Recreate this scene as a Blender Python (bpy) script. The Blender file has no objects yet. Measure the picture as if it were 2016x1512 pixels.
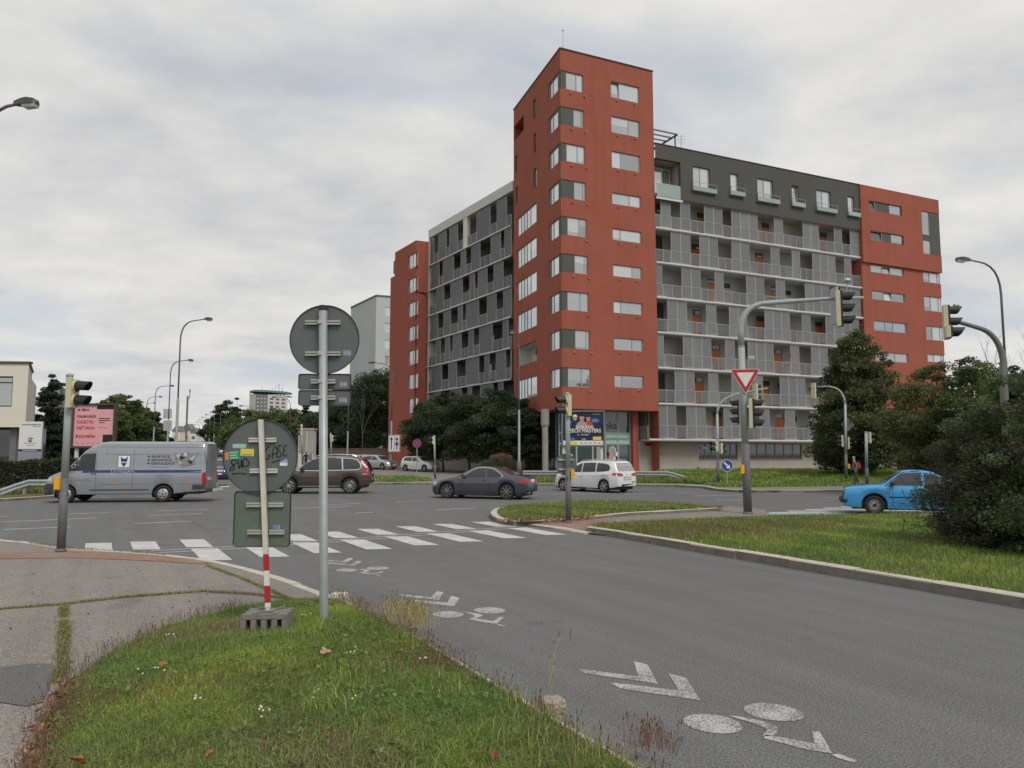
import bpy, bmesh, math, random
import numpy as np
from mathutils import Vector, Matrix, geometry
from mathutils.bvhtree import BVHTree

random.seed(7)
SC = bpy.context.scene
COL = SC.collection

# ------------------------------------------------------------------ camera
FPX, CX, CY, CAMZ, HOR = 1480.0, 1008.0, 756.0, 1.9, 893.0     # in pixels of the 2016x1512 photograph
PITCH = math.atan((HOR - CY) / FPX)
cam_d = bpy.data.cameras.new('camera')
cam_d.sensor_width = 36.0
cam_d.lens = FPX / 2016.0 * 36.0
cam_d.clip_start = 0.05
cam_d.clip_end = 6000
cam = bpy.data.objects.new('camera', cam_d)
COL.objects.link(cam)
cam.location = (0, 0, CAMZ)
cam.rotation_euler = (math.pi / 2 + PITCH, 0, 0)
SC.camera = cam

# ------------------------------------------------------------------ light
SUN_EL, SUN_AZ = math.radians(50), math.radians(148)        # azimuth clockwise from +Y: right, behind the camera
W = bpy.data.worlds.new('World')
SC.world = W
W.use_nodes = True
nt = W.node_tree
nt.nodes.clear()
def wn(t, **kw):
    n = nt.nodes.new(t)
    for k, v in kw.items(): setattr(n, k, v)
    return n
def wl(a, b): nt.links.new(a, b)
wo = wn('ShaderNodeOutputWorld'); bg = wn('ShaderNodeBackground'); wl(bg.outputs[0], wo.inputs[0])
bg.inputs[1].default_value = 0.1
sky = wn('ShaderNodeTexSky', sky_type='NISHITA', sun_disc=False)
sky.sun_elevation = SUN_EL; sky.sun_rotation = SUN_AZ
sky.dust_density = 2.0
tc = wn('ShaderNodeTexCoord'); sp = wn('ShaderNodeSeparateXYZ'); wl(tc.outputs['Generated'], sp.inputs[0])
def wmath(op, a, b=None, c=None):
    n = wn('ShaderNodeMath', operation=op)
    for i, v in enumerate((a, b, c)):
        if v is None: continue
        if isinstance(v, (int, float)): n.inputs[i].default_value = v
        else: wl(v, n.inputs[i])
    return n.outputs[0]
zc = wmath('ADD', wmath('MAXIMUM', sp.outputs[2], 0.0), 0.16)
cb = wn('ShaderNodeCombineXYZ')
wl(wmath('DIVIDE', sp.outputs[0], zc), cb.inputs[0]); wl(wmath('DIVIDE', sp.outputs[1], zc), cb.inputs[1])
mp = wn('ShaderNodeMapping'); wl(cb.outputs[0], mp.inputs[0])
mp.inputs['Rotation'].default_value = (0, 0, 0.35); mp.inputs['Scale'].default_value = (0.85, 1.0, 1); mp.inputs['Location'].default_value = (3.3, 1.7, 0)
def wnoise(scale, detail, rough, dist):
    n = wn('ShaderNodeTexNoise'); wl(mp.outputs[0], n.inputs['Vector'])
    n.inputs['Scale'].default_value = scale; n.inputs['Detail'].default_value = detail
    n.inputs['Roughness'].default_value = rough; n.inputs['Distortion'].default_value = dist
    return n.outputs['Fac']
def wramp(fac, stops):
    r = wn('ShaderNodeValToRGB'); wl(fac, r.inputs[0])
    e = r.color_ramp.elements
    while len(e) < len(stops): e.new(0.5)
    for k, (p, c) in enumerate(stops):
        e[k].position = p; e[k].color = (*c, 1) if len(c) == 3 else c
    return r.outputs[0]
n_a, n_b = wnoise(1.1, 6, 0.55, 0.1), wnoise(3.0, 10, 0.6, 0.0)
n_mix = wmath('ADD', wmath('MULTIPLY', n_a, 0.5), wmath('MULTIPLY', n_b, 0.5))
shade = wramp(n_mix, [(0.36, (4.9, 4.96, 5.1)), (0.46, (5.85, 5.86, 5.84)), (0.54, (6.5, 6.46, 6.3)), (0.63, (7.3, 7.14, 6.75))])
cover = wramp(wnoise(0.8, 5, 0.5, 0.3), [(0.34, (0.35, 0.35, 0.35)), (0.47, (1, 1, 1))])
mx = wn('ShaderNodeMix', data_type='RGBA'); wl(cover, mx.inputs[0])
skb = wn('ShaderNodeMix', data_type='RGBA'); skb.inputs[0].default_value = 0.6
wl(sky.outputs[0], skb.inputs[6]); skb.inputs[7].default_value = (4.7, 5.3, 6.1, 1)
wl(skb.outputs[2], mx.inputs[6]); wl(shade, mx.inputs[7])
wl(mx.outputs[2], bg.inputs[0])

sun_d = bpy.data.lights.new('sun', 'SUN')
sun_d.energy = 1.5; sun_d.angle = math.radians(22); sun_d.color = (1.0, 0.96, 0.9)
sun = bpy.data.objects.new('sun', sun_d); COL.objects.link(sun)
sdir = Vector((math.sin(SUN_AZ) * math.cos(SUN_EL), math.cos(SUN_AZ) * math.cos(SUN_EL), math.sin(SUN_EL)))
sun.rotation_euler = sdir.to_track_quat('Z', 'Y').to_euler()
sun.location = (0, 0, 80)

SC.view_settings.view_transform = 'Standard'
SC.view_settings.look = 'None'
SC.view_settings.gamma = 1.0
SC.view_settings.exposure = 0.2
SC.view_settings.use_curve_mapping = False
SC.cycles.use_denoising = True
SC.cycles.max_bounces = 6
SC.cycles.transparent_max_bounces = 12

# ------------------------------------------------------------------ picture geometry -> places
def ray(px, py):
    a, b = (px - CX) / FPX, (CY - py) / FPX
    return Vector((a, math.cos(PITCH) - b * math.sin(PITCH), math.sin(PITCH) + b * math.cos(PITCH)))
def at(px, py, D):
    d = ray(px, py); return Vector((0, 0, CAMZ)) + d * (D / d.y)
def gnd(px, py, z=0.0):
    d = ray(px, py); return Vector((0, 0, CAMZ)) + d * ((z - CAMZ) / d.z)
def face(px, py, O, u):
    """(t, z) where the sight line meets the upright plane through O along u"""
    d = ray(px, py)
    k = (O[0] * u[1] - O[1] * u[0]) / (d.x * u[1] - d.y * u[0])
    p = d * k
    return ((p.x - O[0]) * u[0] + (p.y - O[1]) * u[1], p.z + CAMZ)
def H(x, y):
    """height of the land: flat at the crossing, rising along the boulevard"""
    s = -0.395 * x + 0.919 * y
    z = 0.0
    if s > 62: z += min(s - 62, 110) * 0.012
    if s > 172: z += min(s - 172, 330) * 0.026
    return z

# ------------------------------------------------------------------ materials
MATS = {}
def newmat(name):
    m = bpy.data.materials.new(name); m.use_nodes = True
    MATS[name] = m
    return m, m.node_tree, m.node_tree.nodes['Principled BSDF']
def lnk(t, a, b): t.links.new(a, b)
def setp(b, **kw):
    names = {'rough': 'Roughness', 'metal': 'Metallic', 'spec': 'Specular IOR Level', 'coat': 'Coat Weight', 'coatr': 'Coat Roughness', 'alpha': 'Alpha', 'trans': 'Transmission Weight'}
    for k, v in kw.items(): b.inputs[names[k]].default_value = v
def tnoise(t, scale, detail=4, rough=0.55, coord='Object', stretch=None, rot=0.0):
    c = t.nodes.new('ShaderNodeTexCoord'); v = c.outputs[coord]
    if rot:
        mr = t.nodes.new('ShaderNodeMapping'); mr.inputs['Rotation'].default_value = (0, 0, rot); lnk(t, v, mr.inputs[0]); v = mr.outputs[0]
    if stretch:
        mpn = t.nodes.new('ShaderNodeMapping'); mpn.inputs['Scale'].default_value = stretch; lnk(t, v, mpn.inputs[0]); v = mpn.outputs[0]
    n = t.nodes.new('ShaderNodeTexNoise'); lnk(t, v, n.inputs['Vector'])
    n.inputs['Scale'].default_value = scale; n.inputs['Detail'].default_value = detail; n.inputs['Roughness'].default_value = rough
    return n.outputs['Fac']
def tramp(t, fac, stops):
    r = t.nodes.new('ShaderNodeValToRGB'); lnk(t, fac, r.inputs[0]); e = r.color_ramp.elements
    while len(e) < len(stops): e.new(0.5)
    for k, (p, c) in enumerate(stops):
        e[k].position = p; e[k].color = (*c, 1)
    return r.outputs[0]
def tmix(t, fac, a, b, mode='MIX'):
    m = t.nodes.new('ShaderNodeMix'); m.data_type = 'RGBA'; m.blend_type = mode
    if isinstance(fac, (int, float)): m.inputs[0].default_value = fac
    else: lnk(t, fac, m.inputs[0])
    for i, v in ((6, a), (7, b)):
        if isinstance(v, tuple): m.inputs[i].default_value = (*v, 1) if len(v) == 3 else v
        else: lnk(t, v, m.inputs[i])
    return m.outputs[2]
def tbump(t, b, fac, strength=0.3, dist=0.01):
    n = t.nodes.new('ShaderNodeBump'); n.inputs['Strength'].default_value = strength; n.inputs['Distance'].default_value = dist
    lnk(t, fac, n.inputs['Height']); lnk(t, n.outputs[0], b.inputs['Normal'])
def scl(c, k): return tuple(min(1.0, x * k) for x in c)
def mat(name, col, rough=0.6, var=0.12, scale=3.0, metal=0.0, coat=0.0, bump=0.0, bscale=None, spec=0.5, dirt=None, stretch=None):
    """plain surface: base colour varied by two noises, optional dirt and relief"""
    m, t, b = newmat(name)
    setp(b, rough=rough, metal=metal, coat=coat, spec=spec)
    f1 = tnoise(t, scale, 6, 0.6, stretch=stretch)
    c = tramp(t, f1, [(0.25, scl(col, 1 - var)), (0.75, scl(col, 1 + var))])
    if dirt:
        f2 = tnoise(t, dirt[1], 8, 0.65)
        c = tmix(t, tramp(t, f2, [(dirt[2], (0, 0, 0)), (dirt[2] + 0.18, (1, 1, 1))]), c, dirt[0])
    lnk(t, c, b.inputs['Base Color'])
    if bump: tbump(t, b, tnoise(t, bscale or scale * 8, 4), bump, 0.01)
    return m

def asphalt(name, c0, c1, patch, fine=62.0):
    m, t, b = newmat(name)
    setp(b, rough=0.85, spec=0.3)
    big = tnoise(t, 0.22, 5, 0.6)
    mid = tnoise(t, 1.7, 6, 0.65)
    fin = tnoise(t, fine, 3, 0.7)
    str_ = tnoise(t, 0.5, 5, 0.6, stretch=(4.5, 0.3, 1), rot=math.radians(-28.7))
    c = tramp(t, big, [(0.3, c0), (0.7, c1)])
    c = tmix(t, tramp(t, mid, [(0.35, (0, 0, 0)), (0.75, (0.55, 0.55, 0.55))]), c, patch)
    c = tmix(t, 0.42, c, tramp(t, str_, [(0.32, scl(c0, 0.84)), (0.68, scl(c1, 1.1))]))
    spot = tnoise(t, 0.9, 3, 0.5)
    c = tmix(t, tramp(t, spot, [(0.64, (0, 0, 0)), (0.7, (0.5, 0.5, 0.5))]), c, scl(c0, 0.72))
    c = tmix(t, 0.75, c, tramp(t, fin, [(0.4, (0.5, 0.5, 0.5)), (0.5, (1.0, 1.0, 1.0)), (0.6, (1.65, 1.65, 1.6))]), 'MULTIPLY')
    lnk(t, c, b.inputs['Base Color'])
    tbump(t, b, fin, 0.5, 0.006)
    return m
asphalt('asphalt', (0.122, 0.124, 0.124), (0.155, 0.156, 0.154), (0.106, 0.108, 0.11))
asphalt('path_asphalt', (0.2, 0.182, 0.165), (0.25, 0.228, 0.208), (0.165, 0.15, 0.137), 75)
asphalt('patch_asphalt', (0.12, 0.116, 0.112), (0.145, 0.14, 0.135), (0.1, 0.098, 0.096), 75)
def paint():
    m, t, b = newmat('road_paint'); setp(b, rough=0.8, spec=0.3)
    w = tnoise(t, 26, 6, 0.75); v = tnoise(t, 2.2, 4)
    lnk(t, tmix(t, tramp(t, w, [(0.36, (1, 1, 1)), (0.47, (0, 0, 0))]), tramp(t, v, [(0.3, (0.46, 0.46, 0.45)), (0.7, (0.62, 0.62, 0.6))]), (0.14, 0.14, 0.14)), b.inputs['Base Color'])
    m, t, b = newmat('worn_paint'); setp(b, rough=0.85, spec=0.3)
    w = tnoise(t, 60, 6, 0.8); v = tnoise(t, 3, 4)
    mk = t.nodes.new('ShaderNodeMath'); mk.operation = 'ADD'; lnk(t, w, mk.inputs[0])
    m2 = t.nodes.new('ShaderNodeMath'); m2.operation = 'MULTIPLY_ADD'; lnk(t, v, m2.inputs[0]); m2.inputs[1].default_value = 0.35; m2.inputs[2].default_value = -0.19
    lnk(t, m2.outputs[0], mk.inputs[1])
    lnk(t, tmix(t, tramp(t, mk.outputs[0], [(0.44, (1, 1, 1)), (0.51, (0, 0, 0))]), (0.46, 0.46, 0.45), (0.15, 0.151, 0.15)), b.inputs['Base Color'])
paint()
def turf():
    m, t, b = newmat('turf'); setp(b, rough=0.95, spec=0.15)
    a = tnoise(t, 1.3, 6, 0.65); f = tnoise(t, 24, 5, 0.7)
    c = tramp(t, a, [(0.3, (0.085, 0.105, 0.032)), (0.5, (0.11, 0.125, 0.04)), (0.66, (0.14, 0.115, 0.06)), (0.78, (0.09, 0.066, 0.042))])
    lnk(t, tmix(t, 0.8, c, tramp(t, f, [(0.3, (0.5, 0.5, 0.5)), (0.7, (1.4, 1.4, 1.4))]), 'MULTIPLY'), b.inputs['Base Color'])
    tbump(t, b, f, 0.8, 0.03)
turf()
def leafmat(name, rough=0.55, trans=0.35):
    m, t, b = newmat(name); setp(b, rough=rough, spec=0.25)
    a = t.nodes.new('ShaderNodeAttribute'); a.attribute_name = 'Col'
    lnk(t, a.outputs['Color'], b.inputs['Base Color'])
    tr = t.nodes.new('ShaderNodeBsdfTranslucent'); lnk(t, a.outputs['Color'], tr.inputs[0])
    mxs = t.nodes.new('ShaderNodeMixShader'); mxs.inputs[0].default_value = trans
    o = t.nodes['Material Output']
    lnk(t, b.outputs[0], mxs.inputs[1]); lnk(t, tr.outputs[0], mxs.inputs[2]); lnk(t, mxs.outputs[0], o.inputs[0])
leafmat('leaf'); leafmat('grass', 0.6, 0.3)
def glassmat(name, inner, refl=0.45, var=0.5):
    """window: what hangs behind the pane, under a mirror-smooth sheet"""
    m, t, b = newmat(name); setp(b, rough=0.5, spec=0.5)
    oi = t.nodes.new('ShaderNodeObjectInfo')
    f = tnoise(t, 1.1, 4, 0.6, stretch=(1, 1, 0.25))
    c = tramp(t, f, [(0.3, scl(inner, 1 - var * 0.5)), (0.7, scl(inner, 1 + var * 0.5))])
    c = tmix(t, oi.outputs['Random'], c, scl(inner, 1 - var))
    if max(inner) > 0.15:                     # sky reflection painted as a paler upper part, the room dark below
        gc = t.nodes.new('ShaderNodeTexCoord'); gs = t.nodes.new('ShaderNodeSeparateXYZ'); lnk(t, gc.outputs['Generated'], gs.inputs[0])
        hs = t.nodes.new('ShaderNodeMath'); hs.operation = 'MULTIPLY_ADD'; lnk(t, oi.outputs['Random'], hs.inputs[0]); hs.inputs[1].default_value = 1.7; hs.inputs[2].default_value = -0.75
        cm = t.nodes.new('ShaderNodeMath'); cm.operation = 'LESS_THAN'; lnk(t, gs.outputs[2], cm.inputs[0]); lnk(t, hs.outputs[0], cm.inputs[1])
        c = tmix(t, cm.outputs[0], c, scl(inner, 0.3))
    lnk(t, c, b.inputs['Base Color'])
    g = t.nodes.new('ShaderNodeBsdfGlossy'); g.inputs['Roughness'].default_value = 0.03; g.inputs[0].default_value = (0.92, 0.95, 0.97, 1)
    lw = t.nodes.new('ShaderNodeFresnel'); ge = t.nodes.new('ShaderNodeNewGeometry')
    io = t.nodes.new('ShaderNodeMapRange'); lnk(t, ge.outputs['Backfacing'], io.inputs[0]); io.inputs[3].default_value = 1.5; io.inputs[4].default_value = 1 / 1.5; lnk(t, io.outputs[0], lw.inputs[0])
    ad = t.nodes.new('ShaderNodeMath'); ad.operation = 'ADD'; ad.use_clamp = True; lnk(t, lw.outputs[0], ad.inputs[0]); ad.inputs[1].default_value = refl
    mxs = t.nodes.new('ShaderNodeMixShader'); lnk(t, ad.outputs[0], mxs.inputs[0])
    lnk(t, b.outputs[0], mxs.inputs[1]); lnk(t, g.outputs[0], mxs.inputs[2]); lnk(t, mxs.outputs[0], t.nodes['Material Output'].inputs[0])
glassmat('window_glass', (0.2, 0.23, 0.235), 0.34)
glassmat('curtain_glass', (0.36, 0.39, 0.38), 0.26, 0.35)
glassmat('dark_glass', (0.035, 0.04, 0.045), 0.06, 0.4)
glassmat('shop_glass', (0.05, 0.085, 0.078), 0.05, 0.3)
glassmat('car_glass', (0.01, 0.012, 0.014), -0.005, 0.2)
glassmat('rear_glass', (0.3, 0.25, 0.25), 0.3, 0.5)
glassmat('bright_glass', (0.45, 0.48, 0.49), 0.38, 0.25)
def screenmat(name, col, tr):
    m, t, b = newmat(name); setp(b, rough=0.6, metal=0.1)
    f = tnoise(t, 0.9, 5, 0.6, stretch=(1, 1, 0.6)); oi = t.nodes.new('ShaderNodeObjectInfo')
    c = tramp(t, f, [(0.3, scl(col, 0.85)), (0.7, scl(col, 1.12))])
    c = tmix(t, oi.outputs['Random'], c, scl(col, 0.82)); lnk(t, c, b.inputs['Base Color'])
    tp = t.nodes.new('ShaderNodeBsdfTransparent'); mxs = t.nodes.new('ShaderNodeMixShader'); mxs.inputs[0].default_value = tr
    lnk(t, b.outputs[0], mxs.inputs[1]); lnk(t, tp.outputs[0], mxs.inputs[2]); lnk(t, mxs.outputs[0], t.nodes['Material Output'].inputs[0])
screenmat('mesh_screen', (0.245, 0.252, 0.255), 0.22)
screenmat('dark_screen', (0.17, 0.178, 0.184), 0.12)
screenmat('rail_mesh', (0.22, 0.225, 0.228), 0.5)
screenmat('balcony_glass', (0.42, 0.52, 0.52), 0.15)
def stucco():
    m, t, b = newmat('red_stucco'); setp(b, rough=0.9, spec=0.2)
    base = tramp(t, tnoise(t, 0.4, 6, 0.6), [(0.3, (0.315, 0.096, 0.064)), (0.7, (0.36, 0.112, 0.075))])
    streak = tnoise(t, 1.0, 7, 0.65, stretch=(2.6, 2.6, 0.12)); blot = tnoise(t, 0.9, 8, 0.7)
    c = tmix(t, tramp(t, streak, [(0.48, (0, 0, 0)), (0.72, (0.55, 0.55, 0.55))]), base, (0.26, 0.084, 0.06))
    c = tmix(t, tramp(t, blot, [(0.55, (0, 0, 0)), (0.72, (0.45, 0.45, 0.45))]), c, (0.36, 0.115, 0.078))
    lnk(t, c, b.inputs['Base Color']); tbump(t, b, tnoise(t, 30, 4), 0.15, 0.01)
stucco()
mat('grey_stucco', (0.085, 0.083, 0.072), 0.9, 0.07, 0.6, bump=0.12, bscale=40)
mat('panel_grey', (0.082, 0.083, 0.072), 0.7, 0.06, 2)
mat('beige_wall', (0.36, 0.33, 0.285), 0.9, 0.09, 0.7, bump=0.1, bscale=30, dirt=((0.27, 0.245, 0.215), 0.6, 0.62))
mat('loggia_wall', (0.46, 0.435, 0.4), 0.9, 0.1, 0.9)
mat('loggia_dark', (0.2, 0.19, 0.18), 0.9, 0.15, 0.9)
mat('screen_frame', (0.4, 0.405, 0.41), 0.5, 0.05, 3)
mat('white_wall', (0.58, 0.575, 0.55), 0.85, 0.05, 0.6, dirt=((0.48, 0.475, 0.45), 0.7, 0.63))
mat('cream_wall', (0.72, 0.68, 0.59), 0.85, 0.05, 0.5, dirt=((0.52, 0.47, 0.4), 0.5, 0.64))
mat('panel_block', (0.48, 0.5, 0.51), 0.85, 0.05, 0.4)
mat('slab_concrete', (0.54, 0.54, 0.52), 0.8, 0.1, 1.2)
mat('concrete', (0.3, 0.285, 0.255), 0.9, 0.16, 3, bump=0.3, bscale=60, dirt=((0.18, 0.165, 0.145), 2.0, 0.6))
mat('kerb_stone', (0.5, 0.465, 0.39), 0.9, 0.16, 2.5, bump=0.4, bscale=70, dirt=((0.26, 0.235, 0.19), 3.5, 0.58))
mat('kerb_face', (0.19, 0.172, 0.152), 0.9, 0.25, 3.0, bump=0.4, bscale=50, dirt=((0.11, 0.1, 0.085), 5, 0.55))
def bricks():
    m, t, b = newmat('brick_paving'); setp(b, rough=0.9, spec=0.2)
    c = t.nodes.new('ShaderNodeTexCoord'); br = t.nodes.new('ShaderNodeTexBrick'); lnk(t, c.outputs['Object'], br.inputs['Vector'])
    br.inputs['Scale'].default_value = 5.0; br.inputs['Mortar Size'].default_value = 0.025; br.inputs['Color1'].default_value = (0.36, 0.175, 0.125, 1); br.inputs['Color2'].default_value = (0.27, 0.13, 0.095, 1); br.inputs['Mortar'].default_value = (0.17, 0.14, 0.115, 1)
    lnk(t, tmix(t, tramp(t, tnoise(t, 1.6, 6, 0.7), [(0.42, (0, 0, 0)), (0.66, (0.85, 0.85, 0.85))]), br.outputs[0], (0.27, 0.22, 0.19)), b.inputs['Base Color'])
bricks()
mat('orange_door', (0.68, 0.2, 0.045), 0.5, 0.06, 1)
mat('white_frame', (0.62, 0.62, 0.6), 0.5, 0.05, 3)
mat('grey_frame', (0.36, 0.365, 0.37), 0.5, 0.05, 3)
mat('dark_frame', (0.075, 0.07, 0.062), 0.5, 0.1, 3)
mat('roofing', (0.1, 0.1, 0.1), 0.9, 0.15, 1)
mat('galvanised', (0.36, 0.385, 0.39), 0.5, 0.12, 6, metal=0.35, dirt=((0.27, 0.285, 0.285), 9, 0.6))
mat('pole_green', (0.33, 0.37, 0.36), 0.55, 0.08, 4, dirt=((0.25, 0.275, 0.265), 5, 0.6))
mat('pole_grey', (0.125, 0.125, 0.13), 0.65, 0.14, 8, dirt=((0.09, 0.085, 0.08), 6, 0.6))
mat('pole_dark', (0.16, 0.165, 0.16), 0.6, 0.12, 8)
mat('sign_back', (0.118, 0.138, 0.138), 0.6, 0.06, 3, metal=0.1, dirt=((0.1, 0.112, 0.11), 7, 0.6), stretch=(1, 1, 0.4))
mat('sign_back_green', (0.12, 0.155, 0.125), 0.6, 0.1, 4, dirt=((0.085, 0.11, 0.085), 4, 0.56))
mat('sign_edge', (0.05, 0.055, 0.055), 0.5, 0.1, 5)
mat('bracket', (0.5, 0.5, 0.46), 0.45, 0.12, 12, metal=0.3)
mat('old_white_paint', (0.62, 0.6, 0.52), 0.6, 0.1, 10, dirt=((0.2, 0.08, 0.03), 14, 0.66))
mat('red_paint', (0.45, 0.02, 0.028), 0.5, 0.1, 8)
mat('white_paint', (0.72, 0.72, 0.7), 0.5, 0.04, 5)
mat('blue_paint', (0.02, 0.075, 0.3), 0.45, 0.05, 5)
mat('black_plastic', (0.018, 0.018, 0.02), 0.5, 0.15, 10)
mat('lamp_head', (0.05, 0.052, 0.055), 0.5, 0.15, 10)
mat('lamp_glass', (0.55, 0.57, 0.55), 0.25, 0.08, 6)
mat('signal_cream', (0.56, 0.53, 0.35), 0.55, 0.07, 9, dirt=((0.4, 0.38, 0.26), 8, 0.64))
mat('yellow_box', (0.78, 0.42, 0.01), 0.45, 0.05, 9)
mat('rubber', (0.016, 0.016, 0.017), 0.8, 0.2, 20)
mat('alloy', (0.5, 0.5, 0.5), 0.32, 0.08, 10, metal=0.7)
mat('dark_alloy', (0.2, 0.2, 0.2), 0.35, 0.1, 10, metal=0.6)
mat('chrome', (0.62, 0.63, 0.63), 0.22, 0.05, 10, metal=0.8)
mat('trim_black', (0.022, 0.022, 0.024), 0.55, 0.1, 12)
mat('van_trim', (0.05, 0.052, 0.056), 0.65, 0.12, 9)
mat('plate', (0.62, 0.62, 0.6), 0.5, 0.05, 9)
mat('tail_red', (0.42, 0.012, 0.012), 0.2, 0.12, 9, coat=0.6)
mat('amber', (0.75, 0.22, 0.02), 0.25, 0.1, 9, coat=0.5)
mat('lens_clear', (0.6, 0.62, 0.63), 0.12, 0.1, 12, metal=0.4, coat=0.7)
def carpaint(name, col, metal=0.35, rough=0.35):
    return mat(name, col, rough, 0.05, 1.5, metal=metal, coat=0.75, dirt=(scl(col, 0.86), 2.2, 0.62))
carpaint('paint_silver', (0.31, 0.33, 0.36)); carpaint('paint_brown', (0.085, 0.062, 0.05)); carpaint('paint_slate', (0.075, 0.084, 0.1), 0.45, 0.28)
carpaint('paint_white', (0.72, 0.73, 0.74), 0.0); carpaint('paint_blue', (0.055, 0.33, 0.66), 0.0, 0.4); carpaint('paint_navy', (0.02, 0.022, 0.13)); carpaint('paint_grey', (0.42, 0.44, 0.46)); carpaint('paint_dark', (0.05, 0.05, 0.055)); carpaint('paint_wine', (0.2, 0.03, 0.03))
mat('bark', (0.06, 0.05, 0.04), 0.95, 0.25, 6, bump=0.5, bscale=30)
mat('pale_bark', (0.2, 0.185, 0.16), 0.95, 0.2, 6)
mat('twig', (0.035, 0.026, 0.022), 0.9, 0.2, 6)
mat('moss', (0.16, 0.15, 0.065), 0.95, 0.35, 14, bump=0.5, bscale=60, dirt=((0.2, 0.15, 0.09), 9, 0.5))
mat('soil', (0.07, 0.052, 0.038), 0.95, 0.25, 4, bump=0.5, bscale=40)
mat('poster_pink', (0.76, 0.37, 0.4), 0.55, 0.03, 2)
mat('poster_navy', (0.012, 0.018, 0.05), 0.5, 0.3, 3)
mat('poster_glow', (0.06, 0.2, 0.5), 0.5, 0.3, 2)
mat('ink_black', (0.014, 0.014, 0.017), 0.6, 0.1, 6)
mat('ink_red', (0.55, 0.05, 0.05), 0.6, 0.05, 6)
mat('ink_navy', (0.016, 0.035, 0.15), 0.5, 0.05, 6)
mat('ink_white', (0.75, 0.75, 0.74), 0.6, 0.03, 6)
mat('ink_grey', (0.22, 0.22, 0.22), 0.6, 0.2, 9)
mat('ink_yellow', (0.75, 0.62, 0.04), 0.6, 0.05, 6)
mat('ink_green', (0.02, 0.33, 0.16), 0.6, 0.1, 9)
mat('ink_orange', (0.75, 0.22, 0.06), 0.6, 0.1, 9)
mat('ink_mint', (0.35, 0.55, 0.46), 0.6, 0.05, 6)
mat('ink_lilac', (0.36, 0.34, 0.46), 0.6, 0.15, 20)
mat('ink_sky', (0.28, 0.38, 0.6), 0.6, 0.15, 20)
mat('billboard_frame', (0.07, 0.058, 0.048), 0.6, 0.15, 5)
mat('board_grey', (0.27, 0.29, 0.33), 0.6, 0.08, 5)
mat('skin', (0.5, 0.27, 0.19), 0.6, 0.05, 8)
mat('hair_grey', (0.3, 0.28, 0.26), 0.8, 0.15, 30)
mat('cloth_grey', (0.15, 0.145, 0.16), 0.9, 0.12, 12)
mat('cloth_dark', (0.02, 0.02, 0.022), 0.9, 0.15, 12)
mat('cloth_olive', (0.05, 0.043, 0.032), 0.9, 0.12, 12)
mat('cloth_red', (0.42, 0.03, 0.03), 0.8, 0.12, 12)
mat('roof_green', (0.1, 0.24, 0.23), 0.7, 0.1, 1)
mat('brown_wall', (0.13, 0.09, 0.07), 0.9, 0.15, 0.8)
mat('salmon_wall', (0.48, 0.16, 0.11), 0.9, 0.08, 0.8)
mat('base_rubber', (0.2, 0.18, 0.165), 0.9, 0.2, 12, bump=0.4, bscale=60, dirt=((0.26, 0.15, 0.11), 6, 0.62))
mat('stone', (0.3, 0.265, 0.21), 0.95, 0.25, 9, bump=0.8, bscale=35)
mat('green_board', (0.02, 0.04, 0.025), 0.7, 0.1, 8)

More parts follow.
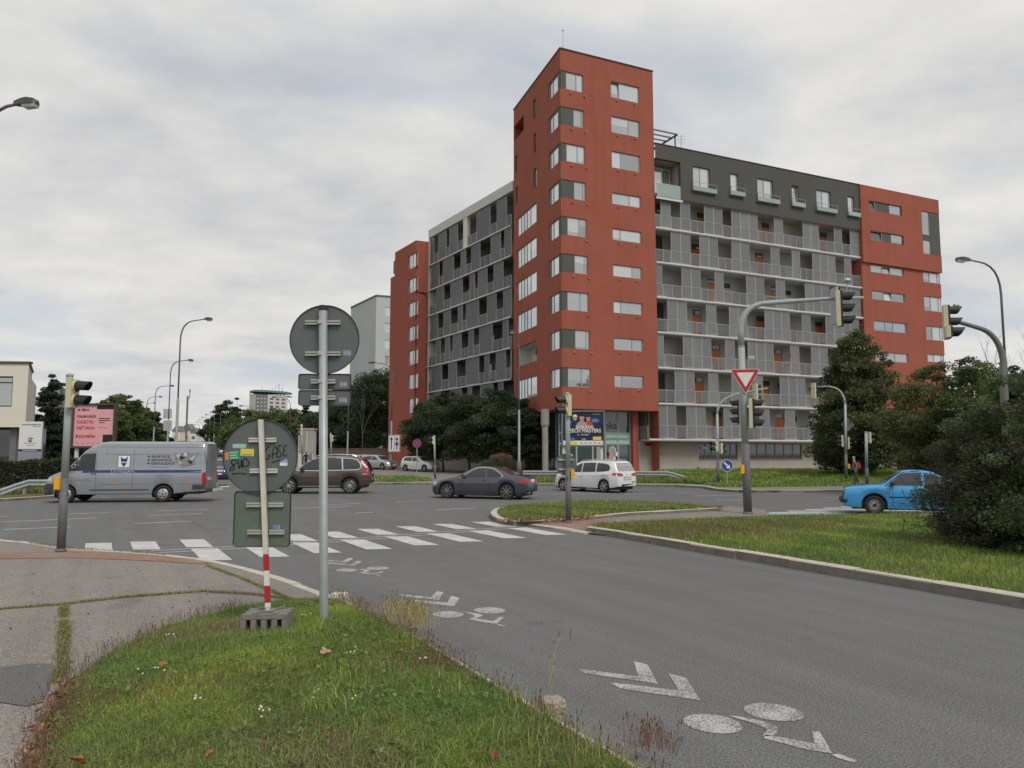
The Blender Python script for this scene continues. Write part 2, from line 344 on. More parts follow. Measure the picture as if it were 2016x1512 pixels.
# ------------------------------------------------------------------ mesh helpers
class MB:
    def __init__(s): s.v, s.f, s.m, s.mi = [], [], [], 0
    def add(s, vs, fs):
        o = len(s.v); s.v.extend([tuple(p) for p in vs])
        for f in fs: s.f.append(tuple(i + o for i in f)); s.m.append(s.mi)
        return s
    def box(s, x0, x1, y0, y1, z0, z1):
        return s.hexa([(x0, y0, z0), (x1, y0, z0), (x1, y1, z0), (x0, y1, z0)], [(x0, y0, z1), (x1, y0, z1), (x1, y1, z1), (x0, y1, z1)])
    def hexa(s, lo, hi):
        return s.add(list(lo) + list(hi), [(3, 2, 1, 0), (4, 5, 6, 7), (0, 1, 5, 4), (1, 2, 6, 5), (2, 3, 7, 6), (3, 0, 4, 7)])
    def obox(s, P, t0, t1, d0, d1, z0, z1):
        """box on a wall plane P=(O,u,n): along u, out along n, up"""
        q = [pl(P, t0, d1), pl(P, t1, d1), pl(P, t1, d0), pl(P, t0, d0)]
        return s.hexa([(a, b, z0) for a, b in q], [(a, b, z1) for a, b in q])
    def prism(s, poly, z0, z1):
        """upright prism over an outline; z may be given per corner by a function"""
        n = len(poly); z0f = z0 if callable(z0) else (lambda x, y: z0); z1f = z1 if callable(z1) else (lambda x, y: z1)
        a = sum(poly[i][0] * poly[(i + 1) % n][1] - poly[(i + 1) % n][0] * poly[i][1] for i in range(n))
        if a < 0: poly = poly[::-1]
        vs = [(p[0], p[1], z0f(p[0], p[1])) for p in poly] + [(p[0], p[1], z1f(p[0], p[1])) for p in poly]
        fs = [tuple(range(n, 2 * n))] + [(i, (i + 1) % n, n + (i + 1) % n, n + i) for i in range(n)]
        return s.add(vs, fs)
    def tube(s, pts, r, seg=8, cap=True):
        pts = [Vector(p) for p in pts]; n = len(pts)
        rs = r if isinstance(r, (list, tuple)) else [r] * n
        vs = []; ref = None
        for i, p in enumerate(pts):
            d = (pts[min(i + 1, n - 1)] - pts[max(i - 1, 0)]).normalized()
            if ref is None: ref = Vector((0, 0, 1)) if abs(d.z) < 0.9 else Vector((1, 0, 0))
            a = d.cross(ref).normalized(); b = d.cross(a).normalized(); ref = -b if False else ref
            for k in range(seg):
                t = 2 * math.pi * k / seg; vs.append(p + (a * math.cos(t) + b * math.sin(t)) * rs[i])
        fs = [(i * seg + k, i * seg + (k + 1) % seg, (i + 1) * seg + (k + 1) % seg, (i + 1) * seg + k) for i in range(n - 1) for k in range(seg)]
        if cap: fs += [tuple(range(seg - 1, -1, -1)), tuple(range((n - 1) * seg, n * seg))]
        return s.add(vs, fs)
    def lathe(s, prof, seg=24, axis='z', o=(0, 0, 0), close=True):
        """prof: (radius, height) pairs turned about an axis through o"""
        vs = []
        for r, h in prof:
            for k in range(seg):
                t = 2 * math.pi * k / seg; a, b = r * math.cos(t), r * math.sin(t)
                v = {'z': (a, b, h), 'y': (a, h, b), 'x': (h, a, b)}[axis]
                vs.append((v[0] + o[0], v[1] + o[1], v[2] + o[2]))
        n = len(prof)
        fs = [(i * seg + k, i * seg + (k + 1) % seg, (i + 1) * seg + (k + 1) % seg, (i + 1) * seg + k) for i in range(n - 1) for k in range(seg)]
        if close: fs += [tuple(range(seg - 1, -1, -1)), tuple(range((n - 1) * seg, n * seg))]
        return s.add(vs, fs)
    def plate(s, pts, n, th):
        """flat outline (3-D points) given thickness th along n"""
        n = Vector(n).normalized() * th; k = len(pts); pts = [Vector(p) for p in pts]
        return s.add([tuple(p) for p in pts] + [tuple(p + n) for p in pts], [tuple(range(k - 1, -1, -1)), tuple(range(k, 2 * k))] + [(i, (i + 1) % k, k + (i + 1) % k, k + i) for i in range(k)])
    def ribbon(s, pts2, w, frame, off):
        """brush stroke of width w along 2-D points, laid on frame=(O,ux,uy,n)"""
        pts = [Vector((a, b)) for a, b in pts2]
        L, R = [], []
        for i, p in enumerate(pts):
            d = (pts[min(i + 1, len(pts) - 1)] - pts[max(i - 1, 0)]); d = d.normalized() if d.length > 1e-9 else Vector((1, 0)); q = Vector((-d.y, d.x)) * w / 2
            L.append(p + q); R.append(p - q)
        O, ux, uy, n = frame
        g = lambda p: tuple(Vector(O) + Vector(ux) * p.x + Vector(uy) * p.y + Vector(n) * off)
        k = len(pts)
        return s.add([g(p) for p in L] + [g(p) for p in R], [(i, k + i, k + i + 1, i + 1) for i in range(k - 1)])
    def flat(s, data, frame, off):
        """2-D (verts, faces) laid on frame=(O,ux,uy,n)"""
        O, ux, uy, n = [Vector(q) for q in frame]
        return s.add([tuple(O + ux * a + uy * b + n * off) for a, b in data[0]], data[1])
    def mesh(s, name, mats, smooth=False):
        me = bpy.data.meshes.new(name); me.from_pydata(s.v, [], s.f)
        for mm in (mats if isinstance(mats, (list, tuple)) else [mats]): me.materials.append(MATS[mm])
        if any(s.m): me.polygons.foreach_set('material_index', s.m)
        if smooth: me.polygons.foreach_set('use_smooth', [True] * len(me.polygons))
        me.update(); return me
    def build(s, name, mats, parent=None, smooth=False, world=False, bevel=0, fix=False):
        me = s.mesh(name, mats, smooth)
        if bevel or fix:
            bm = bmesh.new(); bm.from_mesh(me)
            if fix: bmesh.ops.recalc_face_normals(bm, faces=bm.faces)
            if bevel: bmesh.ops.bevel(bm, geom=[e for e in bm.edges if len(e.link_faces) == 2 and e.calc_face_angle(0) > 0.5], offset=bevel, segments=2, affect='EDGES', clamp_overlap=True)
            bm.to_mesh(me); bm.free()
        return link(name, me, parent, world)
def pl(P, t, d): O, u, n = P; return (O[0] + u[0] * t + n[0] * d, O[1] + u[1] * t + n[1] * d)
def link(name, me, parent=None, world=False):
    o = bpy.data.objects.new(name, me); COL.objects.link(o)
    if parent is not None:
        o.parent = parent
        if world: o.matrix_parent_inverse = parent_world(parent).inverted()
    return o
def parent_world(o):
    m = Matrix.LocRotScale(o.location, o.rotation_euler, o.scale)
    if o.parent: m = parent_world(o.parent) @ o.matrix_parent_inverse @ m
    return m
def tag(o, label=None, cat=None, group=None, kind=None):
    if label: o['label'] = label
    if cat: o['category'] = cat
    if group: o['group'] = group
    if kind: o['kind'] = kind
    return o
def empty(name, loc, rz=0.0, label=None, cat=None, group=None):
    o = bpy.data.objects.new(name, None); COL.objects.link(o); o.empty_display_size = 0.3
    o.location = loc; o.rotation_euler = (0, 0, rz)
    return tag(o, label, cat, group)
def copy_tree(o, parent=None):
    c = o.copy(); COL.objects.link(c)
    if parent is not None: c.parent = parent
    for ch in list(o.children): copy_tree(ch, c)
    return c
_tx = {}
def text2d(s, size, align='LEFT', bold=0.0, sx=1.0):
    """lettering as flat 2-D (verts, faces), baseline at 0"""
    cu = bpy.data.curves.new('t', 'FONT'); cu.body = s; cu.size = size; cu.align_x = align; cu.fill_mode = 'FRONT'; cu.offset = bold; cu.resolution_u = 3
    o = bpy.data.objects.new('t', cu); COL.objects.link(o)
    dg = bpy.context.evaluated_depsgraph_get()
    me = bpy.data.meshes.new_from_object(o.evaluated_get(dg))
    vs = [(v.co.x * sx, v.co.y) for v in me.vertices]; fs = [tuple(p.vertices) for p in me.polygons]
    bpy.data.objects.remove(o); bpy.data.curves.remove(cu); bpy.data.meshes.remove(me)
    return vs, fs
def shift(d, x, y): return [(a + x, b + y) for a, b in d[0]], d[1]
def rect2(x0, y0, x1, y1): return [(x0, y0), (x1, y0), (x1, y1), (x0, y1)], [(0, 1, 2, 3)]
def ell2(cx, cy, rx, ry, n=20, a0=0, a1=2 * math.pi): return [(cx + rx * math.cos(a0 + (a1 - a0) * k / n), cy + ry * math.sin(a0 + (a1 - a0) * k / n)) for k in range(n if a1 - a0 > 6.2 else n + 1)], [tuple(range(n if a1 - a0 > 6.2 else n + 1))]
def poly2(pts): return list(pts), [tuple(range(len(pts)))]
# ================================================================== the ground
def sheet(name, poly, z, m, step=None, label=None, parent=None):
    """a level or land-following sheet over an outline of (x, y)"""
    bm = bmesh.new(); vs = [bm.verts.new((p[0], p[1], 0)) for p in poly]
    f = bm.faces.new(vs)
    if f.normal.z < 0 or sum(poly[i][0] * poly[(i + 1) % len(poly)][1] - poly[(i + 1) % len(poly)][0] * poly[i][1] for i in range(len(poly))) < 0: f.normal_flip()
    if step:
        for ax in (0, 1):
            lo, hi = min(p[ax] for p in poly), max(p[ax] for p in poly); k = math.ceil(lo / step) * step
            while k < hi:
                no = (1, 0, 0) if ax == 0 else (0, 1, 0)
                bmesh.ops.bisect_plane(bm, geom=bm.verts[:] + bm.edges[:] + bm.faces[:], plane_co=(k, k, 0), plane_no=no); k += step
    bmesh.ops.triangulate(bm, faces=bm.faces[:])
    for v in bm.verts: v.co.z = z(v.co.x, v.co.y) if callable(z) else z
    me = bpy.data.meshes.new(name); bm.to_mesh(me); bm.free(); me.materials.append(MATS[m])
    o = link(name, me, parent, world=parent is not None)
    if parent is None: tag(o, label, kind='structure')
    return o
def walk(pts, step):
    """points every step metres along a polyline"""
    out = [Vector(pts[0][:2])]; need = step
    for a, b in zip(pts[:-1], pts[1:]):
        a, b = Vector(a[:2]), Vector(b[:2]); d = (b - a).length; pos = 0
        while d - pos >= need:
            pos += need; out.append(a + (b - a) * (pos / d)); need = step
        need -= d - pos
    return out
def smooth(pts, n=2):
    pts = [Vector(p[:2]) for p in pts]
    for _ in range(n):
        q = [pts[0]]
        for a, b in zip(pts[:-1], pts[1:]): q += [a * 0.75 + b * 0.25, a * 0.25 + b * 0.75]
        pts = q + [pts[-1]]
    return pts
def kerb(parent, pts, inner, h, w=0.17, L=1.0, m='kerb_stone', base=-0.05, hf=None, rng=random.Random(3)):
    """kerb stones laid end to end; inner = +1 when the raised side lies to the left of the line"""
    P = walk(pts, L); e_ = Vector(pts[-1][:2])
    if (e_ - P[-1]).length > 0.12: P.append(e_)
    h_face = not callable(h) and h > 0.1
    for a, b in zip(P[:-1], P[1:]):
        d = (b - a).normalized(); n = Vector((-d.y, d.x)) * inner
        a2, b2 = a + d * 0.008, b - d * 0.008
        j = rng.uniform(-0.012, 0.012); k = rng.uniform(-0.008, 0.008); z = h(a.x, a.y) if callable(h) else h
        ch = 0.018
        lo = [a2 + n * j, b2 + n * j, b2 + n * w, a2 + n * w]; hi = [a2 + n * (j + ch), b2 + n * (j + ch), b2 + n * w, a2 + n * w]
        b_ = MB()
        lov = [(p.x, p.y, base + (H(p.x, p.y) if hf else 0)) for p in lo]
        mid = [(p.x, p.y, z + k - ch) for p in lo]; hiv = [(p.x, p.y, z + k) for p in hi]
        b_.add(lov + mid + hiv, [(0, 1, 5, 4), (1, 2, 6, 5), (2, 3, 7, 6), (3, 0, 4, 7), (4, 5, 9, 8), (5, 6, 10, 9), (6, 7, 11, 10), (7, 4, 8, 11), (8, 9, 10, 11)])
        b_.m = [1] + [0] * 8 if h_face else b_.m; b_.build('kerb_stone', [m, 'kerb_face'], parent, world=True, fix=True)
def pxl(pts, z): return [gnd(a, b, z) for a, b in pts]
def inset(line, d):
    """line moved d metres to its left"""
    out = []
    for i, p in enumerate(line):
        a, b = Vector(line[max(i - 1, 0)][:2]), Vector(line[min(i + 1, len(line) - 1)][:2]); t = (b - a).normalized()
        out.append(Vector(p[:2]) + Vector((-t.y, t.x)) * d)
    return out

# the land, out to the horizon
def land():
    xs = np.concatenate([np.linspace(-2600, -320, 10), np.linspace(-300, 140, 56), np.linspace(180, 2600, 10)])
    ys = np.concatenate([np.linspace(-400, -30, 4), np.linspace(-10, 560, 72), np.linspace(620, 4200, 10)])
    vs = [(x, y, H(x, y) - 0.07) for y in ys for x in xs]; nx = len(xs)
    fs = [(j * nx + i, j * nx + i + 1, (j + 1) * nx + i + 1, (j + 1) * nx + i) for j in range(len(ys) - 1) for i in range(nx - 1)]
    b = MB(); b.add(vs, fs); tag(b.build('ground', 'turf', smooth=True), 'flat green land reaching to the horizon', kind='structure')
land()

road = sheet('road', [(-130, -9), (130, -9), (130, 60), (-130, 60)], 0.0, 'asphalt')
tag(road, 'grey asphalt of the wide crossing')
BD = Vector((-0.395, 0.919)); BN = Vector((0.919, 0.395))      # boulevard: along, to its right
BL0, BR0 = Vector(gnd(300, 955)[:2]), Vector(gnd(645, 949)[:2])
strip = []
pl_, pr_ = BL0 - BD * 3, BR0 - BD * 3
n_ = 60
for i in range(n_): p = pl_ + BD * (i / (n_ - 1)) ** 1.6 * 620; strip.append((p, p + BN * 10.6))
b = MB()
for p, q in strip: b.v += [(p.x, p.y, H(p.x, p.y) + 0.004), (q.x, q.y, H(q.x, q.y) + 0.004)]
b.f = [(2 * i, 2 * i + 1, 2 * i + 3, 2 * i + 2) for i in range(n_ - 1)]; b.m = [0] * len(b.f)
tag(b.build('boulevard', 'asphalt'), 'asphalt boulevard running uphill into the distance', kind='structure')

# near corner: low pavement with its kerb, the grassed triangle the camera stands on
ZP = 0.08
K1 = smooth(pxl([(-420, 1046), (-150, 1052), (0, 1060), (60, 1067), (130, 1079), (230, 1084), (330, 1090), (430, 1103), (540, 1131), (620, 1157), (690, 1184), (760, 1218), (840, 1262), (960, 1333), (1060, 1392), (1180, 1462), (1280, 1520), (1500, 1650), (1900, 1900)], ZP), 2)
pav = sheet('pavement', [p for p in inset(K1, -0.15)] + [Vector((3.2, -2)), Vector((3.2, -8)), Vector((-40, -8)), Vector((-40, 20))], ZP - 0.006, 'path_asphalt')
tag(pav, 'low asphalt pavement corner in the left foreground')
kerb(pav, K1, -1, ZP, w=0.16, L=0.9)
# brick band along the crossing
sheet('brick_band', pxl([(-60, 1088), (150, 1086), (260, 1090), (330, 1095), (420, 1108), (392, 1110), (280, 1103), (150, 1098), (-60, 1101)], ZP), ZP + 0.001, 'brick_paving', parent=pav)
sheet('asphalt_patch', pxl([(-40, 1318), (60, 1306), (104, 1306), (106, 1330), (84, 1382), (50, 1390), (-40, 1376)], ZP), ZP + 0.0005, 'patch_asphalt', parent=pav)
GR = pxl([(688, 1190), (640, 1178), (560, 1184), (480, 1195), (380, 1220), (300, 1247), (220, 1286), (150, 1338), (105, 1400), (80, 1470), (60, 1540), (20, 1700), (-200, 2600)], ZP)
K1i = inset(K1, -0.16)
GRright = [p for p in K1i if (p - Vector(GR[0][:2])).length > 0.02 and p.y < GR[0].y + 0.02]
GRpoly = [Vector(p[:2]) for p in GR] + [Vector((GR[-1].x, -3)), Vector((2.7, -3))] + GRright[::-1]
def zmound(x, y):
    e = min((Vector((x, y)) - Vector(p[:2])).length for p in GR)
    return ZP + 0.002 + min(e, 1.0) * 0.07
verge = sheet('grass_verge', GRpoly, zmound, 'turf', step=0.5)
tag(verge, 'triangular grassed verge in the foreground')

# long grassed island on the right
ZI = 0.15
I1 = smooth(pxl([(1152, 1037), (1230, 1048), (1300, 1060), (1480, 1089), (1690, 1122), (2016, 1174), (2250, 1215)], ZI), 1)
I1b = pxl([(2250, 1010), (2016, 1011), (1700, 1012), (1500, 1016), (1330, 1022), (1200, 1029), (1165, 1032)], ZI)
island = sheet('traffic_island', [Vector(p[:2]) for p in I1] + [Vector(p[:2]) for p in I1b], ZI - 0.01, 'turf', step=1.0)
tag(island, 'long grassed island behind a stone kerb on the right')
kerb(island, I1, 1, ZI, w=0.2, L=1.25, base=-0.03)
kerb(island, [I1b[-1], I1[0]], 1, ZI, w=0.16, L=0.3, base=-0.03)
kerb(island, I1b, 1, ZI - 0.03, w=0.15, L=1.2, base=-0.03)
# round-nosed island
ZJ = 0.13
J0 = smooth(pxl([(1245, 1009), (1067, 1025), (1030, 1027), (993, 1025), (972, 1018), (963, 1009), (972, 1001), (992, 996), (1060, 990), (1200, 986), (1330, 990), (1437, 999), (1400, 1001), (1245, 1009)], ZJ), 2)
nose = sheet('round_nosed_island', [p for p in J0[:-1]], ZJ - 0.01, 'turf', step=1.0)
tag(nose, 'small grassed island with a rounded pale kerb nose')
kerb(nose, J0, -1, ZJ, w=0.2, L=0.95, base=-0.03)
# refuge between the islands
ZR = 0.04
ref = sheet('refuge', [Vector(p[:2]) for p in pxl([(1000, 1027), (1060, 1016), (1245, 1001), (1437, 996), (1510, 1003)], ZR)] + [Vector(p[:2]) + Vector((0, -0.4)) for p in I1b[3:]] + [Vector(gnd(1190, 1052, ZR)[:2]), Vector(gnd(1152, 1048, ZR)[:2])], ZR, 'path_asphalt')
tag(ref, 'paved refuge between the two grassed islands')
sheet('brick_band', [Vector(p[:2]) for p in pxl([(1010, 1027), (1090, 1022), (1215, 1023), (1160, 1031), (1148, 1044)], ZR)], ZR + 0.004, 'brick_paving', parent=ref)
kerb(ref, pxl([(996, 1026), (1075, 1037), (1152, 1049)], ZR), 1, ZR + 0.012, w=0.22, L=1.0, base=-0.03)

# far side: pavement and grass bank before the apartment building
ZF = 0.13
F1 = smooth(pxl([(645, 949), (740, 951), (900, 949), (1035, 952), (1200, 953), (1380, 955), (1405, 962), (1480, 966), (1670, 964), (2300, 962)], ZF), 1)
def zfar(x, y): return H(x, y) + ZF
FPp = [p for p in F1] + [Vector((120, 60)), Vector((120, 160)), Vector((-34, 160))] + [BR0 + BD * k for k in (90, 60, 40, 20, 10)]
far = sheet('far_pavement', FPp, lambda x, y: zfar(x, y), 'path_asphalt', step=8)
tag(far, 'pavement across the road before the apartment building')
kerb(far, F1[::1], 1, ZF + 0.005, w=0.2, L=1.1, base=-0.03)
# left far side: lawn with hedge
Z2 = 0.1
L1 = smooth(pxl([(-420, 993), (-100, 986), (0, 983), (90, 977), (200, 968), (270, 960)], Z2) + [Vector((*(BL0), 0)), Vector((*(BL0 + BD * 6), 0))], 2)
lawnp = [p for p in L1] + [BL0 + BD * k for k in (20, 50, 110, 240, 420)] + [Vector((-420, 420)), Vector((-420, 20)), Vector((-90, 26))]
lawn = sheet('left_lawn', lawnp, lambda x, y: H(x, y) + Z2, 'turf', step=12)
tag(lawn, 'grassy land on the left of the boulevard')
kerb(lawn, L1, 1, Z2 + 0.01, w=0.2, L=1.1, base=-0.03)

# ------------------------------------------------------------------ painted markings
def decal_obj(name, polys, m, z, parent):
    b = MB()
    for poly in polys:
        a = sum(poly[i][0] * poly[(i + 1) % len(poly)][1] - poly[(i + 1) % len(poly)][0] * poly[i][1] for i in range(len(poly)))
        if a < 0: poly = poly[::-1]
        b.add([(p[0], p[1], z) for p in poly], [tuple(range(len(poly)))])
    return b.build(name, m, parent, world=parent is not None)
for q in ([(350, 1012), (385, 1030), (425, 1052)], [(480, 1040), (560, 1034), (700, 1022)]):
    p_ = smooth(pxl(q, 0), 2); b = MB(); r_ = random.Random(len(q) + int(q[0][0]))
    for p in p_: w = 0.012 + r_.uniform(0, 0.014); j = r_.uniform(-0.03, 0.03); b.v += [(p.x, p.y - w + j, 0.003), (p.x, p.y + w + j, 0.003)]
    b.f = [(2 * i, 2 * i + 2, 2 * i + 3, 2 * i + 1) for i in range(len(p_) - 1)]; b.m = [0] * len(b.f); b.build('road_seam', 'patch_asphalt', road, world=True)
SD = Vector((0.48, -0.877)); SW = Vector((0.99, 0.14)).normalized()
cw = empty('zebra_crossing', gnd(660, 1060), 0, 'white zebra crossing of two staggered rows of bars'); cw['kind'] = 'structure'
def bar(px, py, L, wd, parent, sd=SD, sw=SW, m='road_paint'):
    c = gnd(px, py); c = Vector(c[:2]); a, q = sd * L / 2, sw * wd / 2
    decal_obj('crossing_bar', [[c - a - q, c - a + q, c + a + q, c + a - q]], m, 0.004, parent)
for px, py in [(414, 1091), (522, 1085), (621, 1078), (718, 1071.5), (808, 1064.5), (893, 1058), (976, 1052), (1055, 1046)]: bar(px, py, 1.9, 0.52, cw)
for px, py in [(194, 1077), (285, 1074), (385, 1069.5), (490, 1064), (585, 1058.5), (664, 1053), (743, 1047), (820, 1041.5), (894, 1036.5), (970, 1032)]: bar(px, py, 1.55, 0.52, cw)
for dy in (0, 4.5):
    ln = pxl([(296, 1085 + dy), (480, 1075 + dy), (690, 1061 + dy * 0.9), (860, 1048 + dy * 0.8), (1040, 1035 + dy * 0.7)], 0)
    b = MB(); w = 0.035
    for p in ln: b.v += [(p.x, p.y - w, 0.005), (p.x, p.y + w, 0.005)]
    b.f = [(2 * i, 2 * i + 2, 2 * i + 3, 2 * i + 1) for i in range(4)]; b.m = [0] * 4
    b.build('guide_line', 'slab_concrete', cw, world=True)
cw2 = empty('zebra_crossing', gnd(1590, 1006), 0, 'white zebra crossing in front of the blue car'); cw2['kind'] = 'structure'
for k in range(6):
    y_ = 1012.2 - 2.9 * k; a_, c_ = Vector(gnd(1478 + 36 * k, y_)[:2]), Vector(gnd(1850 + 14 * k, y_ - 1.5)[:2]); d_ = Vector((0, 0.19))
    decal_obj('crossing_bar', [[a_ - d_, c_ - d_, c_ + d_, a_ + d_]], 'road_paint', 0.004, cw2)
cw3 = empty('zebra_crossing', gnd(420, 960), 0, 'distant zebra crossing across the mouth of the boulevard'); cw3['kind'] = 'structure'
for k in range(9): bar(345 + k * 32, 958.5 - k * 0.6, 3.2, 0.5, cw3, sd=-BD, sw=BN)
lm = empty('lane_lines', gnd(300, 1020), 0, 'thin white broken lane lines across the junction'); lm['kind'] = 'structure'
def dash(x0, y0, x1, y1, w=0.11):
    a, c = Vector(gnd(x0, y0)[:2]), Vector(gnd(x1, y1)[:2]); d = (c - a).normalized(); n = Vector((-d.y, d.x)) * w / 2
    decal_obj('lane_dash', [[a - n, c - n, c + n, a + n]], 'road_paint', 0.004, lm)
for q in [(0, 1027.5, 189, 1020), (8, 1042.6, 140, 1037.5), (134, 1012, 217, 1009), (-40, 1018, 15, 1016.5), (265, 1031, 379, 1026), (292, 1014.7, 400, 1011.3), (310, 1006, 410, 1003), (645, 994, 709, 991.5), (575, 1001, 690, 997), (779, 988, 834, 986), (380, 987, 447, 985.5), (856, 1004, 939, 1000), (1000, 975, 1045, 974), (1230, 973, 1290, 972), (1328, 970, 1372, 969.3), (1366, 976.5, 1460, 974.5), (1407, 985, 1462, 983.8), (1510, 972, 1590, 970), (1620, 980, 1690, 979), (700, 1010, 735, 1008.5), (470, 1012, 560, 1008), (1090, 972.8, 1180, 971)]: dash(*q)
# cycle lane pictograms, worn
def zz(x, y): return (1100 + x / 2.2009, 1200 + y / 2.2009)
CH1 = [(85, 262), (120, 262), (345, 292), (325, 225), (385, 240), (430, 325), (395, 318), (110, 278)]
CH2 = [(225, 320), (265, 322), (520, 352), (475, 277), (555, 300), (612, 395), (575, 390), (270, 345)]
FR1 = [(735, 462), (775, 464), (885, 486), (945, 508), (950, 540), (915, 552), (885, 548), (905, 522), (860, 500)]
FR2 = [(893, 545), (950, 552), (1110, 585), (1098, 530), (1130, 530), (1186, 626), (1085, 612), (890, 560)]
FR3 = [(1180, 632), (1210, 627), (1295, 655), (1280, 665), (1215, 648)]
def elp(cx, cy, rx, ry, tilt=0.12, n=22): return [(cx + rx * math.cos(2 * math.pi * k / n), cy + ry * math.sin(2 * math.pi * k / n) + tilt * rx * math.cos(2 * math.pi * k / n)) for k in range(n)]
SYM = [CH1, CH2, elp(668, 497, 128, 40), elp(932, 447, 132, 36), FR1, FR2, FR3]
SYM = [[Vector(gnd(*zz(*p))[:2]) for p in s_] for s_ in SYM]
for k, (off, lab, scq) in enumerate([((0, 0), 'nearest worn white bicycle pictogram with double chevron on the road', 1.0), ((-2.13, 3.55), 'middle worn white bicycle pictogram on the road beside the verge', 0.95), ((-4.05, 6.9), 'farthest worn white bicycle pictogram near the zebra crossing', 0.92)]):
    e = empty('bicycle_marking', (SYM[0][0].x + off[0], SYM[0][0].y + off[1], 0), 0, lab, 'road marking', 'bicycle pictograms along the cycle lane')
    o0 = SYM[0][0]
    for s_, nm in zip(SYM, ['chevron', 'chevron', 'wheel', 'wheel', 'bicycle_frame', 'bicycle_frame', 'bicycle_frame']):
        decal_obj(nm, [[o0 + (p - o0) * scq + Vector(off) for p in s_]], 'worn_paint', 0.004, e)
# ================================================================== the apartment building
UR = Vector((0.911, 0.413)).normalized(); NR = Vector((UR.y, -UR.x))
UL = Vector((-0.3206, 0.947)).normalized(); NL = Vector((-UL.y, UL.x))
UW = Vector((-0.5208, 0.8537)).normalized(); NW = Vector((-UW.y, UW.x))
C0 = Vector((3.88, 58.0))
PR = (C0, UR, NR); PT = (C0, UL, NL)
TR, TL = 8.97, 11.6
R0 = C0 + UR * TR; LC = C0 + UL * TL
BZ = 0.35                                       # floor of the site
TOPZ = face(1097.5, 102, C0, UL)[1]; BOTZ = face(1105, 803.7, C0, UR)[1]
bld = empty('apartment_building', (C0.x, C0.y, BZ), 0, 'large L-shaped apartment building with red corner tower and grey balcony wings', 'building')

def wall(name, P, t0, t1, z0, z1, holes, m, parent=bld, depth=0.22, reveal=None):
    """wall with rectangular openings (t0,t1,z0,z1), each with its reveal"""
    ts = sorted({t0, t1} | {min(max(h[i], t0), t1) for h in holes for i in (0, 1)}); zs = sorted({z0, z1} | {min(max(h[i], z0), z1) for h in holes for i in (2, 3)})
    b = MB(); q = lambda t, z, d=0.0: (*pl(P, t, d), z)
    for a, c in zip(ts[:-1], ts[1:]):
        run = None
        for e, f in list(zip(zs[:-1], zs[1:])) + [(None, None)]:
            solid = e is not None and not any(h[0] - 1e-6 < (a + c) / 2 < h[1] + 1e-6 and h[2] - 1e-6 < (e + f) / 2 < h[3] + 1e-6 for h in holes)
            if solid and run is None: run = e
            if not solid and run is not None:
                zt = e if e is not None else z1
                b.add([q(a, run), q(c, run), q(c, zt), q(a, zt)], [(0, 1, 2, 3)]); run = None
            last = f
    for h in holes:
        a, c, e, f = h[:4]; D = -depth
        b.add([q(a, e), q(c, e), q(c, e, D), q(a, e, D)], [(0, 1, 2, 3)]); b.add([q(a, f), q(c, f), q(c, f, D), q(a, f, D)], [(0, 1, 2, 3)])
        if a > t0 + 1e-5: b.add([q(a, e), q(a, f), q(a, f, D), q(a, e, D)], [(0, 1, 2, 3)])
        if c < t1 - 1e-5: b.add([q(c, e), q(c, f), q(c, f, D), q(c, e, D)], [(0, 1, 2, 3)])
    return b.build(name, m, parent, world=True)
def window(P, t0, t1, z0, z1, splits=(), d=-0.16, fr='white_frame', gl='window_glass', parent=bld, fw=0.055, sill=None, tilt=None, name='window', edge=True):
    """frame bars with a pane in each light; tilt = index of a light that stands ajar"""
    b = MB(); th = 0.07
    if edge:
        b.obox(P, t0, t1, d, d + th, z0, z0 + fw); b.obox(P, t0, t1, d, d + th, z1 - fw, z1)
        b.obox(P, t0, t0 + fw, d, d + th - 0.004, z0 + fw, z1 - fw); b.obox(P, t1 - fw, t1, d, d + th - 0.004, z0 + fw, z1 - fw)
    xs = [t0] + [t0 + (t1 - t0) * s for s in splits] + [t1]
    for x in xs[1:-1]: b.obox(P, x - fw * 0.7, x + fw * 0.7, d, d + th - 0.004, z0 + fw, z1 - fw)
    w = b.build(name, fr, parent, world=True)
    if sill:
        s = MB(); s.obox(P, t0 - 0.06, t1 + 0.06, -0.02, 0.06, z0 - 0.05, z0 - 0.01); s.build('sill', sill, w, world=True)
    for k, (a, c) in enumerate(zip(xs[:-1], xs[1:])):
        g = gl[k % len(gl)] if isinstance(gl, (list, tuple)) else gl
        b = MB(); q = lambda t, z, dd: (*pl(P, t, dd), z)
        o = 0.0 if tilt != k else 0.13
        b.hexa([q(a, z0, d + 0.02), q(c, z0, d + 0.02), q(c, z0, d + 0.03), q(a, z0, d + 0.03)], [q(a, z1, d + 0.02 - o), q(c, z1, d + 0.02 - o), q(c, z1, d + 0.03 - o), q(a, z1, d + 0.03 - o)])
        b.build('pane', g, w, world=True)
    return w
def fz(px, py, P): return face(px, py, P[0], P[1])

# --- tower, right face
rowt = [133.4, 204.5, 276.6, 350, 423, 496.6, 571, 645.4, 722]; rowb = [171.8, 243.6, 315.3, 389.7, 463.5, 537, 610.7, 684.7, 760.4]
ROW = [(fz(1101, b_, PR)[1], fz(1101, a_, PR)[1]) for a_, b_ in zip(rowt, rowb)]
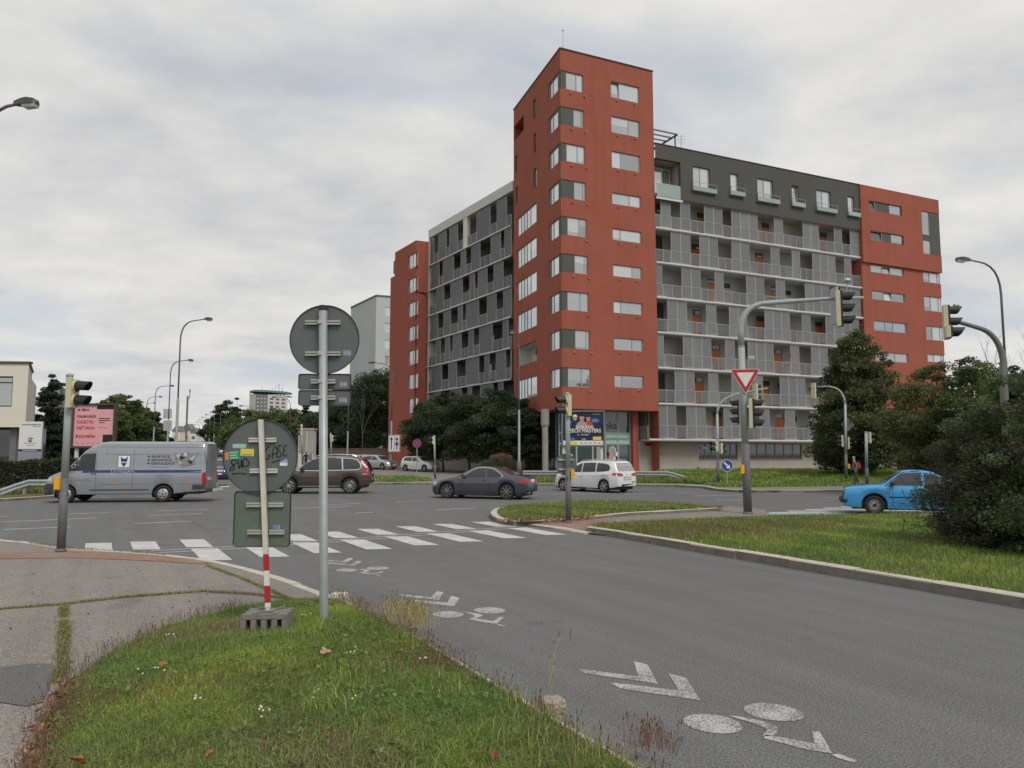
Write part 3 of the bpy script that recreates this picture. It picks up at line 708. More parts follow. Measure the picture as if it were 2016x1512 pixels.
# even the storeys out
zb0, zb8 = ROW[0][0], ROW[8][0]
ST = (zb0 - zb8) / 8
ROW = [(zb0 - ST * k, zb0 - ST * k + 1.5) for k in range(9)]
holesR, holesL = [], []
wl_ = []
for k, (z0, z1) in enumerate(ROW):
    t1 = fz(1149 + k * 1.2, 300, PR)[0]; grey = 0.55 if k % 2 == 0 else 1.22
    if k in (4,): grey = 0.6
    holesR.append((0.0, t1, z0, z1)); wl_.append(('c', t1, z0, z1, grey, k))
rt = fz(1203.5, 230, PR)[0]; rt1 = fz(1259, 230, PR)[0]
for k in range(9):
    z0 = ROW[k][0] + (0.18 if k < 3 else 0.12); z1 = z0 + (1.42 if k < 3 else 0.98)
    holesR.append((rt, rt1, z0, z1)); wl_.append(('r', rt, rt1, z0, z1, k))
tl_c = fz(1080, 300, PT)[0]
for k, (z0, z1) in enumerate(ROW): holesL.append((0.0, tl_c, z0, z1))
# --- tower, left face: bands, loggias and slits
bt0, bt1 = fz(1056.5, 560, PT)[0], fz(1017.5, 560, PT)[0]
bands = []
for k in range(6):
    zb = ROW[3 + k][0] - 0.35; zt = zb + 1.75
    holesL.append((bt0, bt1, zb, zt)); bands.append((zb, zt, k == 4))
slits = [(1049.5, 1054.5, 192, 231), (1050.5, 1055.5, 260, 297), (1050.5, 1056.5, 328, 365), (1014, 1018.5, 304, 338), (1015, 1019.5, 366, 400)]
sl = []
for x0, x1, y0, y1 in slits:
    ta, tb = fz(x1, (y0 + y1) / 2, PT)[0], fz(x0, (y0 + y1) / 2, PT)[0]
    h = (ta, tb, fz(x1, y1, PT)[1], fz(x1, y0, PT)[1]); holesL.append(h); sl.append(h)
lg = (fz(1031, 235, PT)[0], fz(1012, 235, PT)[0], fz(1031, 256, PT)[1], fz(1031, 226, PT)[1]); holesL.append(lg)
wall('tower_wall', PR, 0, TR, BOTZ, TOPZ, holesR, 'red_stucco')
wall('tower_wall', PT, 0, TL, BOTZ, TOPZ, holesL, 'red_stucco')
BK = LC + UR * TR
b = MB()
for a_, c_ in ((R0, BK), (BK, LC)): b.add([(a_.x, a_.y, 0), (c_.x, c_.y, 0), (c_.x, c_.y, TOPZ), (a_.x, a_.y, TOPZ)], [(0, 1, 2, 3)])
b.build('tower_wall', 'red_stucco', bld, world=True)
b = MB(); b.add([(p.x, p.y, TOPZ - 0.3) for p in (C0, R0, BK, LC)], [(0, 1, 2, 3)]); b.build('tower_roof', 'roofing', bld, world=True)
b = MB(); b.add([(p.x, p.y, BOTZ) for p in (C0, R0, BK, LC)], [(3, 2, 1, 0)]); b.build('tower_soffit', 'concrete', bld, world=True)
b = MB(); b.obox(PR, -0.06, TR + 0.04, -0.3, 0.07, TOPZ, TOPZ + 0.08); b.obox(PT, -0.05, TL + 0.04, -0.3, 0.07, TOPZ - 0.003, TOPZ + 0.077); b.build('parapet_cap', 'dark_frame', bld, world=True)
rod = C0 + UR * 0.6 - NR * 0.6
b = MB(); b.tube([(rod.x, rod.y, TOPZ), (rod.x, rod.y, TOPZ + 1.98)], [0.03, 0.018], 6); b.lathe([(0.02, 0), (0.07, 0.03), (0.07, 0.09), (0.01, 0.13)], 8, o=(rod.x, rod.y, TOPZ + 1.95)); b.build('lightning_rod', 'galvanised', bld, world=True)
GL = ['window_glass', 'curtain_glass', 'bright_glass']
rg = random.Random(11)
for q in wl_:
    if q[0] == 'c':
        _, t1, z0, z1, grey, k = q
        b = MB(); b.obox(PR, 0.012, grey, -0.15, -0.05, z0, z1); b.obox(PT, 0.012, 0.62, -0.15, -0.05, z0, z1); b.build('corner_panel', 'panel_grey', bld, world=True)
        window(PR, grey, t1, z0, z1, (0.62,) if grey < 1 else (0.8,), gl=[rg.choice(GL), rg.choice(GL)], fr='grey_frame')
        window(PT, 0.62, tl_c, z0, z1, (0.6,), gl=['bright_glass', 'window_glass'], fr='grey_frame')
        b = MB()
        for tv in ((t1 - 0.05,) if k in (4, 6, 8) else (t1 * 0.45, t1 + 0.12)):
            p = pl(PR, tv, 0); b.lathe([(0.07, 0.0), (0.09, 0.05), (0.07, 0.1), (0.01, 0.11)], 10, 'z', (0, 0, 0)); nv = 40
            for i in range(len(b.v) - nv, len(b.v)): x, y, z = b.v[i]; b.v[i] = (p[0] + UR.x * x + NR.x * z, p[1] + UR.y * x + NR.y * z, z0 - 0.3 + y)
        b.build('wall_vent', 'salmon_wall', bld, world=True)
    else:
        _, a, c, z0, z1, k = q
        window(PR, a, c, z0, z1, ((0.3,), (0.62,), (0.33,), (0.62,), (0.28,), (0.68,), (0.27,), (0.64,), (0.28,))[k], gl=[rg.choice(GL), rg.choice(GL)], fr='grey_frame', tilt=0 if k == 0 else None)
        b = MB()
        for tv in (a + 0.55, c - 0.5):
            p = pl(PR, tv, 0); b.lathe([(0.06, 0.0), (0.08, 0.05), (0.06, 0.1), (0.01, 0.11)], 10, 'z', (0, 0, 0)); nv = 40
            for i in range(len(b.v) - nv, len(b.v)): x, y, z = b.v[i]; b.v[i] = (p[0] + UR.x * x + NR.x * z, p[1] + UR.y * x + NR.y * z, z0 - 0.22 + y)
        b.build('wall_vent', 'salmon_wall', bld, world=True)
for zb, zt, log in bands:
    if log:
        b = MB(); q = lambda t, z, d: (*pl(PT, t, d), z)
        b.add([q(bt0, zb, -1.4), q(bt1, zb, -1.4), q(bt1, zt, -1.4), q(bt0, zt, -1.4)], [(0, 1, 2, 3)]); b.add([q(bt0, zb, -1.4), q(bt0, zb, -.2), q(bt0, zt, -.2), q(bt0, zt, -1.4)], [(0, 1, 2, 3)]); b.add([q(bt1, zb, -1.4), q(bt1, zb, -.2), q(bt1, zt, -.2), q(bt1, zt, -1.4)], [(0, 1, 2, 3)])
        b.add([q(bt0, zt, -1.4), q(bt1, zt, -1.4), q(bt1, zt, -.2), q(bt0, zt, -.2)], [(0, 1, 2, 3)]); b.add([q(bt0, zb, -1.4), q(bt1, zb, -1.4), q(bt1, zb, -.2), q(bt0, zb, -.2)], [(0, 1, 2, 3)])
        b.build('loggia', 'white_wall', bld, world=True)
        window((Vector(pl(PT, 0, -1.4)), UL, NL), bt0 + (bt1 - bt0) * 0.55, bt0 + (bt1 - bt0) * 0.75, zb + 1.0, zb + 1.55, (), d=0.0, fr='dark_frame', gl='dark_glass')
    else:
        window(PT, bt0, bt1, zb, zt, (0.32, 0.5, 0.66, 0.8), d=-0.14, fr='grey_frame', gl=['bright_glass', 'bright_glass', 'curtain_glass', 'bright_glass', 'bright_glass'])
for h in sl: window(PT, *h, (), gl='window_glass', fr='dark_frame', fw=0.04)
b = MB(); q = lambda t, z, d: (*pl(PT, t, d), z)
b.add([q(lg[0], lg[2], -1.0), q(lg[1], lg[2], -1.0), q(lg[1], lg[3], -1.0), q(lg[0], lg[3], -1.0), q(lg[1], lg[2], -.2), q(lg[1], lg[3], -.2), q(lg[0], lg[2], -.2), q(lg[0], lg[3], -.2)], [(0, 1, 2, 3), (1, 4, 5, 2), (0, 6, 7, 3), (2, 5, 7, 3), (0, 1, 4, 6)])
b.build('loggia', 'red_stucco', bld, world=True)

# --- shop under the tower
PS = (C0 - NR * 1.5 - NL * 0.0 + UR * 0.2, UR, NR)
sh_t0, sh_t1 = 0.4, 7.0
for a_, c_, d_ in ((sh_t1, sh_t1 + 0.55, 0.35),): b = MB(); b.obox(PS, a_, c_, -0.4, d_, BZ, BOTZ - 0.01); b.build('shop_pier', 'red_stucco', bld, world=True)
zt = BOTZ - 0.03; zm = BZ + 2.35
cells = [0.3, 1.9, 3.4, 4.6, 5.8, sh_t1]
for a, c in zip(cells[:-1], cells[1:]):
    w = window(PS, a, c, BZ + 0.05, zm, (), d=-0.1, fr='grey_frame', gl='shop_glass', name='shop_window', fw=0.07)
    w = window(PS, a, c, zm, zm + 0.85, (), d=-0.1, fr='grey_frame', gl='ink_mint' if a > 4.5 else 'shop_glass', name='shop_sign_band', fw=0.05)
    w = window(PS, a, c, zm + 0.85, zt, (), d=-0.1, fr='grey_frame', gl='shop_glass', name='shop_window', fw=0.06)
def onP(P, d): return lambda t, z: (Vector((*pl(P, t, d), z)), Vector((P[1].x, P[1].y, 0)), Vector((0, 0, 1)), Vector((P[2].x, P[2].y, 0)))
fS = onP(PS, -0.055)
b = MB()
b.flat(text2d('žabka', 0.85, 'RIGHT'), fS(5.72, zm + 1.2), 0); b.build('shop_lettering', 'green_board', bld, world=True)
for s_, z_, x_ in (('potraviny', 0.36, 5.2), ('denně 6-23 h', 0.3, 6.4), ('potraviny', 0.33, 2.65)): b = MB(); b.flat(text2d(s_, z_, 'CENTER', sx=0.8), fS(x_, zm + 0.3), 0); b.build('shop_lettering', 'green_board', bld, world=True)
for tc_ in (5.25, 1.1):
    s_ = 1.0 if tc_ > 3 else 0.75; fr = fS(tc_, BZ + 0.95)
    bk = MB()
    for i in range(4):
        for j in range(2):
            bk.mi = (i * 3 + j * 5) % 4
            x0 = (-0.6 + i * 0.3) * s_; y0 = (0.02 + j * 0.36) * s_; dx = 0.1 * s_ if j == 0 and i in (0, 3) else 0
            bk.flat(rect2(x0 + (dx if i == 0 else 0), y0, x0 + 0.285 * s_ - (dx if i == 3 else 0), y0 + 0.34 * s_), fr, 0)
    bk.mi = 2
    ring = [(0.3 * s_ * math.cos(a), 0.74 * s_ + 0.42 * s_ * math.sin(a)) for a in np.linspace(0, math.pi, 13)]
    bk.ribbon(ring, 0.08 * s_, fr, 0)
    bk.build('shop_basket_sign', ['ink_red', 'ink_black', 'ink_white', 'salmon_wall'], bld, world=True)
for tx in (3.75, 4.95):
    b = MB(); b.flat(rect2(0, 0, 0.42, 1.1), fS(tx, BZ + 1.0), 0.002); b.build('window_poster', 'beige_wall', bld, world=True)
# inner left shop wall and column
PSL = (C0 - NL * 1.6 - NR * 1.5, UL, NL)
for a, c in ((0.3, 3.2), (3.3, 6.2), (6.3, 9.0)): window(PSL, a, c, BZ + 0.05, zt, (), d=0, fr='grey_frame', gl='shop_glass', name='shop_window')
cp = at(1073.5, 926, 59.3)
b = MB(); b.lathe([(0.24, 0), (0.24, 3.6), (0.3, 3.75), (0.33, 3.8), (0.33, BOTZ - BZ)], 20, o=(cp.x, cp.y, BZ)); b.build('column', 'concrete', bld, smooth=False, world=True)

# --- right wing: galleries behind mesh screens
PB = (C0 - NR * 0.12, UR, NR)                     # plane of the screens
TE = fz(1709, 893, PB)[0]; TX = fz(1864, 893, PB)[0]
GTOP = fz(1286, 284, PB)[1]
slabpx = [(1287, 446), (1289, 515), (1290.5, 583), (1292, 653), (1293, 723), (1295.5, 793), (1296, 863.6)]
SLAB = [fz(x, y, PB)[1] for x, y in slabpx]
zs0 = SLAB[6]; SLAB = [zs0 + (SLAB[0] - zs0) * (6 - k) / 6 for k in range(7)]
STB = (SLAB[0] - zs0) / 6
FB = SLAB[0] + STB - 0.32                           # underside of the dark top storey
screens = [
 [(1300.5, 1320, 1), (1339, 1358.5, 1), (1386, 1421.5, 2), (1439.4, 1490.4, 3), (1523, 1540, 1), (1579, 1609.6, 2), (1640, 1655, 1), (1671, 1688, 1)],
 [(1320.7, 1359, 2), (1377, 1413, 2), (1440, 1474.7, 2), (1516.7, 1533.6, 1), (1558, 1573.6, 1), (1598, 1643, 3), (1660.6, 1674, 1)],
 [(1291, 1304, 1), (1342, 1379, 2), (1407, 1424, 1), (1469, 1503.6, 2), (1527, 1544.7, 1), (1584, 1631, 3), (1654, 1692, 2)],
 [(1314, 1352.5, 2), (1390.5, 1410, 1), (1435.5, 1470, 2), (1505, 1554.4, 3), (1578.6, 1594.7, 1), (1624.7, 1690, 4)],
 [(1291, 1307, 1), (1344.7, 1400, 3), (1428, 1446, 1), (1472.5, 1522.5, 3), (1556, 1573, 1), (1596.7, 1629, 2), (1650, 1690, 2)],
 [(1328.6, 1367.5, 2), (1395, 1414, 1), (1440.5, 1461.4, 1), (1485.6, 1501.7, 1), (1535.6, 1585, 3), (1620, 1637, 1), (1655, 1690, 2)],
 [(1294, 1331, 2), (1351.7, 1389, 2), (1425, 1470, 3), (1496, 1515, 1), (1546, 1565, 1), (1596, 1614, 1), (1640, 1676, 2)]]
doorsp = [[(1372.4, 1387), (1498, 1513.6), (1612, 1626)], [(1361, 1377.5), (1486, 1502), (1603, 1617)], [(1393, 1407), (1516, 1530), (1640, 1652)], [(1364, 1382), (1489, 1505), (1604, 1620)], [(1401.7, 1417), (1524, 1540), (1660, 1672)], [(1367.8, 1386), (1500, 1515), (1600, 1614)], [(1403.6, 1420), (1528, 1545), (1640, 1655)]]
def screen(P, t0, t1, z0, z1, rail, m, parent=bld):
    b = MB(); f = 0.035
    b.mi = 1; b.obox(P, t0 + f, t1 - f, -0.01, 0.01, z0 + f, z1 - f)
    b.mi = 0
    for a, c in ((t0, t0 + f), (t1 - f, t1)): b.obox(P, a, c, -0.03, 0.03, z0, z1)
    b.obox(P, t0 + f, t1 - f, -0.028, 0.028, z0, z0 + f); b.obox(P, t0 + f, t1 - f, -0.028, 0.028, z1 - f, z1)
    if rail: b.obox(P, t0 + f, t1 - f, -0.028, 0.028, rail, rail + f)
    return b.build('screen_panel', ['screen_frame', m], parent, world=True)
def railing(P, t0, t1, z0, m, parent=bld, h=1.05, frm='screen_frame'):
    b = MB(); n = max(1, round((t1 - t0) / 0.95))
    b.mi = 1; b.obox(P, t0 + 0.02, t1 - 0.02, -0.008, 0.008, z0 + 0.08, z0 + h - 0.05)
    b.mi = 0; b.obox(P, t0, t1, -0.025, 0.025, z0 + h - 0.045, z0 + h)
    for i in range(n + 1): x = t0 + 0.02 + (t1 - t0 - 0.04) * i / n; b.obox(P, x - 0.018, x + 0.018, -0.02, 0.02, z0, z0 + h - 0.045)
    return b.build('railing', [frm, m], parent, world=True)
DB = 1.4
PBk = (C0 - NR * (0.12 + DB), UR, NR)
tA = TR + 0.02
for k in range(7):
    zt_ = (SLAB[k - 1] - 0.2) if k else FB
    z0 = SLAB[k]
    ts_ = tA - (1.0 if k == 6 else 0)
    b = MB(); b.obox(PB, ts_ + 0.004, TE - 0.004, -DB, 0.1, z0 - 0.2, z0 - 0.02); b.mi = 1; b.obox(PB, ts_, TE, 0.1, 0.16, z0 - 0.13, z0); b.obox(PB, ts_, TE, -0.05, 0.1, z0 - 0.019, z0 + 0.002)
    b.build('gallery_slab', ['slab_concrete', 'white_frame'], bld, world=True)
    segs = []
    for x0, x1, n in screens[k]:
        a, c = max(fz(x0, 893, PB)[0] if False else fz(x0, slabpx[k][1] - 30, PB)[0], tA), min(fz(x1, slabpx[k][1] - 30, PB)[0], TE)
        segs.append((a, c))
        for i in range(n): screen(PB, a + (c - a) * i / n, a + (c - a) * (i + 1) / n - 0.012, z0 + 0.06, zt_ - 0.03, z0 + 1.08, 'mesh_screen')
    e = tA
    for a, c in sorted(segs) + [(TE, TE)]:
        if a - e > 0.25: railing(PB, e + 0.02, a - 0.02, z0 + 0.03, 'rail_mesh')
        e = max(e, c)
    dh = []
    for x0, x1 in doorsp[k]:
        a = fz(x0, slabpx[k][1] - 30, PBk)[0]; dh.append((a, a + 0.95, z0 + 0.003, z0 + 2.45))
    for a, c, _, _ in dh[:2] + dh[2:]: dh = dh + [(c + 0.9, c + 1.6, z0 + 1.75, z0 + 2.2)]
    wall('gallery_wall', PBk, tA, TE, z0, zt_ + 0.15, dh, 'loggia_wall', depth=0.12)
    for h in dh:
        if h[3] - h[2] > 1:
            b = MB(); b.obox(PBk, h[0], h[1], -0.1, -0.05, h[2], h[2] + 2.0); d_ = b.build('door', 'orange_door', bld, world=True)
            b = MB(); b.obox(PBk, h[0] + 0.8, h[0] + 0.84, -0.05, 0.0, h[2] + 1.0, h[2] + 1.04); b.build('handle', 'grey_frame', d_, world=True)
            window(PBk, h[0], h[1], h[2] + 2.02, h[3], (), d=-0.1, fr='dark_frame', gl='dark_glass', fw=0.03)
        else: window(PBk, h[0], h[1], h[2], h[3], (), d=-0.1, fr='dark_frame', gl='dark_glass', fw=0.03)
    if k < 6:                                     # a loggia window beside the tower
        window(PBk, tA + 0.2, tA + 1.7, z0 + 0.1, zt_ - 0.1, (0.5,), d=0.02, fr='dark_frame', gl='dark_glass')
# dark top storey
zg0 = FB; rightz = GTOP
twin = [(1360.5, 1393.5, 328, 366), (1434.3, 1449.5, 342.5, 375), (1487, 1517.5, 351.5, 387), (1554.5, 1568, 365, 397), (1603, 1631, 374, 406), (1664.5, 1677, 386.8, 416)]
hg = []
for x0, x1, ya, yb in twin: hg.append((fz(x0, ya, PB)[0], fz(x1, ya, PB)[0], fz(x0, yb, PB)[1] - 0.12, fz(x0, ya, PB)[1]))
lgt1 = fz(1336, 330, PB)[0]; lgz0, lgz1 = FB + 0.22, fz(1290, 313, PB)[1]
hg.append((tA, lgt1, lgz0, lgz1))
PG = (C0 + NR * 0.12, UR, NR)
wall('top_storey_wall', PG, tA - 0.0, TE, zg0, GTOP, hg, 'grey_stucco', depth=0.3)
b = MB(); b.obox(PG, tA, TE, -DB - 0.2, -0.002, zg0 - 0.002, zg0 + 0.18); b.build('top_storey_soffit', 'beige_wall', bld, world=True)
b = MB(); b.obox(PG, tA, TX, -0.3, 0.05, GTOP, GTOP + 0.07); b.build('parapet_cap', 'dark_frame', bld, world=True)
for k, h in enumerate(hg[:-1]):
    wide = h[1] - h[0] > 1.4
    w = window(PG, *h, (0.46,) if wide else (), d=-0.2, fr='grey_frame', gl=['curtain_glass', 'bright_glass'] if wide else 'bright_glass', tilt=0 if k == 3 else None)
    m0, m1 = h[0] - 0.22, h[1] + 0.55
    b = MB(); b.mi = 1; b.obox(PG, m0, m1, 0.25, 0.27, h[2] - 0.4, h[2] - 0.02); b.mi = 0
    b.obox(PG, m0, m1, 0.25, 0.28, h[2] + 0.3, h[2] + 0.33); b.obox(PG, m0, m1, 0.0, 0.25, h[2] - 0.42, h[2] - 0.38)
    for x in (m0, m1 - 0.03): b.obox(PG, x, x + 0.03, 0.0, 0.25, h[2] + 0.3, h[2] + 0.33); b.obox(PG, x, x + 0.03, 0.25, 0.28, h[2] - 0.02, h[2] + 0.3)
    b.build('balconette', ['grey_frame', 'balcony_glass'], bld, world=True)
b = MB(); q = lambda t, z, d: (*pl(PG, t, d), z)
b.add([q(tA, lgz0, -1.5), q(lgt1, lgz0, -1.5), q(lgt1, lgz1, -1.5), q(tA, lgz1, -1.5), q(tA, lgz0, 0), q(lgt1, lgz0, -.3), q(lgt1, lgz1, -.3), q(tA, lgz1, -.3)], [(0, 1, 2, 3), (1, 5, 6, 2), (2, 6, 7, 3), (0, 4, 5, 1)]); b.build('loggia', 'beige_wall', bld, world=True)
window(PG, tA + 0.75, lgt1 - 0.15, lgz0 + 0.05, lgz1 - 0.25, (0.5,), d=-1.35, fr='white_frame', gl=['bright_glass', 'window_glass'])
b = MB(); b.mi = 1; b.obox(PG, tA + 0.03, lgt1 - 0.12, 0.1, 0.12, lgz0 - 0.3, lgz0 + 0.8); b.mi = 0; b.obox(PG, tA + 0.03, lgt1 - 0.12, 0.09, 0.13, lgz0 + 0.82, lgz0 + 0.86); b.obox(PG, tA, lgt1 + 0.1, 0.003, 0.1, lgz0 - 0.5, lgz0 - 0.32); b.build('balconette', ['white_frame', 'balcony_glass'], bld, world=True)
# body behind the right wing, roof
b = MB(); b.obox(PB, tA, TX - 0.3, -13, -DB - 0.4, 0, GTOP - 0.5); b.build('wing_core', 'beige_wall', bld, world=True)
# pergola and aerial on the roof
b = MB(); pz = GTOP + 1.75
for i in range(6): b.obox(PG, tA - 0.3, tA + 3.2, -1.2 - i * 0.8, -1.08 - i * 0.8, pz, pz + 0.1)
b.obox(PG, tA + 3.0, tA + 3.1, -5.6, -0.9, pz - 0.15, pz - 0.002)
for d in (-1.2, -5.2): b.obox(PG, tA + 3.0, tA + 3.1, d - 0.1, d, GTOP, pz - 0.15)
b.build('roof_pergola', 'dark_alloy', bld, world=True)
b = MB(); p = pl(PG, tA + 3.9, -1.5); b.tube([(p[0], p[1], GTOP), (p[0], p[1], GTOP + 2.0)], 0.03, 5)
for z_ in (1.3, 1.6, 1.9): b.tube([(p[0] - 0.4, p[1], GTOP + z_), (p[0] + 0.4, p[1], GTOP + z_)], 0.012, 4)
b.build('roof_aerial', 'galvanised', bld, world=True)

# ground floor of the right wing
PGf = (C0 - NR * 1.3, UR, NR); zgf = SLAB[6] - 0.2
gh = []
for x0, x1 in ((1376, 1452), (1474, 1579), (1600, 1690)): gh.append((fz(x0, 890, PGf)[0], fz(x1, 890, PGf)[0], fz(x0, 904, PGf)[1], zgf - 0.15))
wall('ground_floor_wall', PGf, tA - 1.2, TX, 0, zgf, gh, 'beige_wall')
for h in gh: window(PGf, *h, tuple(i / 6 for i in range(1, 6)), d=-0.15, fr='pole_dark', gl='dark_glass', sill='pole_dark')
b = MB(); b.obox(PGf, tA - 1.2, gh[0][0] - 0.3, 0.004, 0.12, 0, BZ + 0.55); b.obox(PGf, gh[0][0] - 0.3, TX, 0.004, 0.4, 0, BZ + 0.42); b.build('plinth', 'beige_wall', bld, world=True)
b = MB(); b.obox(PGf, tA - 0.5, tA + 0.2, 0.006, 0.04, BZ + 2.2, BZ + 2.45); b.build('name_plate', 'red_paint', bld, world=True)
b = MB(); b.obox(PGf, tA - 1.15, tA - 1.05, 0.0, 1.3, SLAB[6], SLAB[6] + 1.05); b.build('side_screen', 'pole_dark', bld, world=True)
# wall lamp
b = MB(); b.obox(PGf, gh[0][0] + 0.3, gh[0][0] + 0.9, -0.1, 0.05, zgf - 0.6, zgf - 0.45); b.build('wall_lamp', 'lamp_glass', bld, world=True)

# --- red end block of the right wing
PE = (C0 + NR * 0.3, UR, NR); PE2 = (C0 + NR * 0.08, UR, NR)
zj = fz(1697, 514, PE)[1]
he, he2, we = [], [], []
for k, (x0, x1, ya, yb) in enumerate([(1710.6, 1774.5, 394, 413), (1713.6, 1778.4, 453, 471.5), (1713.6, 1778.4, 514.5, 532), (1716.7, 1781.5, 571.5, 588.5), (1720.3, 1785, 630.5, 650), (1724, 1788, 692, 710)]):
    P_ = PE if k < 2 else PE2
    h = (fz(x0, ya, P_)[0], fz(x1, ya, P_)[0], fz(x0, yb, P_)[1], fz(x0, ya, P_)[1])
    if k == 2: h = (h[0], h[1], h[2] - 0.15, zj - 0.12)
    (he if k < 2 else he2).append(h); we.append((P_, h, k))
TXe = TX + 0.2
ce = []
for x0, ya, yb, P_, full in [(1814, 414.5, 460, PE, 0), (1816.5, 471.5, 498.5, PE, 0), (1817, 530, 554.5, PE2, 1), (1819, 582, 611, PE2, 1), (1823, 641, 668.5, PE2, 1), (1826, 696.5, 712, PE2, 1)]:
    h = (fz(x0, ya, P_)[0], TXe, fz(x0, yb, P_)[1], fz(x0, ya, P_)[1]); ce.append((P_, h, full))
    (he if P_ is PE else he2).append(h)
he[-2] = (he[-2][0], TXe, ce[1][1][2], ce[0][1][3]); he.pop()
zlow = fz(1710, 712, PE2)[1] - 8
wall('end_block_wall', PE, TE, TXe, zj, GTOP, he, 'red_stucco'); wall('end_block_wall', PE2, TE, TXe, zlow, zj, he2, 'red_stucco')
b = MB(); b.obox(PE, TE, TXe, -0.4, -0.001, zj - 0.02, zj + 0.001); q = lambda t, z, d: (*pl(PE, t, d), z)
b.add([q(TE, zj, 0), q(TE, zj, -2), q(TE, GTOP, -2), q(TE, GTOP, 0)], [(0, 1, 2, 3)]); b.add([q(TE, zlow, -.22), q(TE, zlow, -2), q(TE, zj, -2), q(TE, zj, -.22)], [(0, 1, 2, 3)])
b.add([q(TXe, zlow, -.9), q(TXe, zlow, -12), q(TXe, GTOP, -12), q(TXe, GTOP, -.9)], [(0, 1, 2, 3)]); b.build('end_block_wall', 'red_stucco', bld, world=True)
for P_, h, k in we:
    if k < 2:
        b = MB(); w_ = h[1] - h[0]; b.obox(P_, h[0] + w_ * (0.2 if k == 0 else 0.36), h[0] + w_ * 0.62, -0.16, -0.09, h[2], h[3]); b.build('window_panel', 'panel_grey', bld, world=True)
        window(P_, h[0] + w_ * 0.62, h[1], h[2], h[3], (), fr='dark_frame', gl='window_glass'); window(P_, h[0], h[0] + w_ * (0.2 if k == 0 else 0.36), h[2], h[3], (), fr='grey_frame', gl='dark_glass', tilt=0)
    else: window(P_, *h, (0.36, 0.6), fr='grey_frame', gl=['window_glass', 'bright_glass' if k < 4 else 'window_glass', 'window_glass'], tilt=1 if k in (2, 3) else None)
for P_, h, full in ce:
    if full: window(P_, h[0], h[1], h[2], h[3], (0.4, 0.85), fr='grey_frame', gl=['curtain_glass', 'bright_glass', 'bright_glass'])
    else: window(P_, h[0], h[0] + (h[1] - h[0]) * 0.46, h[2], h[3], (), fr='grey_frame', gl='window_glass')
h0, h1 = ce[0][1], ce[1][1]
b = MB(); b.obox(PE, h0[0] + (h0[1] - h0[0]) * 0.46, TXe, -0.16, -0.04, h1[2], h0[3]); b.obox(PE, h0[0], h0[0] + (h0[1] - h0[0]) * 0.455, -0.16, -0.06, h1[3], h0[2]); b.build('window_panel', 'panel_grey', bld, world=True)
b = MB(); b.obox(PE2, TE, TXe, -1.5, -0.4, zlow - 0.3, zlow); b.build('end_block_soffit', 'concrete', bld, world=True)
# entrance below the end block
b = MB(); b.obox(PGf, TX - 5.6, TX - 4.4, 0.42, 0.6, 0, BZ + 2.6); b.build('entrance_wall', 'white_wall', bld, world=True)
b = MB(); b.obox(PGf, TX - 4.3, TX - 3.3, 0.42, 0.5, BZ, BZ + 2.3); b.build('entrance_door', 'dark_glass', bld, world=True)

# --- left wing
W0 = Vector((0.15, 69.0)); PW = (W0, UW, NW); PWk = (W0 - NW * 1.5, UW, NW)
tW = fz(841, 893, PW)[0]; tX = fz(821.5, 893, PW)[0]
WT = fz(1008, 358, PW)[1]
zr = lambda x, y: 420 + 0
def L3(x, y): return (740 + x / 2.908, 420 + y / 2.908)
sA = fz(*L3(600, 155), PW)[1]; sF = fz(*L3(600, 975), PW)[1]
SW_ = [sA + (sF - sA) * k / 5 for k in range(7)]; STW = (sA - sF) / 5
lscr = [[(312, 335), (360, 405), (423, 470), (578, 655), (693, 750)], [(318, 365), (385, 447), (487, 517), (547, 598), (658, 715), (737, 785)], [(345, 390), (428, 497), (537, 567), (585, 638), (675, 730)], [(315, 357), (387, 430), (470, 497), (517, 590), (637, 690), (730, 785)], [(345, 370), (397, 425), (440, 490), (530, 560), (593, 668), (727, 760)], [(318, 378), (415, 463), (515, 590), (622, 650), (688, 745), (772, 800)], [(330, 372), (425, 490), (525, 550), (597, 672), (700, 730)]]
tS = 0.3
for k in range(7):
    z0 = SW_[k]; zt_ = (SW_[k - 1] if k else WT - 0.95) - 0.16
    b = MB(); b.obox(PW, tS, tW, -1.6, 0.1, z0 - 0.16, z0 - 0.02); b.mi = 1; b.obox(PW, tS, tW, 0.1, 0.16, z0 - 0.11, z0)
    b.build('gallery_slab', ['loggia_dark', 'white_frame'], bld, world=True)
    segs = []
    for x0, x1 in lscr[k]:
        pa = L3(x0, 0)[0], L3(x1, 0)[0]; ym = 893
        yc = 760 - 65 * (5 - k)
        a, c = fz(pa[1], yc, PW)[0], fz(pa[0], yc, PW)[0]; a, c = max(a, tS), min(c, tW)
        if c - a < 0.2: continue
        segs.append((a, c)); n = 2 if c - a > 3 else 1
        for i in range(n): screen(PW, a + (c - a) * i / n, a + (c - a) * (i + 1) / n - 0.012, z0 + 0.05, zt_ - 0.02, None, 'dark_screen')
    e = tS
    for a, c in sorted(segs) + [(tW, tW)]:
        if a - e > 0.25: railing(PW, e + 0.02, a - 0.02, z0 + 0.02, 'rail_mesh')
        e = max(e, c)
    rr = random.Random(k + 5); dh = []
    for i in range(4): a = tS + 1.5 + i * 4.6 + rr.uniform(-0.8, 0.8); dh.append((a, a + 0.95, z0 + 0.003, z0 + 2.1))
    wall('gallery_wall', PWk, tS, tW, z0, zt_ + 0.12, dh, 'loggia_dark', depth=0.1)
    for i, h in enumerate(dh):
        b = MB(); b.obox(PWk, h[0], h[1], -0.1, -0.05, h[2], h[3]); b.build('door', 'orange_door' if rr.random() < 0.4 else 'dark_glass', bld, world=True)
b = MB(); b.obox(PW, tS - 0.3, tW, -1.6, 0.12, WT - 0.95, WT); b.build('wing_parapet', 'white_wall', bld, world=True)
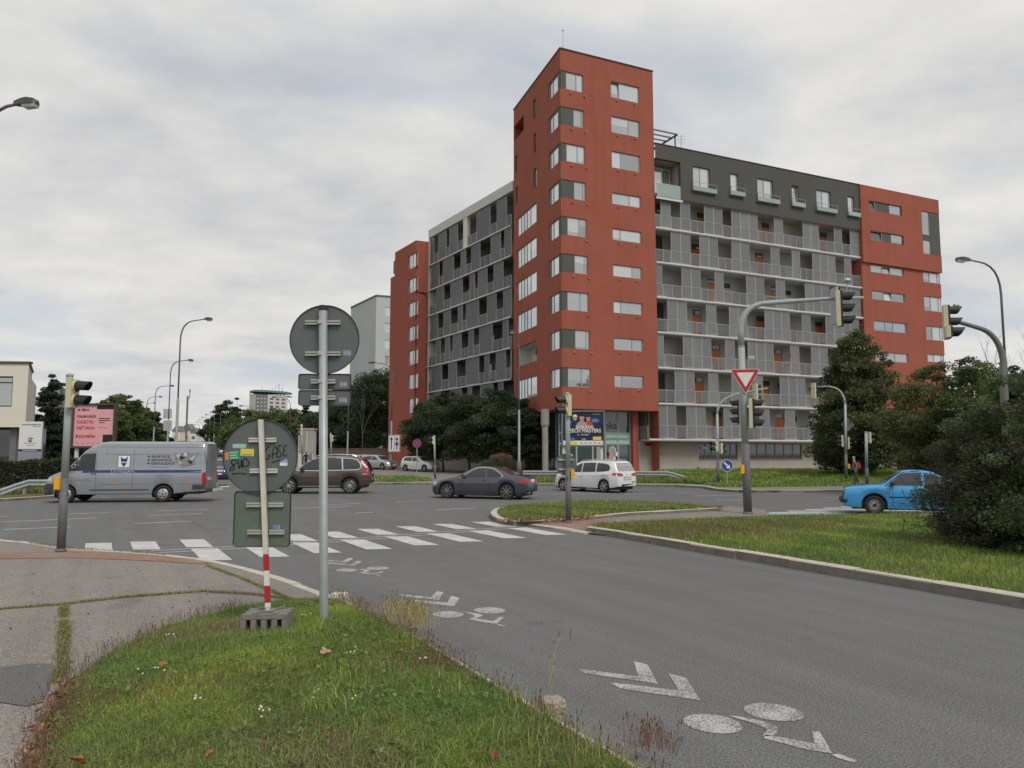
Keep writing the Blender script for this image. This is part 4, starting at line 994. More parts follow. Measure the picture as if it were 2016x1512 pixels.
b = MB(); b.obox(PW, tW - 0.28, tW, -1.6, 0.1, 0, WT - 0.951); b.build('wing_edge', 'slab_concrete', bld, world=True)
tp = fz(*L3(514, 100), PW)[0]
b = MB(); b.obox(PW, tp - 0.45, tp + 0.45, -0.3, 0.06, SW_[0], WT - 0.951); b.build('wing_pilaster', 'cream_wall', bld, world=True)
b = MB(); b.obox(PW, tS - 0.3, tX, -12, -1.62, 0, WT - 0.4); b.build('wing_core', 'beige_wall', bld, world=True)
b = MB(); b.obox(PW, tS, tW, -1.5, -1.2, 0, SW_[6] - 0.2); b.build('ground_floor_wall', 'beige_wall', bld, world=True)
sk = Vector(pl(PW, 1.3, -2.0)); b = MB(); b.add([(sk.x - 1, sk.y - 1, WT - 0.2), (sk.x + 1, sk.y - 1, WT - 0.2), (sk.x + 1, sk.y + 1, WT - 0.2), (sk.x - 1, sk.y + 1, WT - 0.2), (sk.x, sk.y, WT + 0.95)], [(0, 1, 4), (1, 2, 4), (2, 3, 4), (3, 0, 4)]); b.build('skylight', 'window_glass', bld, world=True)
# low bay beside the end block
zx = fz(*L3(310, 452), PW)[1]
for k in range(2, 7):
    z0 = SW_[k]; zt_ = (SW_[k - 1] - 0.16) if k > 2 else zx - 0.25
    b = MB(); b.obox(PW, tW, tX, -1.4, 0.1, z0 - 0.16, z0 - 0.02); b.mi = 1; b.obox(PW, tW, tX, 0.1, 0.15, z0 - 0.11, z0); b.build('gallery_slab', ['slab_concrete', 'white_frame'], bld, world=True)
    a = tW + (0.2 if k % 2 == 0 else 1.3); screen(PW, a, a + 1.35, z0 + 0.05, zt_, None, 'dark_screen'); railing(PW, tW + 0.05, tX - 0.05, z0 + 0.02, 'rail_mesh')
    b = MB(); b.obox(PWk, tW, tX, 0, 0.05, z0, zt_ + 0.1); b.build('gallery_wall', 'brown_wall', bld, world=True)
b = MB(); b.obox(PW, tW, tX, -1.4, 0.1, zx - 0.25, zx); b.build('bay_parapet', 'white_frame', bld, world=True)
# red end block of the left wing
Wp = Vector(pl(PW, tW, 0)); sB = 1.6
P0 = Wp - UR * sB
while P0.x / P0.y > (817 - CX) / FPX: sB += 0.02; P0 = Wp - UR * sB
PZ = (P0, UW, NW); tz1 = fz(772, 893, PZ)[0]; tz2 = fz(763.5, 893, PZ)[0]
ZT = fz(822.5, 471, PZ)[1]; zstep = fz(*L3(100, 362), PZ)[1]
hz, hs = [], []
for k in range(7):
    ya = 218 + 139.5 * k; x0, x1 = L3(185, 0)[0], L3(236, 0)[0]
    a, c = fz(x1, 420 + ya / 2.908, PZ)[0], fz(x0, 420 + ya / 2.908, PZ)[0]; zt_ = fz(x1, 420 + ya / 2.908, PZ)[1]
    hz.append((a, c, zt_ - 1.65, zt_))
wall('end_block_wall', PZ, 0, tz1, 0, ZT, hz, 'red_stucco')
for h in hz: window(PZ, *h, (0.5,), fr='grey_frame', gl=['bright_glass', 'curtain_glass'])
b = MB(); b.obox(PZ, tz1, tz2, -8, -0.02, 0, zstep); b.obox(PZ, 0, tz1, -8, -0.25, ZT - 0.6, ZT - 0.1); b.build('end_block_core', 'red_stucco', bld, world=True)
b = MB(); b.add([(P0.x, P0.y, zx), (Wp.x, Wp.y, zx), (Wp.x, Wp.y, ZT), (P0.x, P0.y, ZT)], [(0, 1, 2, 3)]); b.add([(P0.x, P0.y, zx), (Wp.x, Wp.y, zx), (*pl(PW, tX, -0.5), zx)], [(0, 1, 2)]); b.add([(P0.x, P0.y, 0), (*pl(PZ, 0.3, -3), 0), (*pl(PZ, 0.3, -3), zx), (P0.x, P0.y, zx)], [(0, 1, 2, 3)]); q = lambda t, z, d: (*pl(PZ, t, d), z); b.add([q(tz1, 0, 0), q(tz1, 0, -8), q(tz1, ZT, -8), q(tz1, ZT, 0)], [(0, 1, 2, 3)]); b.build('end_block_wall', 'red_stucco', bld, world=True)
for k in range(6):
    z_ = SW_[k] - 0.2; b = MB(); b.obox(PZ, tz2, tz2 + 0.35, -2.2, -0.5, z_ + 0.8, z_ + 2.4); b.build('side_balcony', 'pole_dark', bld, world=True)
# ================================================================== background buildings
def quadP(p0, p1):
    """wall plane from p0 to p1 (seen from the camera side), its length"""
    p0, p1 = Vector(p0[:2]), Vector(p1[:2]); u = (p1 - p0).normalized(); n = Vector((u.y, -u.x))
    if n.dot(p0) > 0: n = -n
    return (p0, u, n), (p1 - p0).length
# pale slab block behind the red wing
ca, cl_ = at(741, 583, 130), at(691, 608, 141); cr_ = ca + Vector((22, 9, 0))
wb = empty('slab_block', (ca.x, ca.y, H(ca.x, ca.y)), 0, 'pale grey tower block behind the red end of the building', 'building')
zt = ca.z
Pf, Lf = quadP(ca, cr_); Ps, Ls = quadP(cl_, ca)
hw = []
for k in range(10):
    z_ = zt - 2.35 - k * 2.9
    for j in range(4): hw.append((1.6 + j * 5.2, 4.2 + j * 5.2, z_ - 1.0, z_ + 0.55))
wall('wall', Pf, 0, Lf, 0, zt, hw, 'panel_block', wb); wall('wall', Ps, 0, Ls, 0, zt, [], 'panel_block', wb)
for h in hw: window(Pf, *h, (0.33,), fr='white_frame', gl=['bright_glass', 'window_glass'], parent=wb, fw=0.1)
b = MB(); b.add([(ca.x, ca.y, zt), (cr_.x, cr_.y, zt), (cr_.x - 8, cr_.y + 12, zt), (cl_.x, cl_.y, zt)], [(0, 1, 2, 3)]); b.obox(Pf, -0.1, Lf, -0.4, 0.12, zt, zt + 0.25); b.obox(Ps, 0, Ls + 0.1, -0.4, 0.12, zt - 0.003, zt + 0.247); b.build('roof', 'pole_grey', wb, world=True)
# far tower with green roof frame
ft = at(527, 800, 600); fz0 = H(ft.x, ft.y) - 4; ztf = at(527, 776, 600).z
fw = empty('tower_block', (ft.x, ft.y, fz0), 0, 'distant white and grey tower block under a green roof frame', 'building')
pts_ = [at(491, 790, 606), at(503.5, 790, 596), at(527, 790, 600), at(566, 790, 616)]
for i, m_ in enumerate(['white_wall', 'pole_dark', 'white_wall']):
    P_, L_ = quadP(pts_[i], pts_[i + 1]); hh = []
    for k in range(8):
        for j in range(3):
            if i: hh.append((L_ * (0.1 + j * 0.3), L_ * (0.28 + j * 0.3), ztf - 4.4 - k * 3, ztf - 2.9 - k * 3))
    wall('wall', P_, 0, L_, fz0, ztf, hh, m_, fw, depth=0.4)
    for h in hh: 
        g = MB(); g.obox(P_, h[0], h[1], -0.4, -0.3, h[2], h[3]); g.build('window', 'window_glass' if i == 1 else 'dark_glass', fw, world=True)
b = MB(); b.prism([(p.x, p.y) for p in pts_] + [(pts_[3].x, pts_[3].y + 14), (pts_[0].x, pts_[0].y + 14)], ztf - 0.5, ztf); b.build('roof', 'roofing', fw, world=True)
b = MB(); rg = random.Random(5)
b.prism([(p.x * 0.99 + ft.x * 0.01, p.y - 0.6) for p in pts_] + [(pts_[3].x, pts_[3].y + 12), (pts_[0].x, pts_[0].y + 12)], ztf + 1.6, ztf + 3.2)
b.build('roof_frame', 'roof_green', fw, world=True)
b = MB()
for k in range(11): p = pts_[0].lerp(pts_[3], k / 10); b.box(p.x - 0.3, p.x + 0.3, p.y + 0.4, p.y + 1.0, ztf, ztf + 1.6)
b.build('roof_post', 'white_wall', fw, world=True)['kind'] = 'stuff'
b = MB()
for k in range(7): p = pts_[0].lerp(pts_[3], rg.uniform(0.25, 0.85)); hh_ = rg.uniform(3, 7); b.tube([(p.x, p.y + 5, ztf + 3), (p.x, p.y + 5, ztf + 3 + hh_)], 0.16, 4)
b.build('aerials', 'galvanised', fw, world=True)['kind'] = 'stuff'
# office on the left
oc = at(57, 716, 50); o2 = at(63.5, 735, 56); o0 = oc + Vector((-16, -1.2, 0))
of = empty('office_building', (oc.x, oc.y, 0), 0, 'cream flat-roofed office with large window at the left edge', 'building')
Po, Lo = quadP(o0, oc); Pq, Lq = quadP(oc, o2); zot, zob = oc.z, at(40, 841, 50).z
hw = [(Lo - 1.05 - 6.0 * (i + 1) + 1.0 if i else Lo - 0.95 - 3.4, Lo - 0.95 - 6.0 * i, at(20, 801, 50).z, at(20, 741, 50).z) for i in range(2)]
wall('wall', Po, 0, Lo, zob, zot, hw, 'cream_wall', of); wall('wall', Pq, 0, Lq, zob - 0.02, zot, [], 'cream_wall', of)
for h in hw: window(Po, *h, (0.33, 0.66), fr='dark_frame', gl='window_glass', parent=of, fw=0.09); 
for h in hw: b = MB(); b.obox(Po, h[0], h[1], -0.12, -0.05, h[3] - 0.45, h[3] - 0.37); b.build('transom', 'dark_frame', of, world=True)
b = MB(); b.add([(o0.x, o0.y, zob), (oc.x, oc.y, zob), (o2.x, o2.y, zob), (o0.x - 2, o2.y, zob)], [(0, 1, 2, 3)]); b.add([(o0.x, o0.y, zot), (oc.x, oc.y, zot), (o2.x, o2.y, zot), (o0.x - 2, o2.y, zot)], [(0, 1, 2, 3)]); b.build('slab', 'pole_dark', of, world=True)
b = MB(); b.obox(Po, 0, Lo + 0.1, -0.3, 0.1, zot, zot + 0.14); b.obox(Pq, 0, Lq, -0.3, 0.1, zot - 0.003, zot + 0.137); b.build('roof_edge', 'dark_frame', of, world=True)
b = MB(); b.obox(Po, 0, Lo - 0.4, -3.4, -3.0, 0, zob); b.build('ground_floor_glass', 'dark_glass', of, world=True)
b = MB(); P_, L_ = quadP(o2, at(72, 760, 62)); b.obox(P_, 0.05, L_, -4, 0, 0, at(64, 741, 56).z - 0.2); b.build('rear_wing', 'cream_wall', of, world=True)
for t_ in (Lo - 1.0, Lo - 6.5): b = MB(); b.obox(Po, t_ - 0.2, t_ + 0.2, -0.9, -0.5, 0, zob); b.build('pillar', 'pole_dark', of, world=True)
# beige block beyond the conifer
bb = at(97, 756, 92); be = empty('beige_block', (bb.x, bb.y, H(bb.x, bb.y)), 0, 'beige panel block half hidden behind the left conifer', 'building')
P_, L_ = quadP(bb, at(118, 756, 92)); P2, L2 = quadP(at(118, 756, 92), at(130, 768, 100))
hh = [(0.35, 0.75, bb.z - 2.2 - 2.8 * k, bb.z - 1.0 - 2.8 * k) for k in range(3)]
wall('wall', P_, 0, L_, 0, bb.z, hh, 'concrete', be); wall('wall', P2, 0, L2, 0, bb.z, [], 'beige_wall', be)
for h in hh: window(P_, *h, (), parent=be)
b = MB(); b.obox(P_, -0.1, L_ + 0.1, -5, 0.1, bb.z, bb.z + 0.2); b.build('roof', 'roofing', be, world=True)
# gabled houses where the boulevard ends
for k, (x0, x1, yt, ye, D, lab) in enumerate([(338, 356, 838, 848, 430, 'small distant house with dark gabled roof left of the road end'), (356, 378, 834, 846, 440, 'larger distant house with grey gabled roof at the road end'), (374, 388, 842, 851, 420, 'small pale distant house right of the road end')]):
    a, c = at(x0, ye, D), at(x1, ye, D); zr_ = at(x0, yt, D).z; g0 = H(a.x, a.y) - 2
    hs = empty('house', ((a.x + c.x) / 2, D, g0), 0, lab, 'house', 'houses at the end of the boulevard')
    b = MB(); b.box(a.x + 0.4, c.x - 0.4, D, D + 8, g0, a.z); b.build('wall', 'cream_wall', hs, world=True)
    m_ = (a.x + c.x) / 2; b = MB(); b.add([(a.x, D - 0.5, a.z - 0.2), (c.x, D - 0.5, a.z - 0.2), (m_, D - 0.5, zr_), (a.x, D + 8.5, a.z - 0.2), (c.x, D + 8.5, a.z - 0.2), (m_, D + 8.5, zr_)], [(0, 1, 2), (5, 4, 3), (0, 2, 5, 3), (1, 4, 5, 2)]); b.build('roof', 'pole_dark', hs, world=True)
    b = MB(); b.box(m_ - 0.9, m_ + 0.9, D - 0.1, D + 0.1, g0 + 3.2, g0 + 4.8); b.build('window', 'dark_glass', hs, world=True)
# salmon house and brown wall seen through the trees
sa, sb = at(688, 700, 118), at(745, 700, 118); g0 = H(sa.x, 118)
sh = empty('salmon_house', ((sa.x + sb.x) / 2, 118, g0), 0, 'salmon coloured house glimpsed between dark tree trunks', 'house')
P_, L_ = quadP(sa, sb); zt = at(700, 823, 118).z
hh = [(0.8, 2.0, g0 + 1.2, g0 + 2.6), (2.9, 3.9, g0 + 1.2, g0 + 2.6)]
wall('wall', P_, 0, L_, g0 - 0.5, zt, hh, 'salmon_wall', sh)
for h in hh: window(P_, *h, (0.5,), parent=sh, gl='dark_glass')
b = MB(); b.obox(P_, -0.4, L_ + 0.4, -7, 0.4, zt, zt + 0.3); b.build('roof', 'roof_green', sh, world=True)
wa, wc = at(638, 900, 96), at(800, 900, 92)
P_, L_ = quadP(wa, wc); b = MB(); b.obox(P_, 0, L_, -0.3, 0, 0, at(700, 884, 95).z); b.obox(P_, -0.05, L_ + 0.05, -0.34, 0.04, at(700, 884, 95).z, at(700, 884, 95).z + 0.1)
tag(b.build('boundary_wall', 'brown_wall'), 'brown boundary wall behind the parked cars', 'wall')
# kiosk
ka = at(587, 880, 82); kb = at(604, 880, 82); g0 = H(ka.x, 82) + ZF
kk = empty('kiosk', ((ka.x + kb.x) / 2, 82, g0), 0, 'narrow kiosk with beige and white poster panels behind the far signal', 'kiosk')
zk = at(590, 843, 82).z
b = MB(); b.box(ka.x, kb.x + 0.7, 82, 83.2, g0, zk - 0.2); b.build('body', 'white_wall', kk, world=True)
b = MB(); b.box(ka.x - 0.1, kb.x + 0.8, 81.9, 83.3, zk - 0.2, zk); b.build('roof', 'beige_wall', kk, world=True)
for i in range(2): b = MB(); b.box(ka.x + 0.1 + i * 0.9, ka.x + 0.85 + i * 0.9, 81.95, 81.99, g0 + 1.6, zk - 0.35); b.build('poster', 'beige_wall' if i else 'concrete', kk, world=True)
b = MB(); b.box(ka.x + 1.25, ka.x + 1.5, 81.94, 81.985, g0 + 0.1, g0 + 1.5); b.build('door', 'pole_dark', kk, world=True)

# ================================================================== street furniture
def xf(b, M, start=0):
    for i in range(start, len(b.v)): b.v[i] = tuple(M @ Vector(b.v[i]))
    return b
def head(parent, pos, yaw, n, s=0.36, label=None, green=None, side=None, back='signal_cream', name='signal_head', plate=True):
    """signal head; pos = foot of the housing's back, lamps look along yaw"""
    M = Matrix.Translation(pos) @ Matrix.Rotation(yaw, 4, 'Z')
    b = MB(); w = s * 0.46
    b.box(0.0, s * 0.34, -w, w, 0.0, n * s); hb = b
    for i in range(n): b.lathe([(s * 0.43, s * 0.3), (s * 0.42, s * 0.46), (s * 0.4, s * 0.5)], 14, 'x', (0, 0, (i + 0.5) * s), close=False)
    xf(b, M); hd = b.build(name, back, parent, world=True, bevel=0)
    f = MB(); f.box(s * 0.345, s * (0.5 if plate else 0.36), -w * 0.98, w * 0.98, 0.01, n * s - 0.01); xf(f, M); f.build('front_plate', 'black_plastic' if plate else back, hd, world=True)
    for i in range(n):
        zc_ = (i + 0.5) * s; r = s * 0.4; seg = 16; v = MB(); x0 = s * 0.5
        ang = np.linspace(math.radians(-38), math.radians(218), seg)
        for rr in (r, r - 0.012):
            for a in ang:
                ln_ = s * (0.78 + 0.22 * math.sin(a))
                v.v += [(x0, rr * math.cos(a), zc_ + rr * math.sin(a)), (x0 + ln_, rr * 0.95 * math.cos(a), zc_ - s * 0.04 + rr * 0.95 * math.sin(a))]
        m = 2 * seg
        for k in range(seg - 1): v.f += [(2 * k, 2 * k + 1, 2 * k + 3, 2 * k + 2), (m + 2 * k, m + 2 * k + 2, m + 2 * k + 3, m + 2 * k + 1), (2 * k + 1, m + 2 * k + 1, m + 2 * k + 3, 2 * k + 3)]
        v.m = [0] * len(v.f); xf(v, M); v.build('visor', 'black_plastic', hd, world=True)
        l = MB(); l.lathe([(r * 0.94, x0 + 0.006), (r * 0.7, x0 + 0.03), (r * 0.3, x0 + 0.045), (0.004, x0 + 0.05)], 14, 'x', (0, 0, zc_)); xf(l, M); l.build('lens', 'lens_green' if green == i else 'lens_dark', hd, world=True)
    if side:
        head(parent, tuple(M @ Vector((0, side * s * 0.95, 0))), yaw, 1, s, name='arrow_head')
    return hd
mat('lens_dark', (0.03, 0.022, 0.02), 0.25, 0.2, 10, coat=0.4)
mat('lens_green', (0.01, 0.12, 0.1), 0.25, 0.2, 10, coat=0.4)
def button(parent, pos, yaw, s=1.0):
    b = MB(); b.box(-0.03 * s, 0.07 * s, -0.06 * s, 0.06 * s, -0.12 * s, 0.12 * s); xf(b, Matrix.Translation(pos) @ Matrix.Rotation(yaw, 4, 'Z')); o = b.build('push_button_box', 'yellow_box', parent, world=True, bevel=0.015 * s)
    c = MB(); c.lathe([(0.025, 0.07 * s), (0.025, 0.085 * s)], 10, 'x'); xf(c, Matrix.Translation(pos) @ Matrix.Rotation(yaw, 4, 'Z')); c.build('button', 'black_plastic', o, world=True)
def pole2(parent, base, top, r0, r1, zs, lower='pole_grey', upper='pole_green'):
    """pole with a dark sleeve up to height zs"""
    base, top = Vector(base), Vector(top); f = (zs - base.z) / (top.z - base.z); mid = base.lerp(top, f)
    b = MB(); b.tube([base, mid], [r0, r0 * 0.99], 16); b.lathe([(r0 * 1.25, 0), (r0 * 1.25, 0.03), (r0, 0.06)], 16, o=tuple(base)); o1 = b.build('pole_sleeve', lower, parent, smooth=True, world=True)
    b = MB(); b.tube([mid - Vector((0, 0, 0.02)), top], [r1, r1 * 0.97], 16); b.lathe([(r1 * 1.05, -0.02), (r1 * 1.05, 0.01), (r1 * 0.5, 0.035)], 16, o=tuple(top)); return b.build('pole', upper, parent, smooth=True, world=True)
def arc(p0, p1, p2, n=10):
    p0, p1, p2 = Vector(p0), Vector(p1), Vector(p2)
    return [p0 * (1 - t) ** 2 + p1 * 2 * t * (1 - t) + p2 * t * t for t in [i / n for i in range(n + 1)]]

# T1: left pedestrian signal
B = gnd(120, 1086, ZP); D1 = B.y; T = at(137.5, 739, D1)
t1 = empty('traffic_light', B, 0, 'two-lamp pedestrian signal on the left pavement with yellow push button', 'traffic light')
pole2(t1, B, T, 0.076, 0.064, at(126, 941, D1).z)
hp = at(146, 803, D1); head(t1, (hp.x - 0.06, hp.y - 0.05, hp.z), math.radians(-4), 2, 0.27, plate=False)
button(t1, at(116, 952, D1 - 0.07), math.radians(180))
f_ = at(118, 978, D1 - 0.09)
b = MB(); b.flat(text2d('16', 0.11, 'LEFT', 0.004), (f_, Vector((1, 0, 0)), Vector((0, 0, 1)), Vector((0, -1, 0))), 0.0)
for i, (x, y, z) in enumerate(b.v): dx = x - at(123, 960, D1).x; b.v[i] = (x, D1 - math.sqrt(max(0.0001, 0.0785 ** 2 - min(dx * dx, 0.006))), z)
b.build('number', 'ink_black', t1, world=True)

# T2: signal on the refuge
B = gnd(1119.5, 1029, ZR); D2 = B.y; T = at(1117, 775, D2)
t2 = empty('traffic_light', B, 0, 'two-lamp pedestrian signal on the brick refuge, lamps facing left', 'traffic light')
pole2(t2, B, T, 0.078, 0.066, at(1119, 921, D2).z)
hp = at(1122, 819, D2); head(t2, (hp.x, hp.y - 0.02, hp.z), math.radians(197), 2, 0.29, plate=False)
cc = at(1114, 914.5, D2 + 0.12)
b = MB(); b.lathe([(0.3, 0.0), (0.3, 0.03), (0.285, 0.02)], 32, 'y', tuple(cc)); sg = b.build('round_sign', 'sign_back', t2, world=True)
for dz in (-0.13, 0.13): b = MB(); b.box(cc.x - 0.2, cc.x + 0.2, cc.y - 0.05, cc.y - 0.002, cc.z + dz - 0.02, cc.z + dz + 0.02); b.build('bracket', 'bracket', sg, world=True)
button(t2, at(1126, 934, D2 - 0.05), 0.0)
b = MB(); f_ = at(1117, 945, D2 - 0.082); b.flat(text2d('1', 0.11, 'CENTER', 0.004), (f_, Vector((1, 0, 0)), Vector((0, 0, 1)), Vector((0, -1, 0))), 0.0); b.build('number', 'ink_black', t2, world=True)

# T3: big mast-arm signal
B = gnd(1472.5, 1011, ZR); D3 = B.y
t3 = empty('traffic_light', B, 0, 'tall mast-arm traffic light with yield sign before the balconies', 'traffic light')
pole2(t3, B, at(1459.5, 682, D3), 0.13, 0.105, at(1467, 874, D3).z)
p = [at(1459.5, 684, D3), at(1458, 650, D3)] + arc(at(1458, 648, D3), at(1461, 601, D3), at(1510, 596.5, D3 - 0.05), 8) + [at(1560, 593, D3 - 0.12), at(1640, 587.5, D3 - 0.2), at(1700, 586, D3 - 0.25)]
b = MB(); b.tube(p, [0.1] * 3 + list(np.linspace(0.1, 0.075, len(p) - 5)) + [0.055, 0.045], 12); b.build('mast_arm', 'pole_green', t3, smooth=True, world=True)
hp = at(1648, 643, D3 - 0.35); head(t3, tuple(hp), math.radians(-24), 3, 0.375, green=0)
b = MB(); q_ = at(1643, 605, D3 - 0.2); b.box(q_.x - 0.03, q_.x + 0.03, q_.y - 0.25, q_.y + 0.25, q_.z - 0.55, q_.z + 0.62); b.build('backing_board', 'galvanised', t3, world=True)
b = MB(); q_ = at(1668, 552, D3 - 0.2); b.tube([at(1667, 586, D3 - 0.2), q_], 0.015, 6); b.lathe([(0.06, 0), (0.08, 0.05), (0.08, 0.16), (0.03, 0.2)], 10, 'x', tuple(q_ - Vector((0.1, 0, 0)))); b.build('detector', 'galvanised', t3, world=True)
b = MB(); q_ = at(1476, 704, D3 - 0.1); b.box(q_.x - 0.06, q_.x + 0.14, q_.y - 0.06, q_.y + 0.06, q_.z - 0.05, q_.z + 0.05); b.build('camera_box', 'bracket', t3, world=True, bevel=0.01)
# yield sign
yc = at(1467.5, 743, D3 - 0.16); s_ = 0.275
def tri(r, x, y, z): return [(x + r * math.cos(a), y, z + r * math.sin(a)) for a in (math.radians(150), math.radians(30), math.radians(-90))]
ang_ = Matrix.Translation(yc) @ Matrix.Rotation(math.radians(-10), 4, 'Z')
b = MB(); R_ = 0.3
def rtri(R, rad, n=5):
    out = []
    for a in (150, 270, 390):
        c_ = (math.cos(math.radians(a)) * (R - 2 * rad), math.sin(math.radians(a)) * (R - 2 * rad))
        for k in range(n): t_ = math.radians(a - 60 + 120 * k / (n - 1)); out.append((c_[0] + rad * math.cos(t_), c_[1] + rad * math.sin(t_)))
    return out
for R, rad, y0, y1, mi in ((0.53, 0.035, 0.0, 0.02, 0), (0.505, 0.03, -0.004, 0.0, 1), (0.31, 0.012, -0.008, -0.004, 0)):
    b.mi = mi; o_ = rtri(R, rad); k = len(o_); b.add([(x, y0, z) for x, z in o_] + [(x, y1, z) for x, z in o_], [tuple(range(k)), tuple(range(2 * k - 1, k - 1, -1))] + [(i, (i + 1) % k, k + (i + 1) % k, k + i) for i in range(k)])
xf(b, ang_); b.build('yield_sign', ['white_paint', 'red_paint'], t3, world=True)
hp = at(1476, 843, D3 - 0.1); head(t3, tuple(hp), math.radians(-20), 3, 0.31)
hp = at(1462, 836, D3 + 0.25); head(t3, tuple(hp), math.radians(160), 3, 0.27)
button(t3, at(1462.5, 924, D3 - 0.1), math.radians(180), 1.2)

# T4, T5, T6: far side signals
def far_light(px, pyb, pyt, armto, heads, lab, z0=0.3, r=0.075, dark=True, btn=None, D=None):
    B = gnd(px, pyb, z0) if D is None else at(px, pyb, D); D = B.y
    e = empty('traffic_light', B, 0, lab, 'traffic light', 'traffic lights across the junction')
    top = at(px + (B.x and 0) - 2, pyt, D)
    pole2(e, B, top, r * 1.15, r, at(px, pyb - (pyb - pyt) * 0.34, D).z)
    if armto:
        cpx, cpy, ex, ey, dd = armto
        pth = arc(top, at(cpx, cpy, D), at((cpx + ex) / 2, (cpy + ey) / 2, D + dd / 2), 7) + [at(ex, ey, D + dd)]
        b = MB(); b.tube(pth, list(np.linspace(r * 0.9, r * 0.5, len(pth))), 10); b.build('mast_arm', 'pole_green', e, smooth=True, world=True)
    for hx, hy, yaw, n, s, dd in heads: head(e, tuple(at(hx, hy, D + dd)), math.radians(yaw), n, s, plate=False)
    if btn: button(e, at(*btn, D - 0.1), math.radians(250), 1.2)
    return e, D
far_light(1414, 951, 815, (1412, 782, 1512, 764, 0.2), [(1486, 788, 28, 3, 0.31, 0.1), (1411, 889, 205, 2, 0.29, -0.1), (1417, 893, 20, 2, 0.29, 0.15)], 'curved-arm signal across the road beside the blue arrow sign')
e5, D5 = far_light(1666, 946, 795, (1660, 760, 1594, 762, 0.2), [(1601, 784, 30, 3, 0.31, 0.1), (1661, 880, 160, 3, 0.24, 0.1), (1668, 884, 20, 3, 0.24, 0.1)], 'curved-arm signal with diamond sign back near the walking man', btn=(1671, 918))
q_ = at(1669, 836, D5 + 0.12)
b = MB(); b.plate([(q_.x - 0.42, q_.y, q_.z), (q_.x, q_.y, q_.z - 0.42), (q_.x + 0.42, q_.y, q_.z), (q_.x, q_.y, q_.z + 0.42)], (0, 1, 0), 0.02); b.build('diamond_sign', 'sign_back', e5, world=True)
far_light(1707, 957, 851, None, [(1709, 872, 20, 2, 0.27, 0.05)], 'short two-lamp signal right beside the walking man', r=0.07)
far_light(653, 917, 853, None, [(653, 870, 5, 2, 0.3, 0.0)], 'distant two-lamp signal seen just right of the tall sign pole', D=66, r=0.08)
far_light(857, 943, 858, None, [(855, 875, 185, 2, 0.28, 0.0)], 'two-lamp signal right of the no-stopping sign', D=52, r=0.065)
far_light(596, 915, 850, None, [(595, 858, 200, 3, 0.36, 0.0)], 'distant three-lamp signal in front of the kiosk', D=70, r=0.08)

# T7: signal on an arm at the right edge, its post behind the shrubs
D7 = 20.5; bx = at(1984, 893, D7).x
t7 = empty('traffic_light', (bx, D7, ZI), 0, 'arm-mounted traffic light with extra arrow lamp at the right edge', 'traffic light')
p = [(bx, D7, ZI), (bx, D7, at(1978, 730, D7).z)] + arc(at(1976, 715, D7), at(1968, 655, D7), at(1925, 645, D7), 8) + [at(1898, 637, D7), at(1862, 628, D7)]
b = MB(); b.tube(p, [0.11, 0.1] + list(np.linspace(0.085, 0.055, len(p) - 2)), 12); b.build('mast_arm', 'pole_dark', t7, smooth=True, world=True)
hp = at(1859, 668, D7 - 0.2); head(t7, tuple(hp), math.radians(-22), 3, 0.31, side=-1)
b = MB(); q_ = at(1877, 601, D7); b.lathe([(0.03, 0), (0.05, 0.03), (0.05, 0.12), (0.02, 0.16)], 8, 'x', tuple(q_)); b.build('detector', 'galvanised', t7, world=True)

